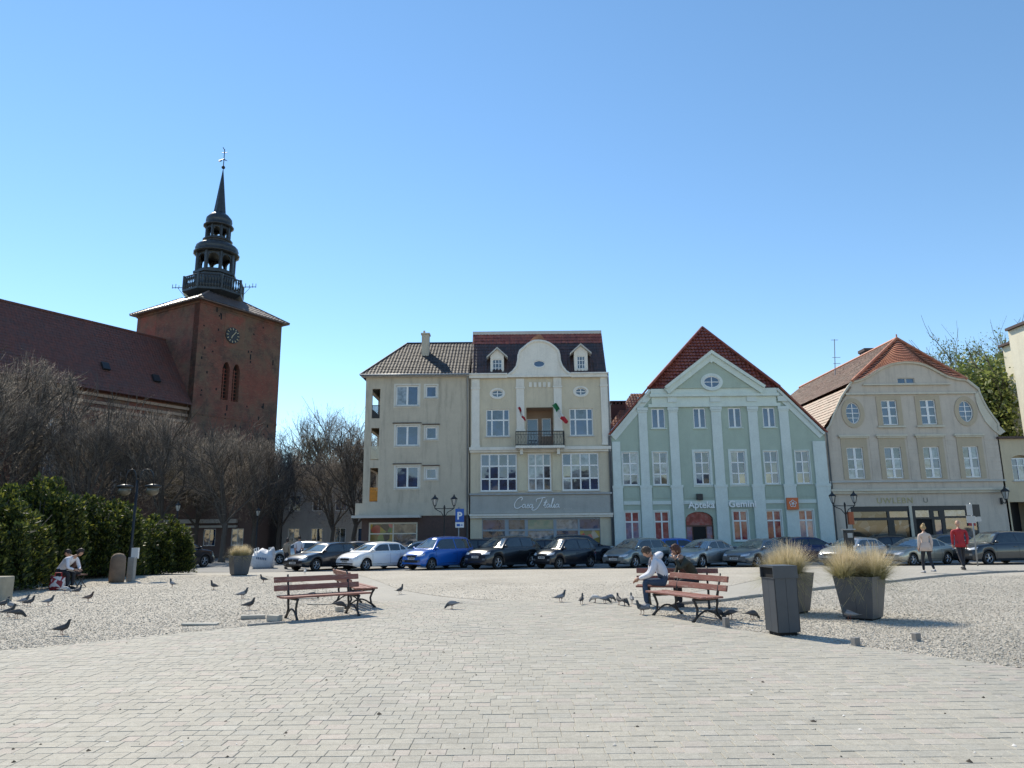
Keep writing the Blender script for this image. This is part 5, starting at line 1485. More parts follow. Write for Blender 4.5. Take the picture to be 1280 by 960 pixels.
def bare_tree_mesh(seed, H=11, trunk=3.2, crown=(3.6, 3.6, 4.2), ntw=8000, knob=True, twl=.75, r0=.24, mat=None, up=.3, twr=.011):
    rng = random.Random(seed); g = np.random.default_rng(seed)
    mb = MB(); tips = []
    mb.tube([(0, 0, -.1), (0, 0, .5), (rng.gauss(0, .08), rng.gauss(0, .08), trunk * .6), (rng.gauss(0, .12), rng.gauss(0, .12), trunk)], [r0 * 1.35, r0, r0 * .9, r0 * .85], 9, 0, False)
    n = rng.randint(4, 6)
    for k in range(n):
        a = 2*PI*k/n + rng.uniform(-.3, .3); t = rng.uniform(.35, .95)
        branch(mb, rng, Vector((0, 0, trunk * rng.uniform(.85, 1.0))), Vector((math.cos(a) * t, math.sin(a) * t, 1)).normalized(), (H - trunk) * rng.uniform(.38, .48), r0 * .5, 1, 4, tips, .6, up, (3, 4))
    branch(mb, rng, Vector((0, 0, trunk * .98)), Vector((rng.gauss(0, .1), rng.gauss(0, .1), 1)).normalized(), (H - trunk) * .5, r0 * .7, 1, 4, tips, .55, up, (3, 4))
    T = np.array([tuple(t[0]) for t in tips if t[2] >= 2]); Dv = np.array([tuple(t[1]) for t in tips if t[2] >= 2])
    cz = trunk + (H - trunk) * .5
    i = g.integers(0, len(T), ntw)
    P = T[i] + g.normal(0, .2, (ntw, 3))
    h_ = g.random(ntw) < .28
    u_ = g.normal(0, 1, (ntw, 3)); u_ /= np.linalg.norm(u_, axis=1, keepdims=True)
    Q = u_ * (g.uniform(.12, .97, (ntw, 1)) ** .5) * np.array(crown) + np.array([0, 0, cz])
    P[h_] = Q[h_]
    out = P - np.array([0, 0, cz - 1.0]); out /= np.linalg.norm(out, axis=1, keepdims=True) + 1e-6
    D = Dv[i] * .5 + g.normal(0, .55, (ntw, 3)) + out * .55 + np.array([0, 0, .25])
    L = g.uniform(.35, 1, ntw) * twl; R = g.uniform(.6, 1.2, ntw) * twr
    # keep inside the crown ellipsoid
    e = P + D / np.linalg.norm(D, axis=1, keepdims=True) * L[:, None]
    q = ((e[:, 0] / crown[0])**2 + (e[:, 1] / crown[1])**2 + ((e[:, 2] - cz) / crown[2])**2)
    lim = 1 + g.normal(0, .12, ntw); k = q < lim
    V1, F1 = spikes(P[k], D[k], L[k], R[k])
    # second order side twigs
    kk = np.flatnonzero(k); j = g.choice(kk, int(len(kk) * 1.1)); t = g.uniform(.3, .9, len(j))
    Dn = D[j] / np.linalg.norm(D[j], axis=1, keepdims=True)
    P2 = P[j] + Dn * (L[j] * t)[:, None]; D2 = Dn + g.normal(0, .6, (len(j), 3))
    V2, F2 = spikes(P2, D2, L[j] * g.uniform(.3, .6, len(j)), R[j] * .7)
    V = np.vstack([V1, V2]); F = np.vstack([F1, F2 + len(V1)])
    return mb.mesh('trunk', True), tri_mesh('twigs', V, F), (P2, D2)
_bark_done = set()
def place_tree(meshes, loc, rz, s, label, group=None, cat='tree', name='bare_tree', extra=None):
    tr, tw = meshes[0], meshes[1]
    r = thing(name, label, cat, loc, rz, group); r.scale = (s if isinstance(s, tuple) else (s, s, s))
    link('trunk', tr, r); link('crown', tw, r)
    if extra: link('leaves', extra, r)
    return r
pol = [bare_tree_mesh(k, 10.5, 3.0, (3.5, 3.5, 4.1), 10500, twr=.0125) for k in range(4)]
for i, m in enumerate(pol): m[0].materials.append(M_bark); m[1].materials.append(M_twig if i != 2 else M_twig_ol)
def tx(px, Y): return (px - 640) / FPX * Y * 1.0
TREES = [  # px of the stem, distance, top py, variant, label
 (-40, 52, 452, 0, 'bare tree half cut off by the left edge of the photo'),
 (14, 57, 440, 1, 'tall bare tree in front of the nave roof above the left end of the hedge'),
 (70, 62, 520, 2, 'bare tree between the tall left tree and the yew bushes'),
 (112, 56, 505, 3, 'bushy bare tree below the skylight of the church roof'),
 (158, 60, 508, 0, 'bare tree standing in front of the nave eaves'),
 (206, 57, 513, 1, 'pollarded bare tree just left of the tower foot'),
 (250, 64, 545, 2, 'bare tree behind the arched street lamp at the tower foot'),
 (284, 55, 531, 3, 'round-crowned pollarded tree centred on the church tower'),
 (322, 60, 545, 0, 'pollarded tree at the right edge of the church tower'),
 (352, 66, 556, 1, 'lower bare tree in the gap right of the tower'),
 (384, 74, 540, 2, 'bare tree behind the dark estate car'),
 (418, 62, 560, 3, 'bare tree with forked trunk just left of the corner block'),
 (446, 60, 545, 0, 'thick-trunked bare tree touching the corner block'),
 (225, 74, 560, 1, 'distant bare tree at the base of the church wall'),
 (335, 80, 565, 3, 'distant bare tree right behind the pedestrian pair'),
 (40, 74, 540, 1, 'distant bare tree at the nave wall on the far left')]
for px, Y, top, v, lab in TREES:
    x = ray(px, 600); x = x[0] / x[1] * Y
    H = at(px, top, Y)[1] + .35
    s = H / 10.9
    r = place_tree(pol[v], (x, Y, -.35), px * .7, (s * .92, s * .92, s), lab, 'bare pollarded trees in front of the church')
# tall spreading bare trees seen against the sky beside the corner block
sky_tree = bare_tree_mesh(21, 13.5, 4.2, (5.2, 5.2, 5.6), 5200, twl=.9, up=.2, twr=.011)
sky_tree[0].materials.append(M_bark); sky_tree[1].materials.append(M_twig)
for px, Y, top, lab in ((398, 84, 511, 'tall spreading bare tree against the sky right of the tower'), (446, 80, 514, 'tall bare tree against the sky touching the corner block')):
    x = ray(px, 560); x = x[0] / x[1] * Y; s = (at(px, top, Y)[1] + .3) / 13.6
    place_tree(sky_tree, (x, Y, -.35), px, s, lab, 'bare pollarded trees in front of the church')
# leafing trees behind the right hand houses
def leaf_cloud(P, D, n, size, seed, spread=.25):
    g = np.random.default_rng(seed); i = g.integers(0, len(P), n)
    C = P[i] + g.normal(0, spread, (n, 3))
    a = g.normal(0, 1, (n, 3)); a /= np.linalg.norm(a, axis=1, keepdims=True)
    c = np.cross(a, g.normal(0, 1, (n, 3))); c /= np.linalg.norm(c, axis=1, keepdims=True)
    s = size * g.lognormal(0, .3, n)[:, None]
    V = np.stack([C - a*s, C + c*s*.55, C + a*s, C - c*s*.55], 1).reshape(-1, 3)
    return tri_mesh('leaves', V, np.arange(n * 4).reshape(-1, 4))
def leaf_mat(name, stops, trans=.35):
    b = NB(name); ge = b.n('ShaderNodeNewGeometry')
    col = b.ramp(ge.outputs['Random Per Island'], stops)
    tr = b.n('ShaderNodeBsdfTranslucent'); b.l(col, tr.inputs[0]); mx = b.n('ShaderNodeMixShader'); mx.inputs[0].default_value = trans
    m = b.done(col, .55); b.l(b.b.outputs[0], mx.inputs[1]); b.l(tr.outputs[0], mx.inputs[2]); b.l(mx.outputs[0], b.out.inputs[0]); return m
M_leaf_y = leaf_mat('spring_leaf', [(0, (.10, .14, .035)), (.6, (.17, .21, .06)), (1, (.26, .28, .10))], .45)
M_leaf_g = leaf_mat('green_leaf', [(0, (.09, .13, .035)), (.6, (.19, .23, .06)), (1, (.32, .34, .12))], .5)
M_yew = leaf_mat('yew_needle', [(0, (.016, .03, .008)), (.5, (.036, .058, .013)), (.8, (.10, .125, .022)), (1, (.27, .27, .045))], .42)
rt = bare_tree_mesh(31, 18, 5, (5.5, 5.5, 7), 4200, twl=1.0, up=.3)
rt[0].materials.append(M_bark); rt[1].materials.append(M_twig)
lv = leaf_cloud(*rt[2], 9000, .095, 5); lv.materials.append(M_leaf_y)
for px, Y, top, lab in ((1196, 80, 425, 'airy tree with first pale leaves above the right end of the beige roof'), (1262, 84, 415, 'tallest airy budding tree beside the sunlit cream building')):
    x = ray(px, 480); x = x[0] / x[1] * Y; s = (at(px, top, Y)[1] + .5) / 18.2
    place_tree(rt, (x, Y, -.35), px, (s * .8, s * .8, s), lab, 'budding trees behind the houses on the right', name='budding_tree', extra=lv)
gt = bare_tree_mesh(41, 12, 3, (4.5, 4.5, 4.8), 3000, up=.3); gt[0].materials.append(M_bark); gt[1].materials.append(M_twig)
lg_ = leaf_cloud(*gt[2], 26000, .13, 6, .45); lg_.materials.append(M_leaf_g)
for px, Y, top, lab in ((1248, 68, 452, 'dense green leafy tree wedged between beige house and cream building'),):
    x = ray(px, 520); x = x[0] / x[1] * Y; s = (at(px, top, Y)[1] + .4) / 12
    place_tree(gt, (x, Y, -.35), px, s, lab, name='leafy_tree', extra=lg_)

# ---------------- yew bushes on the left
def bush_mesh(seed, rx, ry, h, n):
    g = np.random.default_rng(seed)
    # lumpy volume made of many upright sprays
    k = 70; ca = g.uniform(0, 2*PI, k); cr_ = np.sqrt(g.uniform(0, 1, k)); ch_ = h * (1 - .38 * cr_**2) * g.uniform(.72, 1.02, k)
    cx, cy = rx * cr_ * np.cos(ca) * .85, ry * cr_ * np.sin(ca) * .85
    i = g.integers(0, k, n); u = g.uniform(0, 1, n) ** .8
    rad = .42 * np.sqrt(np.clip(1.05 - u, .02, 1)) * g.uniform(.6, 1.1, n)
    a = g.uniform(0, 2*PI, n)
    C = np.stack([cx[i] + rad*np.cos(a), cy[i] + rad*np.sin(a), u * ch_[i] + .05], 1)
    d = np.stack([np.cos(a)*.7, np.sin(a)*.7, np.full(n, .9)], 1) + g.normal(0, .45, (n, 3)); d /= np.linalg.norm(d, axis=1, keepdims=True)
    c = np.cross(d, g.normal(0, 1, (n, 3))); c /= np.linalg.norm(c, axis=1, keepdims=True)
    s = (.065 * g.lognormal(0, .3, n))[:, None]
    V = np.stack([C, C + c*s*.45 + d*s*.9, C + d*s*2.0, C - c*s*.45 + d*s*.9], 1).reshape(-1, 3)
    me = tri_mesh('foliage', V, np.arange(n*4).reshape(-1, 4)); me.materials.append(M_yew)
    mb = MB(); rr = random.Random(seed)
    for j in range(9):
        x, y = rr.uniform(-.3, .3), rr.uniform(-.3, .3); mb.tube([(x, y, 0), (x*3, y*3, h*.4), (x*5, y*5, h*.75)], [.05, .035, .01], 5)
    st = mb.mesh('stem', True); st.materials.append(M_bark)
    return st, me
b1, b2, b3 = bush_mesh(1, 2.1, 2.1, 3.7, 46000), bush_mesh(2, 2.0, 2.2, 3.7, 46000), bush_mesh(3, 1.9, 2.0, 3.7, 46000)
bl = [(-22.6, 23.0, 3.6), (-19.4, 21.4, 3.75), (-21.5, 26.0, 3.5), (-18.9, 24.4, 3.9), (-20.8, 29.0, 3.8), (-18.3, 27.2, 3.95), (-17.9, 29.9, 3.5), (-19.9, 32.4, 3.6), (-17.5, 32.3, 3.3), (-17.0, 34.6, 3.0), (-18.9, 36.2, 2.9), (-24.5, 27.5, 3.6), (-17.2, 22.6, 3.2)]
descr = ['back row behind the left end', 'nearest, cut by the left edge', 'back row, second', 'in front, right above the seated pair', 'back row in the middle', 'yellowish tall one in the middle', 'left of the arched street lamp', 'back row behind the arched lamp', 'behind the post of the arched lamp', 'right of the arched lamp', 'back row at the right end', 'farthest back on the left', 'low one at the front by the beige stone']
for i, (x, y, h) in enumerate(bl):
    st, me = (b1, b2, b3)[i % 3]
    r = thing('yew_bush', 'dark green yew bush of the hedge, ' + descr[i], 'bush', (x + (.8 if y < 31 else .0), y, zg(y)), i * 1.3, 'yew bushes of the hedge on the left')
    k = h / 3.85; r.scale = (1.0, 1.0, k); link('stem', st, r); link('foliage', me, r)

# ================================================================== LAMPS AND SIGNS
M_lampglass = glass('lamp_glass', (.45, .45, .42), .1, 1.5, .1)
def lantern(parent, x, y, z, s=1.0):
    """hexagonal lantern hanging point at its base centre"""
    mb = MB()
    mb.lathe([(.05*s, z), (.09*s, z + .04*s), (.10*s, z + .08*s)], 6, c=(x, y))
    mb.lathe([(.24*s, z + .50*s), (.27*s, z + .52*s), (.20*s, z + .60*s), (.08*s, z + .70*s), (.05*s, z + .78*s), (.02*s, z + .86*s)], 6, c=(x, y))
    for k in range(6):
        a = PI * k / 3; mb.tube([(x + .10*s*math.cos(a), y + .10*s*math.sin(a), z + .07*s), (x + .22*s*math.cos(a), y + .22*s*math.sin(a), z + .51*s)], .014*s, 4)
    o = mb.build('lantern', M_iron, parent)
    mb = MB(); mb.lathe([(.09*s, z + .08*s), (.205*s, z + .50*s)], 6, c=(x, y)); mb.build('lantern_glass', M_lampglass, o)
    return o
def double_lamp(px, pt, arms, Y, label, s=1.0):
    x, z = at(px, pt, Y); g = zg(Y)
    r = thing('street_lamp', label, 'street lamp', (x, Y, g), 0, 'twin lantern street lamps')
    h = z - g
    mb = MB(); mb.lathe([(.16, 0), (.16, .25), (.11, .35), (.10, .9), (.07, 1.0), (.055, 1.1), (.045, h), (.07, h + .05), (.03, h + .2)], 10); mb.build('post', M_iron, r, True)
    mb = MB()
    for a in arms:
        dx = at(a, pt, Y)[0] - x
        mb.tube([(0, 0, h - .55), (dx * .35, 0, h - .22), (dx * .75, 0, h - .1), (dx, 0, h)], .025, 6)
        mb.tube([(0, 0, h - .02), (dx, 0, h)], .025, 6); mb.tube([(dx, 0, h), (dx, 0, h + .18)], .03, 6)
    mb.build('arm', M_iron, r)
    for a in arms: lantern(r, at(a, pt, Y)[0] - x, 0, h + .12, s)
    return r
double_lamp(555.5, 635.5, (543.5, 567.5), 44.6, 'black twin lantern street lamp in front of the dark brown shop wall', .85)
r = double_lamp(1056, 632, (1041.5, 1068.5), 44.6, 'black twin lantern street lamp with orange box beside the black shopfront', .9)
mb = MB(); mb.box(.12, .42, -.12, .1, 2.2, 2.95); mb.build('orange_box', plain('box_orange', (.45, .10, .03), .5), r)
wl = thing('wall_lantern', 'single black lantern on a bracket at the right corner of the beige house', 'lantern', (at(1251, 625)[0], 49.9, at(1251, 625)[1]))
mb = MB(); dx = at(1257, 620, 49.3)[0] - wl.location.x; mb.tube([(0, 0, -.1), (dx * .6, -.4, -.25), (dx, -.6, -.05)], .03, 6); mb.box(-.06, .06, -.02, .08, -.3, .15); mb.build('bracket', M_iron, wl); lantern(wl, dx, -.6, -.05, 1.15)
for px, Y, pt, lab in ((222, 52, 640, 'small black lantern lamp above the right end of the hedge'), (322, 56, 646, 'distant lantern lamp among the trunks left of the pedestrian pair')):
    x, z = at(px, pt, Y); r = thing('street_lamp', lab, 'street lamp', (x, Y, -.35)); h = z + .35
    mb = MB(); mb.lathe([(.14, 0), (.13, .3), (.07, .9), (.045, h)], 8); mb.build('post', M_iron, r, True); lantern(r, 0, 0, h, .9)
# arched lamp in the hedge
x, z = at(172, 600, 28.5); r = thing('arched_street_lamp', 'tall street lamp with two curved arms and pale globes in front of the hedge', 'street lamp', (x, 28.5, 0)); h = z
mb = MB(); mb.lathe([(.09, 0), (.08, 1.2), (.055, 1.3), (.05, h)], 8); mb.build('post', M_dark, r, True)
M_globe = glass('globe_glass', (.13, .115, .085), .2, 1.5, .15)
for s_, gp in ((-1, 157), (1, 192)):
    dx = at(gp, 600, 28.5)[0] - x
    mb = MB(); pts = [(0.02 * s_, 0, h - .3)] + [(dx * .12 + dx * .88 * (1 - math.cos(PI * k / 8)) / 2, 0, h + .42 * math.sin(PI * k / 8)) for k in range(1, 8)] + [(dx, 0, h - .15)]
    mb.tube(pts, .024, 6); mb.lathe([(.06, h - .16), (.30, h - .22), (.30, h - .27), (.26, h - .30)], 12, c=(dx, 0)); mb.build('arm', M_dark, r, True)
    mb = MB(); mb.ball((dx, 0, h - .42), .24, 14, sc=(1, 1, .85)); mb.build('globe', M_globe, r, True)
mb = MB(); mb.box(.06, .32, -.08, .02, .75, 1.15); mb.build('notice', M_white, r)

# parking sign
M_sblue = plain('sign_blue', (.01, .10, .42), .4, .04)
Y = 44.4; x, z = at(573.5, 636, Y); g = zg(Y); h = z - g
r = thing('parking_sign', 'blue parking sign on a grey pole in front of the cream house', 'sign', (x, Y, g))
mb = MB(); mb.tube([(0, 0, 0), (0, 0, h + .1)], .035, 8); mb.build('pole', M_zinc, r, True)
wv_ = .27; mb = MB(); mb.box(-.2, .32, -.07, -.045, h - .78, h); p1 = mb.build('sign_plate', M_sblue, r)
text_mesh('lettering', 'P', .6, M_white, p1, (-.1, -.075, h - .62), .01, .02)
mb = MB(); mb.box(-.2, .32, -.07, -.045, h - 1.12, h - .8); p2 = mb.build('supplementary_plate', M_white, r)
mb = MB(); mb.box(-.12, .08, -.075, -.071, h - 1.04, h - .9); mb.box(.12, .24, -.075, -.071, h - 1.0, h - .94); mb.build('pictogram', M_sblue, p2)
# leaning sign post on the right
Y = 36.0; x0, z0 = at(1222.5, 709, Y); x1, z1 = at(1213, 630, Y); g = zg(Y)
r = thing('leaning_sign_post', 'leaning grey post with pale sign boards near the parked dark car', 'sign', (x0, Y, g))
L = math.hypot(x1 - x0, z1 - g); ang = math.atan2(x1 - x0, z1 - g); r.rotation_euler = (0, ang, 0)
mb = MB(); mb.tube([(0, 0, 0), (0, 0, L + .05)], .035, 8); mb.build('pole', M_zinc, r, True)
M_sb = plain('sign_back', (.42, .43, .43), .5, .08)
mb = MB(); mb.box(-.25, .03, -.06, -.045, L - .55, L); mb.build('sign_plate', M_sb, r)
mb = MB(); mb.box(.05, .4, -.045, -.03, L - .6, L - .02); mb.build('sign_plate', M_dark, r)
mb = MB(); mb.box(-.32, .12, -.08, -.063, L - .92, L - .58); mb.build('sign_plate', M_sb, r)
mb = MB(); mb.box(.15, .42, -.05, -.035, L - .85, L - .62); mb.build('sign_plate', M_sb, r)
# parking meter with flat hood
Y = 35.5; x, z = at(1060, 661, Y); g = zg(Y); h = z - g
r = thing('parking_meter', 'dark parking meter with a flat hood behind the right planter', 'parking meter', (x, Y, g))
mb = MB(); mb.box(-.27, .27, -.2, .2, h - .06, h); mb.build('hood', M_zinc, r)
mb = MB(); mb.box(-.2, .2, -.14, .14, h - .78, h - .062); mb.box(-.13, .13, -.1, .1, 0, h - .78); bevel(mb.build('cabinet', M_dark, r), .02)
mb = MB(); mb.box(-.12, .12, -.155, -.143, h - .42, h - .2); mb.build('display', M_zinc, r)

# ================================================================== PLANTERS, BIN, POSTS
b = NB('anthracite_panel'); f = b.noise(3, 4, .6); b.bump(b.noise(150, 2, .5), .06, .002)
M_anth = b.done(b.ramp(f, [(.3, (.046, .055, .068)), (.7, (.060, .070, .085))]), .5, .0, 1.6)
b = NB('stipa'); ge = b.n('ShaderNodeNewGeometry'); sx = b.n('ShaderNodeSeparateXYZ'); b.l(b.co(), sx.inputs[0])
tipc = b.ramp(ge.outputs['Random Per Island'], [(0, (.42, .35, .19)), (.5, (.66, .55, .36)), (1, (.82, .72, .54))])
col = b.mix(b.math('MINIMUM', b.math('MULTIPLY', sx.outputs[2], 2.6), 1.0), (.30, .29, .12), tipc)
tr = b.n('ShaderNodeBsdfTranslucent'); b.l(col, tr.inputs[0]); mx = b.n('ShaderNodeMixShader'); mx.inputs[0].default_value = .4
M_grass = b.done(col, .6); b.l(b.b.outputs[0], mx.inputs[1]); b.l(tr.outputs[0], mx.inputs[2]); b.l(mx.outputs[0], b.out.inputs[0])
def tuft_mesh(seed, n=2600, L=.5, spread=.16, lean=.9):
    g = np.random.default_rng(seed); seg = 5
    a = g.uniform(0, 2*PI, n); r0 = np.sqrt(g.uniform(0, 1, n)) * spread
    ln = L * g.uniform(.55, 1.1, n); le = np.abs(g.normal(.55, .42, n)) * lean * (.5 + r0 / spread)
    az = a + g.normal(0, .5, n); wdt = g.uniform(.0012, .0026, n)
    P = []; 
    for k in range(seg + 1):
        t = k / seg
        out = ln * (math.sin(t * 1.2) * np.sin(le) * 1.0 + .28 * t**3 * le); up = ln * (t * np.cos(le) - .30 * le * t**2.6)
        cx = r0*np.cos(a) + out*np.cos(az); cy = r0*np.sin(a) + out*np.sin(az)
        w_ = wdt * (1 - .8 * t) + .0004
        P.append(np.stack([cx - w_*np.sin(az), cy + w_*np.cos(az), up], 1)); P.append(np.stack([cx + w_*np.sin(az), cy - w_*np.cos(az), up], 1))
    V = np.stack(P, 1).reshape(-1, 3)
    F = np.array([(2*k, 2*k+1, 2*k+3, 2*k+2) for k in range(seg)])[None] + (np.arange(n) * 2*(seg+1))[:, None, None]
    me = tri_mesh('grass_tuft', V, F.reshape(-1, 4)); me.materials.append(M_grass); return me
tufts = [tuft_mesh(1, 2300, .60), tuft_mesh(2, 2000, .54), tuft_mesh(3, 2300, .62, .12, .7)]
M_soil = plain('soil', (.05, .038, .028), .95, .3, 20, .6, 40)
def planter(loc, rz, label, st, sb, h, tf):
    r = thing('planter', label, 'planter', loc, rz, 'tapered anthracite planters with feather grass')
    a, c = st / 2, sb / 2
    names = [(-1, -1), (1, -1), (1, 1), (-1, 1)]
    for i in range(4):
        p, q = names[i], names[(i + 1) % 4]
        for half in (0, 1):
            u0, u1 = (0, .497) if half == 0 else (.503, 1)
            def P(u, lvl, inn=0):
                s = (c if lvl == 0 else a) - inn; z = .04 if lvl == 0 else h
                return (p[0]*s + (q[0]-p[0])*s*u, p[1]*s + (q[1]-p[1])*s*u, z)
            m = MB(); b0 = [P(u0, 0), P(u1, 0), P(u1, 1), P(u0, 1)]; b1_ = [P(u0, 0, .02), P(u1, 0, .02), P(u1, 1, .02), P(u0, 1, .02)]
            m.v = b0 + b1_; m.f = [(0,1,2,3),(7,6,5,4),(0,4,5,1),(1,5,6,2),(2,6,7,3),(3,7,4,0)]; m.m = [0]*6
            m.build('side_panel', M_anth, r)
    m = MB(); m.box(-c*.9, c*.9, -c*.9, c*.9, 0, .05); m.build('plinth', M_black, r)
    m = MB(); m.box(-a + .025, a - .025, -a + .025, a - .025, h - .12, h - .05); m.build('soil', M_soil, r)
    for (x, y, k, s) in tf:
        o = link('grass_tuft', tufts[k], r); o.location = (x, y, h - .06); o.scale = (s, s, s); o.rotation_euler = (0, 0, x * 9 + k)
    return r
# right planter (corner towards the camera), middle planter behind the bin, far planter
planter((6.30, 13.62, 0), math.radians(45), 'big anthracite planter with two tufts of blond feather grass on the gravel at the right', .69, .51, .76, [(-.19, .19, 2, 1.05), (.19, -.19, 0, 1.05), (.17, .17, 1, .75)])
planter((5.42, 14.75, 0), math.radians(42), 'anthracite planter with one wide blond grass tuft standing behind the litter bin', .72, .52, .76, [(-.05, -.05, 0, 1.15), (.12, .1, 1, 1.0), (-.22, .1, 1, .9)])
planter((-11.15, 30.2, 0), math.radians(38), 'distant anthracite planter with pale grass near the white bulk bag', .74, .55, .78, [(-.16, 0, 2, .8), (.18, .05, 2, .8), (0, -.15, 1, .8)])
# litter bin
r = thing('litter_bin', 'tall square anthracite litter bin standing at the edge of the paving', 'litter bin', (4.16, 11.72, 0), math.radians(10))
h = 1.05; a = .205; c_ = .185
def bx(m, s0, s1, z0, z1): 
    m.v += [(-s0,-s0,z0),(s0,-s0,z0),(s0,s0,z0),(-s0,s0,z0),(-s1,-s1,z1),(s1,-s1,z1),(s1,s1,z1),(-s1,s1,z1)]; b0 = len(m.v) - 8
    for q in ((0,3,2,1),(4,5,6,7),(0,1,5,4),(1,2,6,5),(2,3,7,6),(3,0,4,7)): m.f.append(tuple(b0 + i for i in q)); m.m.append(0)
m = MB(); bx(m, .15, .15, 0, .06); m.build('plinth', M_black, r)
for i in range(4):
    rot = Matrix.Rotation(PI/2 * i, 4, 'Z')
    for u0, u1 in ((-1, -.012), (.012, 1)):
        m = MB(); y0 = lambda s: -s
        z0, z1 = .06, .86; s0, s1 = c_, a - .012
        pts = [(s0*u0, -s0, z0), (s0*u1, -s0, z0), (s1*u1, -s1, z1), (s1*u0, -s1, z1)]
        inn = [(x_, y_ + .014, z_) for x_, y_, z_ in pts]
        m.v = [tuple(rot @ Vector(p)) for p in pts + inn]; m.f = [(0,1,2,3),(7,6,5,4),(0,4,5,1),(1,5,6,2),(2,6,7,3),(3,7,4,0)]; m.m = [0]*6
        m.build('side_panel', M_anth, r)
# hood with an opening on the left face
m = MB()
zz0, zz1 = .865, h
m.box(-a, a, -a, a, zz1 - .03, zz1); m.box(-a, a, -a, -a + .015, zz0, zz1 - .03); m.box(-a, a, a - .015, a, zz0, zz1 - .03); m.box(a - .015, a, -a + .015, a - .015, zz0, zz1 - .03)
m.box(-a, a, -a, a, zz0 - .006, zz0 - .001)
m.build('hood', M_anth, r)
m = MB(); m.box(-a + .04, a - .02, -a + .02, a - .02, zz0, zz1 - .03); m.build('inner_bin', M_black, r)
# short posts
for (px, py, hh, lab) in ((1070, 808, .12, 'short square metal stub in the shadow of the litter bin'), (1146, 802, .12, 'short square stub standing alone in the right gravel'), (908, 785, .17, 'short square stub between right bench and litter bin')):
    d = ray(px, py); t = -EYE / d[2]; x, y = d[0]*t, d[1]*t
    r = thing('ground_stub', lab, 'post', (x, y, 0), .3, 'short square stubs in the gravel')
    m = MB(); m.box(-.045, .045, -.045, .045, 0, hh); bevel(m.build('stub', plain('stub_metal', (.22, .21, .20), .6, .1), r), .008)
    m = MB(); m.box(-.06, .06, -.06, .06, -.01, .015); m.build('base_plate', M_kerb, r)
# loose stone slabs in the left gravel
M_slab = plain('sandstone_slab', (.44, .42, .37), .9, .12, 6, .3)
for (px, py, L, W_, H_, rz, lab) in ((250, 782, .62, .16, .035, .12, 'long flat pale slab lying in the gravel left of the bench'), (316, 774, .45, .15, .07, .35, 'pale slab fragment lying beside the left bench'), (343, 777, .24, .17, .11, -.3, 'chunky pale stone block by the leg of the left bench'), (424, 765, .16, .13, .1, .5, 'greenish stone block under the left bench'), (400, 756, .6, .1, .02, .05, 'flat narrow slab in the gravel seen under the left bench'), (385, 749, .5, .08, .02, .05, 'second narrow slab in the gravel beyond the left bench')):
    d = ray(px, py); t = -EYE / d[2]; x, y = d[0]*t, d[1]*t
    m = MB(); m.box(-L/2, L/2, -W_/2, W_/2, 0, H_); o = bevel(m.build('stone_slab', M_slab), .01); o.location = (x, y, .01); o.rotation_euler = (.02, .02, rz); tag(o, lab, 'stone', 'loose pale stones in the left gravel')
# beige block at the left edge and boulder-like bollard under the hedge
d = ray(-6, 752); t = -EYE / d[2]
m = MB(); m.box(-.3, .3, -.2, .2, 0, .62); o = bevel(m.build('stone_block', plain('beige_stone', (.34, .31, .24), .9, .15, 5, .3)), .03, 3); o.location = (d[0]*t, d[1]*t, 0); tag(o, 'beige stone block cut off by the left edge of the photo', 'stone')
M_sand = plain('brown_stone', (.20, .145, .105), .9, .2, 5, .4, 20)
x, z = at(148, 700, 26.2)
m = MB(); m.lathe([(.25, 0), (.27, .2), (.26, .75), (.24, .92), (.16, 1.03), (.04, 1.06)], 14); o = m.build('stone_bollard', M_sand, None, True); o.location = (x, 26.2, 0); o.scale = (1, .8, .95); tag(o, 'round-topped brown stone block standing under the hedge', 'stone')
x2 = at(155, 700, 26.6)[0]; m = MB(); m.box(-.12, .12, -.1, .1, 0, .85); o = bevel(m.build('concrete_post', M_kerb), .02); o.location = (x2 + .25, 26.7, 0); tag(o, 'slim grey post just right of the brown stone block', 'post')
# white bulk bag
x, z = at(329, 700, 44.0)
bm = bmesh.new(); bmesh.ops.create_cube(bm, size=1); bmesh.ops.subdivide_edges(bm, edges=bm.edges[:], cuts=7, use_grid_fill=True)
for v in bm.verts:
    p = v.co; n = math.sin(p.x * 9 + p.z * 5) * .03 + math.sin(p.y * 11 + p.z * 8) * .03 + random.gauss(0, .012)
    k = 1 + .25 * (1 - (2 * p.z) ** 2)
    p.x *= 1.0 * k + n * 2; p.y *= .95 * k; p.z = (p.z + .5) * 1.0 + (n * 3 if p.z > .3 else 0) + (.12 * p.x if p.z > .3 else 0)
bmesh.ops.smooth_vert(bm, verts=bm.verts[:], factor=.4)
me = bpy.data.meshes.new('sack'); bm.to_mesh(me); bm.free(); me.polygons.foreach_set('use_smooth', [True] * len(me.polygons))
r = thing('bulk_bag', 'full white woven bulk bag standing on the street near the far planter', 'bag', (x, 44.0, zg(44.0)), .2)
link('sack', me, r, plain('white_woven', (.62, .63, .66), .7, .1, 6, .2, 30))
m = MB()
for sx_ in (-.45, .45):
    for sy_ in (-.4, .4): m.tube([(sx_, sy_, .85), (sx_ * 1.1, sy_, 1.12), (sx_ * .8, sy_, 1.2), (sx_ * .7, sy_, .9)], .03, 5)
m.build('lifting_loop', M_white, r)
m = MB(); rr_ = random.Random(4)
for i in range(6): m.box(-.32 + i*.1, -.26 + i*.1, -.62, -.6, .55 - i * .015, .68 - i * .015)
m.build('faded_print', plain('faded_blue', (.10, .16, .26), .8), r)

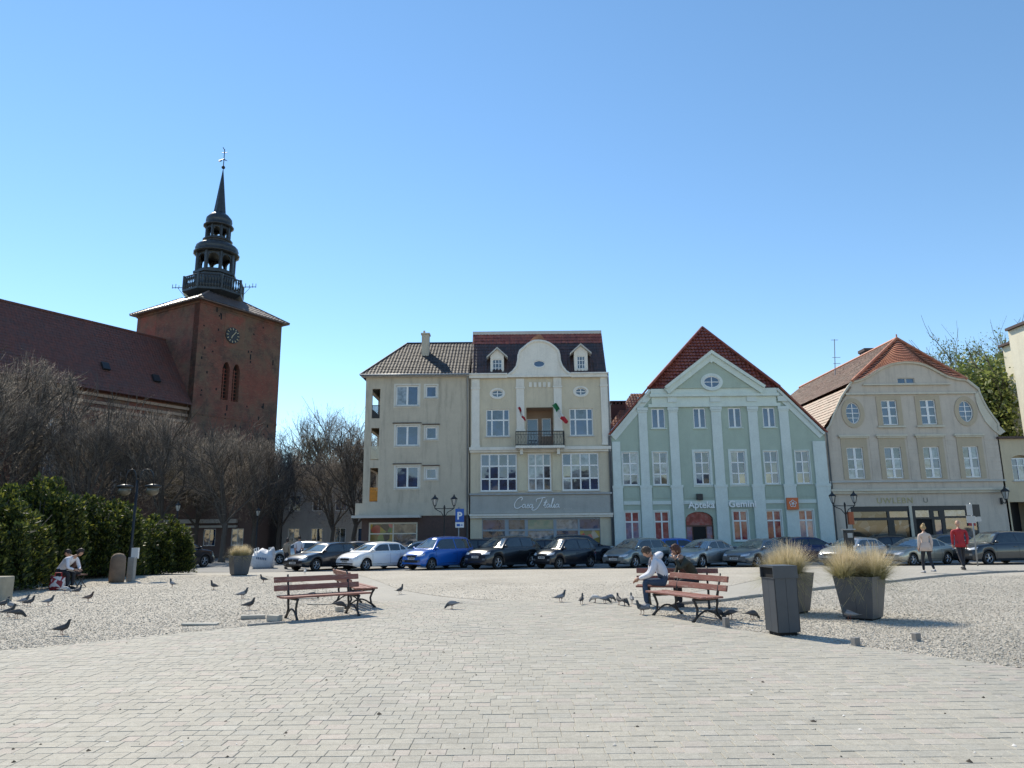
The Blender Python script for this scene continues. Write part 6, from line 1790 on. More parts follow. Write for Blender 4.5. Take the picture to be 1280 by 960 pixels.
# ================================================================== BENCHES
b = NB('bench_paint'); oi = b.n('ShaderNodeObjectInfo')
vec = b.n('ShaderNodeVectorMath'); vec.operation = 'ADD'; cmb = b.n('ShaderNodeCombineXYZ'); b.l(b.math('MULTIPLY', oi.outputs['Random'], 30), cmb.inputs[0]); b.l(b.co(), vec.inputs[0]); b.l(cmb.outputs[0], vec.inputs[1])
wear = b.ramp(b.noise(14, 6, .75, vec=vec.outputs[0], stretch=(.35, 2, 2)), [(.54, (0, 0, 0)), (.66, (1, 1, 1))])
basec = b.ramp(b.noise(3, 4, .6, vec=vec.outputs[0]), [(.3, (.21, .082, .060)), (.7, (.30, .12, .088))])
b.bump(b.noise(40, 4, .6, vec=vec.outputs[0], stretch=(.2, 2, 2)), .3, .004)
M_bench = b.done(b.mix(b.math('MULTIPLY', wear, .75), basec, (.42, .33, .27)), .6)
def bench(loc, rz, label):
    r = thing('park_bench', label, 'bench', (*loc, 0), rz, 'slatted park benches with iron legs')
    L = .875
    for i in range(4):
        m = MB(); y = -.26 + i * .125
        m.box(-L, L, y - .052, y + .052, .41 - abs(i - 1.5) * -.006, .445 - abs(i - 1.5) * -.006); bevel(m.build('seat_slat', M_bench, r), .006)
    Mt = Matrix.Translation((0, .235, .43)) @ Matrix.Rotation(math.radians(-13), 4, 'X')
    for z0 in (.10, .26):
        m = MB(); m.box(-L - .02, L - .02, -.018, .018, z0, z0 + .105, 0, Mt); bevel(m.build('back_slat', M_bench, r), .006)
    for s in (-.62, .62):
        m = MB()
        m.tube([(s, -.30, .40), (s, -.255, .33), (s, -.215, .22), (s, -.24, .10), (s, -.33, .01)], [.024, .024, .022, .024, .03], 6)
        m.tube([(s, .22, .42), (s, .225, .32), (s, .20, .2), (s, .25, .09), (s, .34, .01)], [.026, .024, .022, .024, .03], 6)
        m.tube([(s, -.31, .395), (s, 0, .385), (s, .23, .395)], .024, 6)
        m.tube([(s, .22, .40), (s, .262, .55), (s, .33, .83)], [.026, .024, .018], 6)
        m.tube([(s, -.28 + .56 * k / 10, .05 + .15 * math.sin(PI * k / 10)) for k in range(11)], .018, 6)
        m.build('iron_frame', M_iron, r, True)
    return r
bench((-3.75, 14.74), math.radians(36), 'left foreground bench, its dark backrest in shade')
bench((-3.62, 16.95), math.radians(115), 'far left bench seen end-on behind the left foreground bench')
bench((3.20, 13.98), math.radians(-67), 'right foreground bench with worn sunlit slats beside the square stub')
bench((3.52, 16.05), math.radians(-14), 'right rear bench with the seated pair on it')

# ================================================================== CARS
M_rubber = plain('tyre', (.018, .018, .018), .85, .15, 20)
M_rim = plain('alloy', (.42, .43, .45), .3, .06, metal=.8)
M_rimd = plain('steel_rim', (.20, .21, .22), .4, .08, metal=.6)
M_plastic = plain('black_plastic', (.015, .015, .017), .55, .1)
G_car = glass('car_glass', (.018, .024, .026), .02, 2.0, .5, 2)
G_screen = glass('car_windscreen', (.10, .125, .125), .03, 2.6, .35, 1.5)
G_lamp = glass('headlamp', (.55, .57, .60), .06, 1.9, .25, 6)
M_tail = glass('tail_lamp', (.30, .008, .010), .1, 1.7, .2, 4)
M_plate = plain('number_plate', (.62, .62, .60), .4, .05)
M_chrome = plain('chrome', (.55, .56, .58), .16, .05, metal=.95)
def paint(name, c, metal=.35, rough=.28): return plain('car_' + name, c, rough, .03, .8, metal=metal, coat=.8)
def smooth_interp(xs, keys):
    kx = np.array([k[0] for k in keys], float); kz = np.array([k[1] for k in keys], float)
    out = np.interp(xs, kx, kz)
    w_ = .09; acc = np.zeros_like(xs)
    for o_, ww in ((-1, .25), (0, .5), (1, .25)): acc += ww * np.interp(xs + o_ * w_, kx, kz)
    return acc
CARS = {  # L, W, H, front axle from nose, rear axle from tail, hood keys z, cabin: A(x from nose) base, B roof front, C roof rear, D rear base
 'hatch':  dict(L=4.05, W=1.76, H=1.47, fa=.82, ra=.68, nose=.68, hood=.98, A=.95, B=1.80, C=3.35, D=3.98, belt=.98, tail=1.0, wr=.315),
 'estate': dict(L=4.65, W=1.80, H=1.47, fa=.90, ra=.95, nose=.64, hood=.95, A=1.15, B=2.05, C=4.0, D=4.55, belt=.96, tail=1.0, wr=.32),
 'van':    dict(L=3.95, W=1.68, H=1.72, fa=.78, ra=.62, nose=.80, hood=1.08, A=.85, B=1.62, C=3.95, D=4.10, belt=1.05, tail=1.1, wr=.31),
 'suv':    dict(L=4.55, W=1.88, H=1.72, fa=.90, ra=.92, nose=.85, hood=1.12, A=1.15, B=1.95, C=3.95, D=4.48, belt=1.13, tail=1.15, wr=.36),
 'mini':   dict(L=3.54, W=1.62, H=1.60, fa=.62, ra=.50, nose=.78, hood=1.02, A=.72, B=1.42, C=3.2, D=3.50, belt=1.0, tail=1.05, wr=.29),
 'mpv':    dict(L=4.25, W=1.76, H=1.54, fa=.86, ra=.68, nose=.66, hood=.98, A=.80, B=1.75, C=3.5, D=4.18, belt=.99, tail=1.0, wr=.315),
 'sedan':  dict(L=4.65, W=1.77, H=1.44, fa=.90, ra=1.02, nose=.64, hood=.94, A=1.20, B=2.05, C=3.25, D=4.0, belt=.93, tail=1.02, wr=.315),
}
def body_meshes(kind):
    p = CARS[kind]; L, W, H = p['L'], p['W'], p['H']; hw = W / 2
    xf, xr = L / 2, -L / 2
    X_ = lambda d: L / 2 - d                          # distance from nose -> x
    wz = p['wr'] - .0; ra = p['wr'] + .055
    ax = [X_(p['fa']), xr + p['ra']]
    xs = set(np.linspace(xr, xf, 45).tolist())
    for a in ax: xs |= set((a + ra * np.cos(np.linspace(0, PI, 15))).tolist())
    xs = np.array(sorted(xs)); xs = xs[np.concatenate([[True], np.diff(xs) > .012])]
    top = smooth_interp(xs, [(xr, p['tail'] - .18), (xr + .12, p['tail']), (X_(p['D']) , p['tail']), (X_(p['A']) - .1, p['hood'] + .0), (X_(p['A']) + .15, p['hood'] - .02), (X_(.35), p['nose'] + .17), (X_(.12), p['nose'] + .06), (xf, p['nose'] - .06)])
    ins = np.array([max(0.0, (abs(x) - (L/2 - .75)) / .75) for x in xs]); wx = hw * (1 - .17 * ins ** 2.6)
    zb = .20 + .10 * np.clip((np.abs(xs) - (L/2 - .35)) / .35, 0, 1) ** 2
    bm = bmesh.new(); rows = []
    for x, zt, wv_, z0, fi in zip(xs, top, wx, zb, ins):
        arch = z0
        for a in ax:
            if abs(x - a) < ra: arch = max(arch, wz + math.sqrt(max(0, ra**2 - (x - a)**2)))
        sh = min(p['belt'], zt) - .10
        def lean(z): return -.30 * max(0, z - .50) ** 1.5 * fi ** 2 * (1 if x > 0 else -.35)
        m1, m2 = max(arch, z0 + .14), max(arch + .004, z0 + (sh - z0) * .55)
        ring = [(0, z0 + .02), (wv_ - .26, z0 + .02), (wv_ - .24, max(arch, z0)), (wv_ - .015, max(arch, z0)), (wv_ + .0, m1), (wv_ + .012, m2), (wv_ - .005, max(sh, m2 + .003)), (wv_ - .055, max(zt - .025, m2 + .01)), (wv_ * .72, zt + .005), (wv_ * .38, zt + .022), (0, zt + .028)]
        rows.append([bm.verts.new((x + lean(z), y, z)) for y, z in ring] + [bm.verts.new((x + lean(z), -y, z)) for y, z in ring[1:-1][::-1]])
    n = len(rows[0])
    for i in range(len(rows) - 1):
        for k in range(n):
            k2 = (k + 1) % n
            f = bm.faces.new((rows[i][k], rows[i][k2], rows[i+1][k2], rows[i+1][k])); f.smooth = True
            if k in (0, 1, 2) or k in (n - 1, n - 2, n - 3): f.material_index = 1
    for e in (rows[0][::-1], rows[-1]):
        f = bm.faces.new(e)
    bmesh.ops.recalc_face_normals(bm, faces=bm.faces[:])
    lower = bpy.data.meshes.new('body'); bm.to_mesh(lower); tb = BVHTree.FromBMesh(bm); bm.free()
    # greenhouse
    gx = np.linspace(X_(p['D']), X_(p['A']), 40)
    gt = smooth_interp(gx, [(X_(p['D']), p['tail'] - .02), (X_(p['C']), H - .045), (X_((p['B'] * 1.6 + p['C']) / 2.6), H), (X_(p['B']), H - .05), (X_(p['A']), p['hood'] - .03)])
    bm = bmesh.new(); rows = []
    for x, zt in zip(gx, gt):
        zl = p['belt'] - .09; t = max(0, (zt - p['belt']) / (H - p['belt']))
        wb = hw - .05 - .10 * max(0, (abs(x) - 1.2) / 1.2) ** 2; wt = wb - .24 * t * (H - p['belt']) / .5
        ring = [(wb, zl), (wb - .01, min(zt - .01, p['belt'] + .0)), (wb + (wt - wb) * .55, p['belt'] + max(0, zt - p['belt']) * .55), (wt + .015, zt - .055 * t - .005), (wt - .06, zt - .008), (wt * .5, zt + .022 * t + .01), (0, zt + .035 * t + .012)]
        rows.append([bm.verts.new((x, y, z)) for y, z in ring] + [bm.verts.new((x, -y, z)) for y, z in ring[:-1][::-1]])
    n = len(rows[0])
    for i in range(len(rows) - 1):
        for k in range(n - 1):
            f = bm.faces.new((rows[i][k], rows[i][k+1], rows[i+1][k+1], rows[i+1][k])); f.smooth = True
    bm.faces.new(rows[0]); bm.faces.new(rows[-1][::-1])
    bmesh.ops.recalc_face_normals(bm, faces=bm.faces[:])
    cab = bpy.data.meshes.new('cabin'); bm.to_mesh(cab); tc = BVHTree.FromBMesh(bm); bm.free()
    return lower, cab, tb, tc, gx, gt
def patch(quad, tree, axis, off, m, nu=8, nv=4, mi=0, both=None):
    """quad of 2D corners projected along an axis: 'x' uses (y,z) from the nose, 'b' from the tail, 'y' uses (x,z) from the left, '-y' from the right"""
    g = []
    for j in range(nv + 1):
        row = []
        for i in range(nu + 1):
            u, v = i / nu, j / nv
            a = [quad[0][k]*(1-u)*(1-v) + quad[1][k]*u*(1-v) + quad[2][k]*u*v + quad[3][k]*(1-u)*v for k in (0, 1)]
            if axis == 'x': o, d = Vector((4, a[0], a[1])), Vector((-1, 0, 0))
            elif axis == 'b': o, d = Vector((-4, a[0], a[1])), Vector((1, 0, 0))
            elif axis == 'y': o, d = Vector((a[0], 3, a[1])), Vector((0, -1, 0))
            else: o, d = Vector((a[0], -3, a[1])), Vector((0, 1, 0))
            h = tree.ray_cast(o, d)
            row.append(None if h[0] is None else h[0] - d * off)
        g.append(row)
    for j in range(nv):
        for i in range(nu):
            q = [g[j][i], g[j][i+1], g[j+1][i+1], g[j+1][i]]
            if any(v is None for v in q): continue
            q = q if axis in ('x', '-y') else q[::-1]
            m.face(q, mi)
_car_cache = {}
def make_car(kind, col, label, rim=M_rim, grille='dark'):
    p = CARS[kind]; L, W, H = p['L'], p['W'], p['H']; hw = W / 2; X_ = lambda d: L / 2 - d
    if kind not in _car_cache: _car_cache[kind] = body_meshes(kind)
    lower, cab, tb, tc, gx, gt = _car_cache[kind]
    r = thing('parked_car', label, 'car', (0, 0, 0), 0, 'cars parked along the far side of the square')
    me = lower.copy(); me.materials.append(col); me.materials.append(M_plastic); link('body', me, r)
    me = cab.copy(); me.materials.append(col); link('cabin', me, r)
    zA, zB = p['hood'], H - .05
    m = MB(); top = float(np.interp(X_(p['B']) + .03, gx, gt)) - .035; bot = p['hood'] + .05
    wtop = hw - .05 - .24 * (H - p['belt']) / .5 - .03
    patch([(-(hw - .15), bot), (hw - .15, bot), (wtop - .03, top), (-(wtop - .03), top)], tc, 'x', .006, m, 12, 8); m.build('windscreen', G_screen, r, True)
    m = MB(); rb = max(p['tail'] + .08, p['belt'] + .08)
    patch([(-(hw - .22), rb), (hw - .22, rb), (wtop - .05, H - .13), (-(wtop - .05), H - .13)], tc, 'b', .006, m, 10, 5); m.build('rear_window', G_car, r, True)
    # side windows split by pillars
    zb, zt = p['belt'] + .035, H - .115
    xA, xB, xC, xD = X_(p['A']), X_(p['B']), X_(p['C']), X_(p['D'])
    mid = (xB + xC) / 2 + .12
    def zroof(x): return min(zt, float(np.interp(x, gx, gt)) - .09)
    fr0 = xA - (xA - xB) * .28
    segs = [(fr0, mid + .04), (mid - .04, mid - .04 - (mid - xC) * .80)]
    q3 = segs[1][1] - .07; q3e = xD + (xC - xD) * .55
    for s_ in ('y', '-y'):
        for (xa, xb) in segs:
            m = MB(); n = 7
            for i in range(n):
                u0, u1 = xa + (xb - xa) * i / n, xa + (xb - xa) * (i + 1) / n
                z0, z1 = zroof(u0), zroof(u1)
                if z0 - zb < .02 and z1 - zb < .02: continue
                patch([(u0, zb), (u1, zb), (u1, max(z1, zb + .01)), (u0, max(z0, zb + .01))], tc, s_, .006, m, 1, 4)
            if s_ == '-y': m.f = [tuple(reversed(f)) for f in m.f]
            else: m.f = [tuple(reversed(f)) for f in m.f]
            if m.f: m.build('side_window', G_car, r, True)
        if q3 - q3e > .12:
            m = MB()
            for i in range(3):
                u0, u1 = q3 + (q3e - q3) * i / 3, q3 + (q3e - q3) * (i + 1) / 3
                patch([(u0, zb + .03), (u1, zb + .03), (u1, max(zroof(u1) - .02, zb + .04)), (u0, zroof(u0) - .02)], tc, s_, .006, m, 1, 3)
            m.f = [tuple(reversed(f)) for f in m.f]
            if m.f: m.build('side_window', G_car, r, True)
        # door seams and handles
        m = MB()
        for x in (fr0 - .02, mid, segs[1][1] + .02):
            lo_ = .34 if x > xD + .5 else .7
            for zz0, zz1 in ((lo_, .55), (.55, p['belt'] - .1)): patch([(x - .006, zz0), (x + .006, zz0), (x + .006, zz1), (x - .006, zz1)], tb, s_, .003, m, 1, 3)
        patch([(segs[1][1] + .02, .33), (fr0 - .02, .33), (fr0 - .02, .345), (segs[1][1] + .02, .345)], tb, s_, .003, m, 8, 1)
        m.build('door_seam', M_black, r)
        m = MB(); sy = 1 if s_ == 'y' else -1
        for x in (mid + .22, segs[1][1] + .24):
            h = tb.ray_cast(Vector((x, 3 * sy, p['belt'] - .2)), Vector((0, -sy, 0)))[0]
            if h: m.box(x - .09, x + .09, min(h.y, h.y + sy * .03), max(h.y, h.y + sy * .03), p['belt'] - .215, p['belt'] - .185)
        m.build('door_handle', col, r)
        # mirror
        h = tc.ray_cast(Vector((fr0 + .02, 3 * sy, p['belt'] + .03)), Vector((0, -sy, 0)))[0]
        yy = (h.y if h else sy * (hw - .08))
        m = MB(); m.ball((fr0 + .0, yy + sy * .15, p['belt'] + .07), .1, 10, sc=(.75, 1.25, .8)); m.box(fr0 - .03, fr0 + .03, min(yy, yy + sy * .12), max(yy, yy + sy * .12), p['belt'] + .0, p['belt'] + .05); m.build('wing_mirror', col, r, True)
    # lights, grille, bumper openings, plates
    zn = p['nose']
    for sy in (-1, 1):
        m = MB(); a, c = hw * .50, hw * .93
        q = [(a * sy, zn - .09), (c * sy, zn - .05), (c * sy, zn + .085), (a * sy, zn + .005)]
        if sy < 0: q = [q[1], q[0], q[3], q[2]]
        patch(q, tb, 'x', .008, m, 8, 4); m.build('headlight', G_lamp, r, True)
        m = MB(); q = [(hw * .58 * sy, zn - .36), (hw * .80 * sy, zn - .36), (hw * .82 * sy, zn - .26), (hw * .6 * sy, zn - .26)]
        if sy < 0: q = [q[1], q[0], q[3], q[2]]
        patch(q, tb, 'x', .007, m, 4, 2); m.build('fog_light', M_rimd, r)
        m = MB(); zt_ = p['tail'] - .05; q = [(hw * .62 * sy, zt_ - .26), (hw * .9 * sy, zt_ - .28), (hw * .88 * sy, zt_ - .03), (hw * .66 * sy, zt_ - .03)]
        if sy > 0: q = [q[1], q[0], q[3], q[2]]
        patch(q, tb, 'b', .008, m, 4, 3); m.build('tail_light', M_tail, r, True)
    m = MB()
    patch([(-hw * .42, zn - .14), (hw * .42, zn - .14), (hw * .44, zn + .0), (-hw * .44, zn + .0)], tb, 'x', .006, m, 8, 3)
    gr = m.build('grille', M_plastic, r)
    m = MB()
    for k in range(3 if grille == 'chrome' else 1):
        z = zn - .03 - k * .04
        patch([(-hw * .40, z - (.014 if grille == 'chrome' else .006)), (hw * .40, z - (.014 if grille == 'chrome' else .006)), (hw * .40, z + .006), (-hw * .40, z + .006)], tb, 'x', .014, m, 8, 1)
    patch([(-.05, zn - .10), (.05, zn - .10), (.05, zn - .02), (-.05, zn - .02)], tb, 'x', .018, m, 1, 1)
    m.build('badge_bar', M_chrome, gr)
    m = MB(); patch([(-hw * .6, zn - .40), (hw * .6, zn - .40), (hw * .68, zn - .27), (-hw * .68, zn - .27)], tb, 'x', .005, m, 8, 2); m.build('air_intake', M_plastic, r)
    for ax_, z in (('x', zn - .25), ('b', p['tail'] - .33)):
        m = MB(); patch([(-.26, z), (.26, z), (.26, z + .11), (-.26, z + .11)], tb, ax_, .016, m, 2, 1); pl = m.build('number_plate', M_plate, r)
        m = MB()
        for i in range(7): y = -.17 + i * .055 + (.02 if i > 1 else 0); patch([(y, z + .02), (y + .035, z + .02), (y + .035, z + .09), (y, z + .09)], tb, ax_, .019, m, 1, 1)
        m.build('plate_characters', M_plastic, pl)
    # wipers
    m = MB(); zz_ = p['hood'] + .02
    for y0, y1 in ((.45, -.1), (-.05, -.6)):
        a = tc.ray_cast(Vector((4, y0, zz_ + .05)), Vector((-1, 0, 0)))[0]; c = tc.ray_cast(Vector((4, y1, zz_ + .1)), Vector((-1, 0, 0)))[0]
        if a and c: m.tube([(a.x + .02, a.y, a.z), (c.x + .02, c.y, c.z)], .009, 4)
    if m.f: m.build('wiper', M_plastic, r)
    # wheels
    wr = p['wr']
    for wxp in (X_(p['fa']), -L/2 + p['ra']):
        for sy in (-1, 1):
            yo, yi = sy * (hw - .025), sy * (hw - .23)
            m = MB(); n = 24
            prof = [(yi, wr * .62), (yi, wr * .93), (yi + (yo - yi) * .12, wr), (yi + (yo - yi) * .88, wr), (yo, wr * .94), (yo, wr * .70), (yo - sy * .02, wr * .66), (yo - sy * .06, wr * .62)]
            b0 = len(m.v)
            for y, rr in prof:
                for k in range(n): m.v.append((wxp + rr * math.cos(2*PI*k/n), y, wr + rr * math.sin(2*PI*k/n)))
            for i in range(len(prof) - 1):
                for k in range(n):
                    k2 = (k + 1) % n; f = (b0+i*n+k, b0+i*n+k2, b0+(i+1)*n+k2, b0+(i+1)*n+k); m.f.append(f if sy > 0 else f[::-1]); m.m.append(0)
            wh = m.build('wheel', M_rubber, r, True)
            m = MB(); yr_ = yo - sy * .03
            ring = [(wxp + wr*.64*math.cos(2*PI*k/n), yr_, wr + wr*.64*math.sin(2*PI*k/n)) for k in range(n + 1)]
            m.tube(ring, .018, 5, 0, False)
            for k in range(5):
                for da in (-.13, .13):
                    a = 2*PI*k/5 + da + .3
                    m.tube([(wxp + .05*math.cos(a), yr_ + sy*.012, wr + .05*math.sin(a)), (wxp + wr*.62*math.cos(a), yr_, wr + wr*.62*math.sin(a))], [.024, .018], 4)
            m.tube([(wxp, yr_ - sy*.01, wr), (wxp, yr_ + sy*.025, wr)], .055, 10)
            m.build('rim', rim, wh)
            m = MB(); m.tube([(wxp, yo - sy*.09, wr), (wxp, yo - sy*.10, wr)], wr*.64, 20); m.build('brake_disc', M_black, wh)
    return r
def park(kind, col, px, Y, a_deg, label, side=None, **kw):
    """px: image column of the car's centre, Y distance of its centre, a: heading away from straight at the camera, nose to the left"""
    r = make_car(kind, col, label, **kw)
    d = ray(px, 690); x = d[0] / d[1] * Y
    a = math.radians(a_deg)
    r.location = (x, Y, -.345); r.rotation_euler = (0, 0, math.atan2(-math.cos(a), -math.sin(a)))
    return r
C_navy = paint('navy', (.012, .017, .028)); C_white = paint('white', (.80, .80, .80), .0, .3); C_blue = paint('blue', (.010, .11, .46), .1); C_dark = paint('graphite', (.018, .021, .028), .5)
C_black = paint('black', (.008, .010, .018)); C_teal = paint('grey_green', (.20, .235, .245), .6); C_silver = paint('silver', (.36, .37, .37), .7); C_grey = paint('slate', (.16, .175, .19), .6)
C_deep = paint('deep_blue', (.006, .012, .075)); C_lsilver = paint('pale_silver', (.48, .48, .48), .6); C_champ = paint('champagne', (.36, .35, .30), .6); C_audi = paint('anthracite', (.038, .045, .055), .55)
park('suv', C_black, 221, 45.5, 205, 'black car half hidden behind the right end of the yew hedge')
park('estate', C_navy, 408, 41.6, 34, 'dark navy estate car, leftmost in the main row')
park('hatch', C_white, 468, 41.3, 40, 'white hatchback in the row between navy estate and blue van', rim=M_rim)
park('hatch', C_lsilver, 524, 46.2, 84, 'pale silver hatchback behind white hatchback and blue van')
park('van', C_blue, 547, 41.2, 40, 'bright blue boxy family van in the row', rim=M_rimd)
park('suv', C_dark, 630, 41.4, 43, 'large graphite sport utility car with chrome grille below the script sign', grille='chrome')
park('mini', C_black, 706, 41.0, 50, 'small black boxy city car with silver badge right of the graphite car', rim=M_rimd)
park('mpv', C_teal, 797, 41.3, 48, 'grey-green people carrier with long headlights behind the boy in white', )
park('sedan', C_silver, 881, 41.3, 50, 'silver saloon in front of the pharmacy doorway')
park('sedan', C_grey, 950, 41.0, 54, 'slate grey saloon left of the wide grass tuft', grille='chrome')
park('hatch', C_lsilver, 1066, 40.6, 58, 'pale silver hatchback behind the right planter grass')
park('sedan', C_champ, 1146, 40.6, 66, 'champagne saloon behind the woman in the beige jacket')
park('suv', C_audi, 1245, 40.4, 78, 'anthracite sport utility car at the right edge behind the leaning post', grille='chrome')
# second row, parallel to the house fronts
park('mpv', C_black, 590, 46.3, 88, 'black car in the rear row behind the graphite one')
park('hatch', C_black, 672, 46.4, 90, 'black car in the rear row between graphite and small black cars')
park('suv', C_navy, 729, 46.4, 270, 'dark blue car in the rear row showing its red tail lamp before the cream house')
park('hatch', C_blue, 853, 46.4, 270, 'blue hatchback in the rear row left of the pharmacy door')
park('hatch', C_deep, 1014, 46.0, 268, 'deep blue hatchback in the rear row before the pharmacy right windows')
park('hatch', C_black, 1100, 46.4, 90, 'black hatchback in the rear row by the black shopfront')
park('mpv', C_grey, 1178, 46.4, 90, 'grey car in the rear row behind the man in red')
park('hatch', C_black, 975, 46.4, 90, 'black car in the rear row hidden by the slate saloon')
park('hatch', C_lsilver, 378, 50.5, 100, 'pale car far behind the navy estate')
park('hatch', C_black, 440, 46.3, 92, 'black car in the rear row at the left end')

# ================================================================== PEOPLE
def skinned(name, J, B, zones, mats, parent, sub=2):
    """J: joint -> (xyz, radius); B: bones; zones: list of (bone, material index)"""
    names = list(J); idx = {k: i for i, k in enumerate(names)}
    me = bpy.data.meshes.new('tmp'); me.from_pydata([J[k][0] for k in names], [(idx[a], idx[c]) for a, c in B], [])
    o = bpy.data.objects.new('tmp', me); COL.objects.link(o)
    sk = o.modifiers.new('skin', 'SKIN'); sk.use_smooth_shade = True
    for i, k in enumerate(names):
        rr = J[k][1]; me.skin_vertices[0].data[i].radius = rr if isinstance(rr, tuple) else (rr, rr)
        me.skin_vertices[0].data[i].use_root = (i == 0)
    ss = o.modifiers.new('sub', 'SUBSURF'); ss.levels = sub; ss.render_levels = sub
    dg = bpy.context.evaluated_depsgraph_get(); out = bpy.data.meshes.new_from_object(o.evaluated_get(dg))
    bpy.data.objects.remove(o); bpy.data.meshes.remove(me)
    out.materials.clear()
    for m_ in mats: out.materials.append(m_)
    segs = [(np.array(J[a][0], float), np.array(J[c][0], float), zones.get((a, c), 0)) for a, c in B]
    for f in out.polygons:
        c = np.array(f.center); best = (9, 0)
        for a, e, z in segs:
            d = e - a; t = np.clip(np.dot(c - a, d) / max(1e-9, np.dot(d, d)), 0, 1); dd = np.linalg.norm(c - a - d * t)
            if dd < best[0]: best = (dd, z)
        f.material_index = best[1]; f.use_smooth = True
    out.name = name
    return out
M_skin = plain('skin', (.46, .27, .19), .55, .06, 10)
M_hairb = plain('hair_brown', (.075, .048, .032), .6, .3, 30, .5, 60); M_hairblond = plain('hair_blond', (.42, .30, .15), .6, .2, 30, .5, 60); M_hairdk = plain('hair_dark', (.03, .02, .018), .6, .3, 30, .5, 60)
M_whitecl = plain('white_cloth', (.70, .70, .76), .85, .05, 5, .4, 12); M_jean = plain('denim', (.035, .06, .11), .85, .2, 8, .2, 40); M_olive = plain('olive_cloth', (.045, .045, .032), .85, .25, 5, .4, 14)
M_shoe = plain('shoe_grey', (.32, .32, .34), .6, .2, 10); M_shoeb = plain('shoe_dark', (.04, .04, .045), .6, .2, 10); M_redc = plain('red_jacket', (.36, .015, .025), .7, .12, 6, .4, 14); M_beige = plain('beige_jacket', (.58, .47, .41), .8, .06, 6, .4, 14)
M_trou = plain('dark_trousers', (.022, .024, .032), .85, .15, 8, .2, 30); M_brownc = plain('brown_cloth', (.10, .05, .04), .85, .2, 8); M_tan = plain('tan_cloth', (.30, .24, .18), .85, .1, 8)
def add_head(mb, hp, R, s=1.0, mi=0):
    """head with brow, nose, chin, ears; local -y is the face direction"""
    b0 = len(mb.v); n, h = 16, 12
    for i in range(h + 1):
        a = PI * i / h
        for k in range(n):
            t = 2*PI*k/n; x, y, z = math.sin(a)*math.cos(t), math.sin(a)*math.sin(t), math.cos(a)
            front = max(0, -y)
            X3 = x * .075 * (1 - .22 * max(0, -z)); Y3 = y * .095 * (1 - .12 * max(0, -z)) ; Z3 = z * .118
            if front > .9 and -.25 < z < .15: Y3 -= .018 * (1 - abs(z + .1) * 3) * (1 if abs(x) < .3 else 0)      # nose
            if front > .5 and .1 < z < .3: Y3 += .006
            if front > .7 and z < -.6: Y3 -= .008
            p = R @ Vector((X3 * s, Y3 * s, Z3 * s)) + hp; mb.v.append(tuple(p))
    for i in range(h):
        for k in range(n):
            k2 = (k+1) % n; mb.f.append((b0+(i+1)*n+k, b0+(i+1)*n+k2, b0+i*n+k2, b0+i*n+k)); mb.m.append(mi)
    for sx_ in (-1, 1):
        mb.ball(tuple(R @ Vector((sx_*.076*s, .005, -.01)) + hp), .022*s, 8, mi, sc=(.5, 1, 1.5))
def hair_mesh(hp, R, s, style, mat, parent):
    mb = MB(); n, h = 18, 12; b0 = 0; rr = random.Random(3)
    for i in range(h + 1):
        a = PI * i / h * (.62 if style != 'long' else .8)
        for k in range(n):
            t = 2*PI*k/n; x, y, z = math.sin(a)*math.cos(t), math.sin(a)*math.sin(t), math.cos(a)
            zz = z * .132 + .004
            if y < -.45 and z < .45: zz = max(zz, .050); y *= .93
            j = 1 + rr.uniform(-.05, .08)
            mb.v.append(tuple(R @ Vector((x*.086*s*j, (y*.104 + .008)*s*j, zz*s)) + hp))
    for i in range(h):
        for k in range(n):
            k2 = (k+1) % n; mb.f.append(((i+1)*n+k, (i+1)*n+k2, i*n+k2, i*n+k)); mb.m.append(0)
    g = np.random.default_rng(2); m_ = 260
    for _ in range(m_):
        a = g.uniform(0, 1.7); t = g.uniform(0, 2*PI)
        d = Vector((math.sin(a)*math.cos(t), math.sin(a)*math.sin(t), math.cos(a)))
        if d.y < -.5 and d.z < .35: continue
        p = R @ Vector((d.x*.086*s, d.y*.104*s + .008, d.z*.13*s)) + hp
        e = p + (R @ (d * .016 + Vector((g.normal(0, .012), g.normal(0, .012) - .008, -.012 + g.normal(0, .008)))))*s
        sd = (e - p).orthogonal().normalized() * .006
        mb.face([tuple(p - sd), tuple(p + sd), tuple(e)])
    if style == 'bun': mb.ball(tuple(R @ Vector((0, .06, .135)) * s + hp), .05*s, 10)
    o = mb.build('hair', mat, parent, True); return o
def add_hand(mb, w_, d, up, s=1.0, curl=.5, side=1, mi=0):
    d = Vector(d).normalized(); up = Vector(up); up = (up - d * up.dot(d)).normalized(); sd = d.cross(up) * side
    w_ = Vector(w_)
    mb.tube([w_ - d*.02*s, w_ + d*.03*s, w_ + d*.085*s], [.026*s, .036*s, .034*s], 8, mi)
    for k, (off, L) in enumerate(((-.028, .068), (-.010, .078), (.009, .073), (.027, .058))):
        p = w_ + d*.08*s + sd*off*s; q = p + (d - up*curl*.4).normalized()*L*.5*s; e = q + (d*.7 - up*curl).normalized()*L*.5*s
        mb.tube([p, q, e], [.0095*s, .009*s, .007*s], 6, mi)
    p = w_ + d*.03*s - sd*.03*s; mb.tube([p, p + (d*.5 - sd*.7)*.04*s, p + (d*1.0 - sd*.8 - up*curl*.4)*.055*s], [.012*s, .011*s, .008*s], 6, mi)
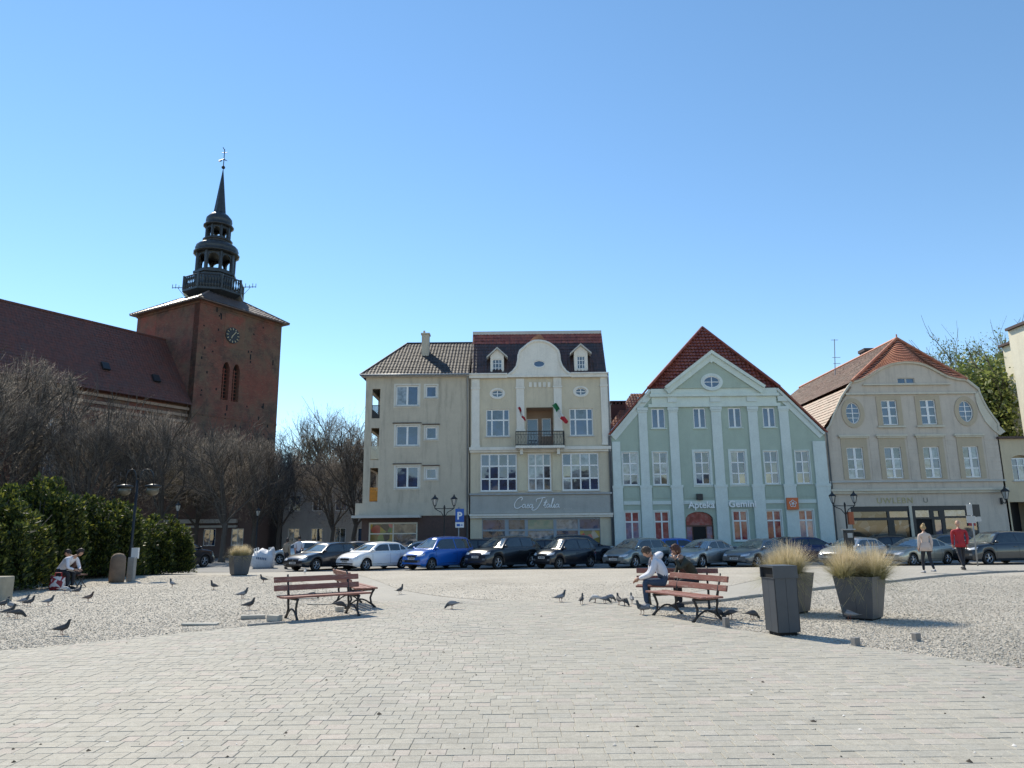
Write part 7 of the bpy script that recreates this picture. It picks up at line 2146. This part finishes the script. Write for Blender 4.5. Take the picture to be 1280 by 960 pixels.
def add_shoe(mb, ank, d, s=1.0, mi=0):
    ank = Vector(ank); d = Vector((d[0], d[1], 0)).normalized(); sd = Vector((-d.y, d.x, 0))
    b0 = len(mb.v); st = [(-.07, .034, .075), (-.03, .042, .085), (.04, .046, .075), (.10, .050, .052), (.155, .046, .038), (.19, .028, .022)]
    z0 = ank.z - .085 * s
    for t, w_, hgt in st:
        for (a, z) in ((-1, 0), (-1, .5), (-.55, 1), (.55, 1), (1, .5), (1, 0)):
            p = ank + d*t*s + sd*a*w_*s; mb.v.append((p.x, p.y, z0 + z*hgt*s))
    for i in range(len(st) - 1):
        for k in range(6):
            k2 = (k+1) % 6; mb.f.append((b0+i*6+k, b0+i*6+k2, b0+(i+1)*6+k2, b0+(i+1)*6+k)); mb.m.append(mi)
    mb.f.append(tuple(b0+k for k in range(6))[::-1]); mb.m.append(mi); e = b0 + 5*6; mb.f.append(tuple(e+k for k in range(6))); mb.m.append(mi)
def person(loc, rz, label, J, cols, head_dir=(0, 0, 0), hair='short', hairm=None, s=1.0, top_zones=None, hands=None, group=None, shoe_dirs=None):
    """cols: dict skin, top, leg, shoe, sleeve.  J positions in local space, facing -y"""
    r = thing('person', label, 'person', loc, rz, group)
    mats = [cols['top'], cols['leg'], cols.get('skin', M_skin), cols['shoe'], cols.get('sleeve', cols['top'])]
    B = [('pelvis', 'waist'), ('waist', 'chest'), ('chest', 'neck0'), ('neck0', 'neck1')]
    Z = {B[0]: 0, B[1]: 0, B[2]: 0, B[3]: 2}
    for sd in 'LR':
        for a, c, z in (('chest', 'sh' + sd, 0), ('sh' + sd, 'el' + sd, 4), ('el' + sd, 'wr' + sd, 4 if not cols.get('short') else 2), ('pelvis', 'hip' + sd, 1), ('hip' + sd, 'kn' + sd, 1), ('kn' + sd, 'an' + sd, 1)):
            B.append((a, c)); Z[(a, c)] = z
    body = skinned('body', J, B, Z, mats, r)
    mb = MB()
    hp = Vector(J['head'][0]) if 'head' in J else Vector(J['neck1'][0]) + Vector((0, -.01, .12))
    R = Matrix.Rotation(head_dir[2], 3, 'Z') @ Matrix.Rotation(head_dir[0], 3, 'X') @ Matrix.Rotation(head_dir[1], 3, 'Y')
    add_head(mb, hp, R, s, 2)
    for sd, si in (('L', 1), ('R', -1)):
        e, w_ = Vector(J['el' + sd][0]), Vector(J['wr' + sd][0])
        add_hand(mb, w_, (w_ - e), (0, -.3, 1) if abs((w_-e).normalized().z) < .8 else (0, -1, 0), s, .5, si, 2)
        k, a = Vector(J['kn' + sd][0]), Vector(J['an' + sd][0])
        fd = (shoe_dirs or {}).get(sd, (0, -1, 0)); add_shoe(mb, a, fd, s, 3)
    hm = mb.mesh('h', True)
    bm = bmesh.new(); bm.from_mesh(body); bm.from_mesh(hm); body2 = bpy.data.meshes.new('body'); bm.to_mesh(body2); bm.free()
    for m_ in mats: body2.materials.append(m_)
    link('body', body2, r)
    if hair: hair_mesh(hp, R, s, hair, hairm or M_hairb, r)
    return r
def standing(s=1.0, step=.0, arm=.0, wd=1.0, lean=0.0):
    """walking or standing pose facing -y; step>0: left leg forward"""
    f = step; y = lean
    J = {'pelvis': ((0, 0, .95*s), (.15*wd*s, .11*s)), 'waist': ((0, -.0 - y*.3, 1.10*s), (.135*wd*s, .10*s)), 'chest': ((0, -y*.7, 1.33*s), (.165*wd*s, .115*s)), 'neck0': ((0, .01 - y, 1.47*s), .065*s), 'neck1': ((0, .0 - y*1.1, 1.55*s), .052*s), 'head': ((0, -.02 - y*1.3, 1.655*s), 0.01)}
    J.pop('head'); hd = (0, -.02 - y*1.3, 1.655*s)
    for sd, sx_ in (('L', 1), ('R', -1)):
        q = f if sd == 'L' else -f; a = -arm if sd == 'L' else arm
        J['sh' + sd] = ((sx_*.185*s*wd, .01 - y, 1.40*s), .062*s)
        J['el' + sd] = ((sx_*.212*s*wd**.6, .03 + a*.5 - y*.5, 1.13*s), .052*s)
        J['wr' + sd] = ((sx_*.205*s, -.04 + a - y*.3, .89*s), .036*s)
        J['hip' + sd] = ((sx_*.085*s, 0, .88*s), .092*s)
        J['kn' + sd] = ((sx_*.09*s, -.04 - q*.55, .49*s), .062*s)
        J['an' + sd] = ((sx_*.085*s, .03 - q + (.0 if q >= 0 else .04), (.09 if q >= 0 else .15)*s), .044*s)
    return J, hd
J, hd = standing(1.0, .16, .12, 1.05); J2 = dict(J); 
def with_head(J, hd): K = dict(J); return K, hd
def add_person_std(loc, rz, label, s, step, arm, wd, lean, cols, hairk, hairm, coat=None, hd_rot=(0, 0, 0), extra=None):
    J, hd = standing(s, step, arm, wd, lean)
    JJ = dict(J); r = None
    import types
    JJ_no = JJ
    # head joint passed separately
    globals()['_HEAD'] = hd
    return person_h(loc, rz, label, JJ_no, cols, hd, hd_rot, hairk, hairm, s, coat, extra)
def person_h(loc, rz, label, J, cols, hd, hd_rot, hairk, hairm, s, coat=None, extra=None, shoe_dirs=None, group=None):
    J = dict(J)
    class _D(dict): pass
    K = _D(J); hp = Vector(hd)
    r = thing('person', label, 'person', loc, rz, group)
    mats = [cols['top'], cols['leg'], cols.get('skin', M_skin), cols['shoe'], cols.get('sleeve', cols['top'])]
    B = [('pelvis', 'waist'), ('waist', 'chest'), ('chest', 'neck0'), ('neck0', 'neck1')]; Z = {B[0]: 0, B[1]: 0, B[2]: 0, B[3]: 2}
    for sd in 'LR':
        for a, c, z in (('chest', 'sh' + sd, 0), ('sh' + sd, 'el' + sd, 4), ('el' + sd, 'wr' + sd, 2 if cols.get('short') else 4), ('pelvis', 'hip' + sd, 1), ('hip' + sd, 'kn' + sd, 1), ('kn' + sd, 'an' + sd, 1)):
            B.append((a, c)); Z[(a, c)] = z
    body = skinned('body', J, B, Z, mats, r)
    mb = MB(); R = Matrix.Rotation(hd_rot[2], 3, 'Z') @ Matrix.Rotation(hd_rot[0], 3, 'X') @ Matrix.Rotation(hd_rot[1], 3, 'Y')
    add_head(mb, hp, R, s, 2)
    for sd, si in (('L', 1), ('R', -1)):
        e, w_ = Vector(J['el' + sd][0]), Vector(J['wr' + sd][0])
        add_hand(mb, w_, (w_ - e), (0, -.3, 1) if abs((w_-e).normalized().z) < .8 else (si, 0, 0), s, .5, si, 2)
        add_shoe(mb, Vector(J['an' + sd][0]), (shoe_dirs or {}).get(sd, (0, -1, 0)), s, 3)
    hm = mb.mesh('h', True)
    bm = bmesh.new(); bm.from_mesh(body); bm.from_mesh(hm); body2 = bpy.data.meshes.new('body'); bm.to_mesh(body2); bm.free()
    for m_ in mats: body2.materials.append(m_)
    link('body', body2, r)
    if hairk: hair_mesh(hp, R, s, hairk, hairm, r)
    if coat:                                        # open lower hem of a jacket: flared skirt following the body
        z0, z1, w0, w1, m_ = coat
        mb = MB(); n = 20; b0 = 0; rows = [(z1, w1), (z1*.6 + z0*.4, (w0 + w1)/2), (z0, w0), (z0, w0 - .015)]
        for z, w_ in rows:
            for k in range(n):
                t = 2*PI*k/n; q = 1 + .04*math.sin(5*t); mb.v.append((w_*math.cos(t)*q, w_*.68*math.sin(t)*q, z))
        for i in range(len(rows) - 1):
            for k in range(n):
                k2 = (k+1) % n; mb.f.append(((i+1)*n+k, (i+1)*n+k2, i*n+k2, i*n+k)); mb.m.append(0)
        mb.build('jacket_hem', m_, r, True)
    if extra: extra(r)
    return r
# woman in beige jacket and man in red, both walking away (local -y is forward, so turn round)
J, hd = standing(.97, .17, .06, 1.05)
d = ray(1157, 716); t = -EYE / d[2]
person_h((d[0]*t, d[1]*t - .2, 0), PI, 'woman with blond bun in beige jacket and dark leggings walking away', J, dict(top=M_beige, leg=M_trou, shoe=M_shoe), hd, (0, 0, 0), 'bun', M_hairblond, .97, (.78, 1.08, .215, .16, M_beige))
J, hd = standing(1.06, -.17, .10, 1.22)
d = ray(1193, 711.5); t = -EYE / d[2]
person_h((d[0]*t, d[1]*t - .6, 0), PI - .15, 'bald man in red jacket and dark tracksuit trousers walking away', J, dict(top=M_redc, leg=M_trou, shoe=M_shoeb), hd, (.12, 0, 0), None, None, 1.06, (.86, 1.1, .205, .175, M_redc))
# pair in the distance on the left
J, hd = standing(.98, .12, .02, 1.0)
d = at(358, 700, 42.5)
person_h((d[0], 42.5, -.35), PI * .9, 'dark-haired pedestrian in pale patterned top and black trousers, left of the distant pair', J, dict(top=M_tan, leg=M_trou, shoe=M_shoeb), hd, (.1, 0, .3), 'long', M_hairdk, .98)
J, hd = standing(1.04, -.08, .04, 1.1)
d = at(373, 700, 43.2)
person_h((d[0], 43.2, -.35), PI * 1.05, 'pedestrian in white T-shirt and blue jeans, right of the distant pair', J, dict(top=M_whitecl, leg=M_jean, shoe=M_shoeb, short=True), hd, (0, 0, 0), 'short', M_hairdk, 1.04)
# seated boy in a white hoodie, hunched forward, facing left (local -y -> world -x : rz = -90 deg)
def seated(seat=.46, hunch=.3, s=1.0, knee=.5):
    """facing -y, pelvis above the seat at y=0"""
    hz = seat + .11
    J = {'pelvis': ((0, .02, hz), (.15*s, .115*s)), 'waist': ((0, -.03 - hunch*.10, hz + .15*s), (.14*s, .11*s)), 'chest': ((0, -.06 - hunch*.62, hz + .37*s), (.165*s, .125*s)), 'neck0': ((0, -.10 - hunch*.95, hz + .475*s), .068*s), 'neck1': ((0, -.14 - hunch*1.1, hz + .52*s), .054*s)}
    hd = (0, -.19 - hunch*1.25, hz + .60*s)
    for sd, sx_ in (('L', 1), ('R', -1)):
        J['sh' + sd] = ((sx_*.18*s, -.09 - hunch*.8, hz + .41*s), .066*s)
        J['el' + sd] = ((sx_*.21*s, -.20 - hunch*.75, hz + .14*s), .052*s)
        J['wr' + sd] = ((sx_*.10*s, -.42 - hunch*.55, hz + .09*s), .034*s)
        J['hip' + sd] = ((sx_*.09*s, -.04, hz - .03), .098*s)
        J['kn' + sd] = ((sx_*.11*s, -.44*s, hz - .02), .070*s)
        J['an' + sd] = ((sx_*.10*s, -.44*s + .02, .09), .046*s)
    return J, hd
J, hd = seated(.45, .13, .98)
J['pelvis'] = ((0, .02, .56), (.17, .14)); J['waist'] = ((0, -.02, .73), (.175, .155)); J['chest'] = ((0, -.10, .93), (.19, .16)); J['neck0'] = ((0, -.18, 1.03), .085)
for k_ in 'LR': J['sh' + k_] = (J['sh' + k_][0], .085); J['el' + k_] = (J['el' + k_][0], .068)
J['wrL'] = ((.06, -.55, .60), .038); J['wrR'] = ((-.05, -.56, .58), .038)
def hood(r):
    mb = MB(); mb.ball((0, -.13, 1.06), .14, 14, sc=(1.15, 1.0, .62), M=Matrix.Rotation(.6, 3, 'X')); mb.build('hood', M_whitecl, r, True)
person_h((3.22, 15.92, 0), math.radians(-97), 'boy in white hoodie and jeans hunched forward on the end of the rear bench', J, dict(top=M_whitecl, leg=M_jean, shoe=M_shoe), hd, (.75, 0, 0), 'short', M_hairb, 1.0, extra=hood)
J, hd = seated(.45, .20, .98)
J['elL'] = ((.20, -.42, .80), .055); J['wrL'] = ((.09, -.47, 1.00), .034)
person_h((3.92, 16.10, 0), math.radians(-80), 'seated person in dark olive jacket resting the head on one hand beside the boy', J, dict(top=M_olive, leg=M_trou, shoe=M_shoeb), (hd[0], hd[1] + .02, hd[2] + .04), (.5, .25, -.2), 'long', plain('hair_auburn', (.085, .03, .02), .6, .3, 30, .5, 60), 1.0)
# pair sitting low under the hedge
x, _ = at(74, 700, 23.2)
J, hd = seated(.40, .42, 1.0)
r1 = person_h((x, 23.3, 0), math.radians(75), 'man in white shirt bent forward under the hedge', J, dict(top=M_whitecl, leg=M_trou, shoe=M_shoeb), hd, (.5, 0, 0), 'short', M_hairdk, 1.0)
x2 = at(97, 700, 23.9)[0]
J, hd = seated(.40, .2, .95)
r2 = person_h((x2, 24.0, 0), math.radians(-20), 'person in brown top with dark cap sitting facing the man under the hedge', J, dict(top=M_brownc, leg=M_trou, shoe=M_shoeb), hd, (.3, 0, -.3), 'short', M_hairdk, .95)
for (xx, yy, rz, lab) in ((x - .02, 23.3, 75, 'low folding stool under the man in the white shirt'), (x2, 24.02, -20, 'low folding stool under the person in brown')):
    st = thing('stool', lab, 'stool', (xx, yy, 0), math.radians(rz), 'low stools under the hedge')
    m = MB(); m.box(-.2, .2, -.18, .18, .37, .41); m.build('seat', M_brownc, st)
    for a_, c_2 in ((-1, -1), (1, -1), (1, 1), (-1, 1)):
        m = MB(); m.tube([(a_*.19, c_2*.17, 0), (a_*.13, -c_2*.12, .38)], .014, 6); m.build('leg', M_iron, st)
# red and white carrier bag
x, _ = at(68.5, 725, 22.6)
b = NB('bag_print'); vv = b.n('ShaderNodeTexVoronoi'); vv.inputs['Scale'].default_value = 9; b.l(b.co(), vv.inputs['Vector']); s3 = b.n('ShaderNodeSeparateColor'); b.l(vv.outputs['Color'], s3.inputs[0])
M_bagp = b.done(b.ramp(s3.outputs[0], [(0, (.20, .01, .02)), (.5, (.28, .015, .02)), (.62, (.6, .55, .55)), (1, (.65, .63, .62))]), .5)
r = thing('carrier_bag', 'red and white patterned carrier bag standing beside the man in the white shirt', 'bag', (x, 22.75, 0), .2)
m = MB(); n = 12
rows = [(0, .20, .12), (.15, .22, .13), (.30, .20, .11), (.40, .21, .05)]
for z, a_, c_2 in rows:
    for k in range(n): t = 2*PI*k/n; m.v.append((a_*math.copysign(abs(math.cos(t))**.6, math.cos(t)), c_2*math.copysign(abs(math.sin(t))**.6, math.sin(t)), z + (.02*math.sin(3*t) if z > .3 else 0)))
for i in range(3):
    for k in range(n): k2 = (k+1) % n; m.f.append((i*n+k, i*n+k2, (i+1)*n+k2, (i+1)*n+k)); m.m.append(0)
m.f.append(tuple(range(n))[::-1]); m.m.append(0)
m.build('sack', M_bagp, r, True)
m = MB()
for y_ in (-.03, .03): m.tube([(-.1, y_, .38), (-.08, y_, .52), (.08, y_, .52), (.1, y_, .38)], .01, 5)
m.build('handle', M_redc, r)

# ================================================================== PIGEONS
def pig_mats(nm, body, wing, head): return [plain('feather_' + nm + k, c, .7, .15, 25, .2, 80) for k, c in (('_body', body), ('_wing', wing), ('_head', head))]
PG = {'grey': pig_mats('grey', (.17, .18, .20), (.24, .25, .27), (.06, .075, .085)), 'dark': pig_mats('dark', (.05, .05, .055), (.07, .07, .075), (.035, .04, .045)), 'brown': pig_mats('brown', (.14, .10, .085), (.16, .12, .10), (.07, .05, .045)), 'white': pig_mats('white', (.55, .54, .52), (.5, .49, .48), (.3, .3, .31))}
M_leg = plain('pigeon_leg', (.16, .05, .045), .7); M_beak = plain('beak', (.06, .06, .06), .5)
def pigeon_meshes(pose):
    """facing +x. pose: 'up' (neck erect) or 'peck' (head down)"""
    if pose == 'up': sp = [(-.155, .105, .012, .010), (-.10, .115, .030, .024), (-.04, .135, .052, .048), (.02, .145, .060, .060), (.065, .165, .050, .056), (.092, .205, .032, .036), (.104, .245, .024, .027), (.112, .272, .026, .027), (.128, .280, .018, .018), (.142, .278, .006, .006)]
    else: sp = [(-.155, .135, .012, .010), (-.10, .135, .030, .024), (-.04, .140, .052, .048), (.02, .135, .060, .058), (.07, .120, .050, .052), (.115, .090, .032, .034), (.142, .062, .023, .025), (.158, .040, .025, .026), (.166, .026, .017, .018), (.170, .014, .006, .006)]
    m = MB(); n = 12
    for i, (x, z, ry, rz_) in enumerate(sp):
        a = sp[min(i+1, len(sp)-1)]; c = sp[max(i-1, 0)]; d = Vector((a[0]-c[0], 0, a[1]-c[1])).normalized(); up = Vector((-d.z, 0, d.x))
        for k in range(n):
            t = 2*PI*k/n; p = Vector((x, 0, z)) + Vector((0, 1, 0))*ry*math.cos(t) + up*rz_*math.sin(t); m.v.append(tuple(p))
    for i in range(len(sp) - 1):
        for k in range(n):
            k2 = (k+1) % n; m.f.append((i*n+k, (i+1)*n+k, (i+1)*n+k2, i*n+k2)); m.m.append(0 if i < 4 else 1)
    m.f.append(tuple(range(n))); m.m.append(0)
    body = m.mesh('body', True)
    hx, hz = (sp[-2][0], sp[-2][1]); hx2, hz2 = sp[-3][0], sp[-3][1]
    d = Vector((hx - hx2, 0, hz - hz2)).normalized() if pose != 'up' else Vector((1, 0, -.15))
    m = MB(); m.tube([(hx, 0, hz), tuple(Vector((hx, 0, hz)) + d * .035)], [.007, .002], 6); beak = m.mesh('beak')
    wings = []
    for s_ in (-1, 1):
        m = MB(); prof = [(.055, .045), (.0, .062), (-.07, .050), (-.13, .022), (-.175, .012)]
        dz = .0 if pose == 'up' else .0
        rows = []
        for x, hgt in prof:
            zc_ = .15 + x * .16 + (-.0 if pose == 'up' else .0) + ((-x) * .10 if pose != 'up' and x < 0 else 0)
            w0 = np.interp(x, [-.175, -.1, 0, .055], [.012, .036, .058, .05])
            rows.append([(x, s_*(w0*.45), zc_ + hgt*.62), (x, s_*(w0 + .008), zc_ + hgt*.15), (x, s_*(w0 + .004), zc_ - hgt*.5)])
        b0 = 0
        for row in rows: m.v += row
        for i in range(len(rows)-1):
            for k in range(2):
                f = (i*3+k, i*3+k+1, (i+1)*3+k+1, (i+1)*3+k); m.f.append(f if s_ > 0 else f[::-1]); m.m.append(0)
        wings.append(m.mesh('wing', True))
    m = MB(); tz = sp[0][1]; sl = -.16 if pose == 'up' else .02
    m.box(-.245, -.13, -.026, .026, -.004, .004, 0, Matrix.Translation((0, 0, tz - .0 + sl*-.0)) @ Matrix.Translation((-.13, 0, 0)) @ Matrix.Rotation(-sl, 4, 'Y') @ Matrix.Translation((.13, 0, 0))); tail = m.mesh('tail')
    legs = []
    for s_, dx in ((-1, .02), (1, -.02)):
        m = MB(); m.tube([(dx, s_*.022, .10), (dx - .008, s_*.022, .05), (dx + .005, s_*.022, .006)], [.012, .005, .005], 6)
        for a in (-.5, 0, .5): m.tube([(dx + .005, s_*.022, .006), (dx + .035, s_*.022 + a*.03, .004)], .003, 4)
        m.tube([(dx + .005, s_*.022, .006), (dx - .018, s_*.022, .004)], .003, 4)
        legs.append(m.mesh('leg', True))
    return body, beak, wings, tail, legs
PMESH = {k: pigeon_meshes(k) for k in ('up', 'peck')}
_pc = {}
def pigeon(px, py, hd, pose, colr, label, s=1.0):
    d = ray(px, py); t = -EYE / d[2]; x, y = d[0]*t, d[1]*t
    z = 0.0
    if y > 30:
        for _ in range(30): t = (zg(y) - EYE) / d[2]; x, y = d[0]*t, .6*y + .4*d[1]*t
        z = zg(y)
    on = any(inside(x, y, g) for g in GRAVEL)
    r = thing('pigeon', label, 'pigeon', (x, y, z + (.018 if on else .01)), math.radians(hd), 'pigeons feeding on the square'); r.scale = (s, s, s)
    key = (pose, colr)
    if key not in _pc:
        b_, k_, w_, t_, l_ = PMESH[pose]; c = PG[colr]; L = []
        for nm, me, ms in (('body', b_, [c[0], c[2]]), ('beak', k_, [M_beak]), ('wing', w_[0], [c[1]]), ('wing', w_[1], [c[1]]), ('tail', t_, [c[2]]), ('leg', l_[0], [M_leg]), ('leg', l_[1], [M_leg])):
            q = me.copy()
            for m_ in ms: q.materials.append(m_)
            L.append((nm, q))
        _pc[key] = L
    for nm, q in _pc[key]: link(nm, q, r)
    return r
PIGS = [
 (3, 762, 60, 'up', 'dark', 'dark pigeon at the left picture edge, half cut off'),
 (10, 772, 20, 'up', 'dark', 'dark pigeon at the left edge, nearest of that cluster'),
 (13, 764, 170, 'up', 'grey', 'grey pigeon just behind the cluster at the left edge'),
 (29, 757, 30, 'up', 'grey', 'grey pigeon with raised head right of the left-edge cluster'),
 (36, 759, 60, 'up', 'dark', 'dark pigeon touching the one with raised head'),
 (20, 774, 35, 'peck', 'dark', 'dark feeding pigeon in front of the left cluster'),
 (60, 758, 15, 'up', 'grey', 'grey pigeon walking right below the carrier bag'),
 (81, 742, 10, 'peck', 'white', 'whitish pigeon pecking right of the carrier bag'),
 (96, 744, 60, 'up', 'dark', 'dark pigeon between carrier bag and brown stone block'),
 (110, 753, 15, 'up', 'brown', 'brown pigeon walking right in the left gravel'),
 (77, 795, 15, 'up', 'dark', 'large dark pigeon alone nearest the paving on the left'),
 (215, 735, 150, 'up', 'grey', 'lone grey pigeon in the middle of the left gravel far back'),
 (267, 738, 160, 'up', 'dark', 'dark pigeon facing left below the distant planter'),
 (303, 749, 15, 'up', 'grey', 'grey pigeon between distant planter and left bench'),
 (311, 763, 15, 'up', 'dark', 'dark pigeon facing right closest to the left bench'),
 (329, 729, 170, 'up', 'dark', 'dark pigeon close to the white bulk bag'),
 (390, 750, 20, 'peck', 'dark', 'dark pigeon behind the left bench slats'),
 (424, 763, 25, 'peck', 'dark', 'dark pigeon under the left bench by the stone block'),
 (381, 718, 90, 'up', 'white', 'white pigeon on the path behind the left bench backrest'),
 (500, 743, 60, 'up', 'dark', 'small dark pigeon on the paving right of the left benches'),
 (565, 762, 170, 'peck', 'grey', 'grey pigeon alone in the middle of the paving'),
 (701, 753, 15, 'up', 'grey', 'leftmost grey pigeon of the group before the boy'),
 (727, 756, 70, 'up', 'dark', 'dark pigeon standing upright, second from left before the boy'),
 (744, 754, 140, 'peck', 'white', 'white pigeon pecking in the group before the boy'),
 (756, 755, 0, 'peck', 'grey', 'grey pigeon pecking right of the white one'),
 (763, 753, 30, 'peck', 'grey', 'grey pigeon partly behind another in the middle of the group'),
 (774, 757, 100, 'up', 'dark', 'dark pigeon near the boy\'s knees, tail to the left'),
 (781, 758, -60, 'peck', 'dark', 'dark pigeon stretched forward nearest the boy\'s knees'),
 (790, 755, 90, 'up', 'grey', 'upright pigeon between the group and the boy\'s feet'),
 (803, 769, -160, 'up', 'grey', 'grey pigeon right at the boy\'s shoes'),
 (1062, 777, 160, 'up', 'grey', 'grey pigeon standing before the big right planter'),
 (897, 775, 10, 'peck', 'dark', 'dark pigeon in the shade behind the square stub'),
 (913, 775, 190, 'peck', 'dark', 'dark pigeon between square stub and litter bin'),
 (941, 776, 20, 'peck', 'dark', 'dark pigeon right beside the litter bin'),
]
for px, py, hd_, pose, c, lab in PIGS: pigeon(px, py, hd_, pose, c, lab, random.uniform(.80, .95))
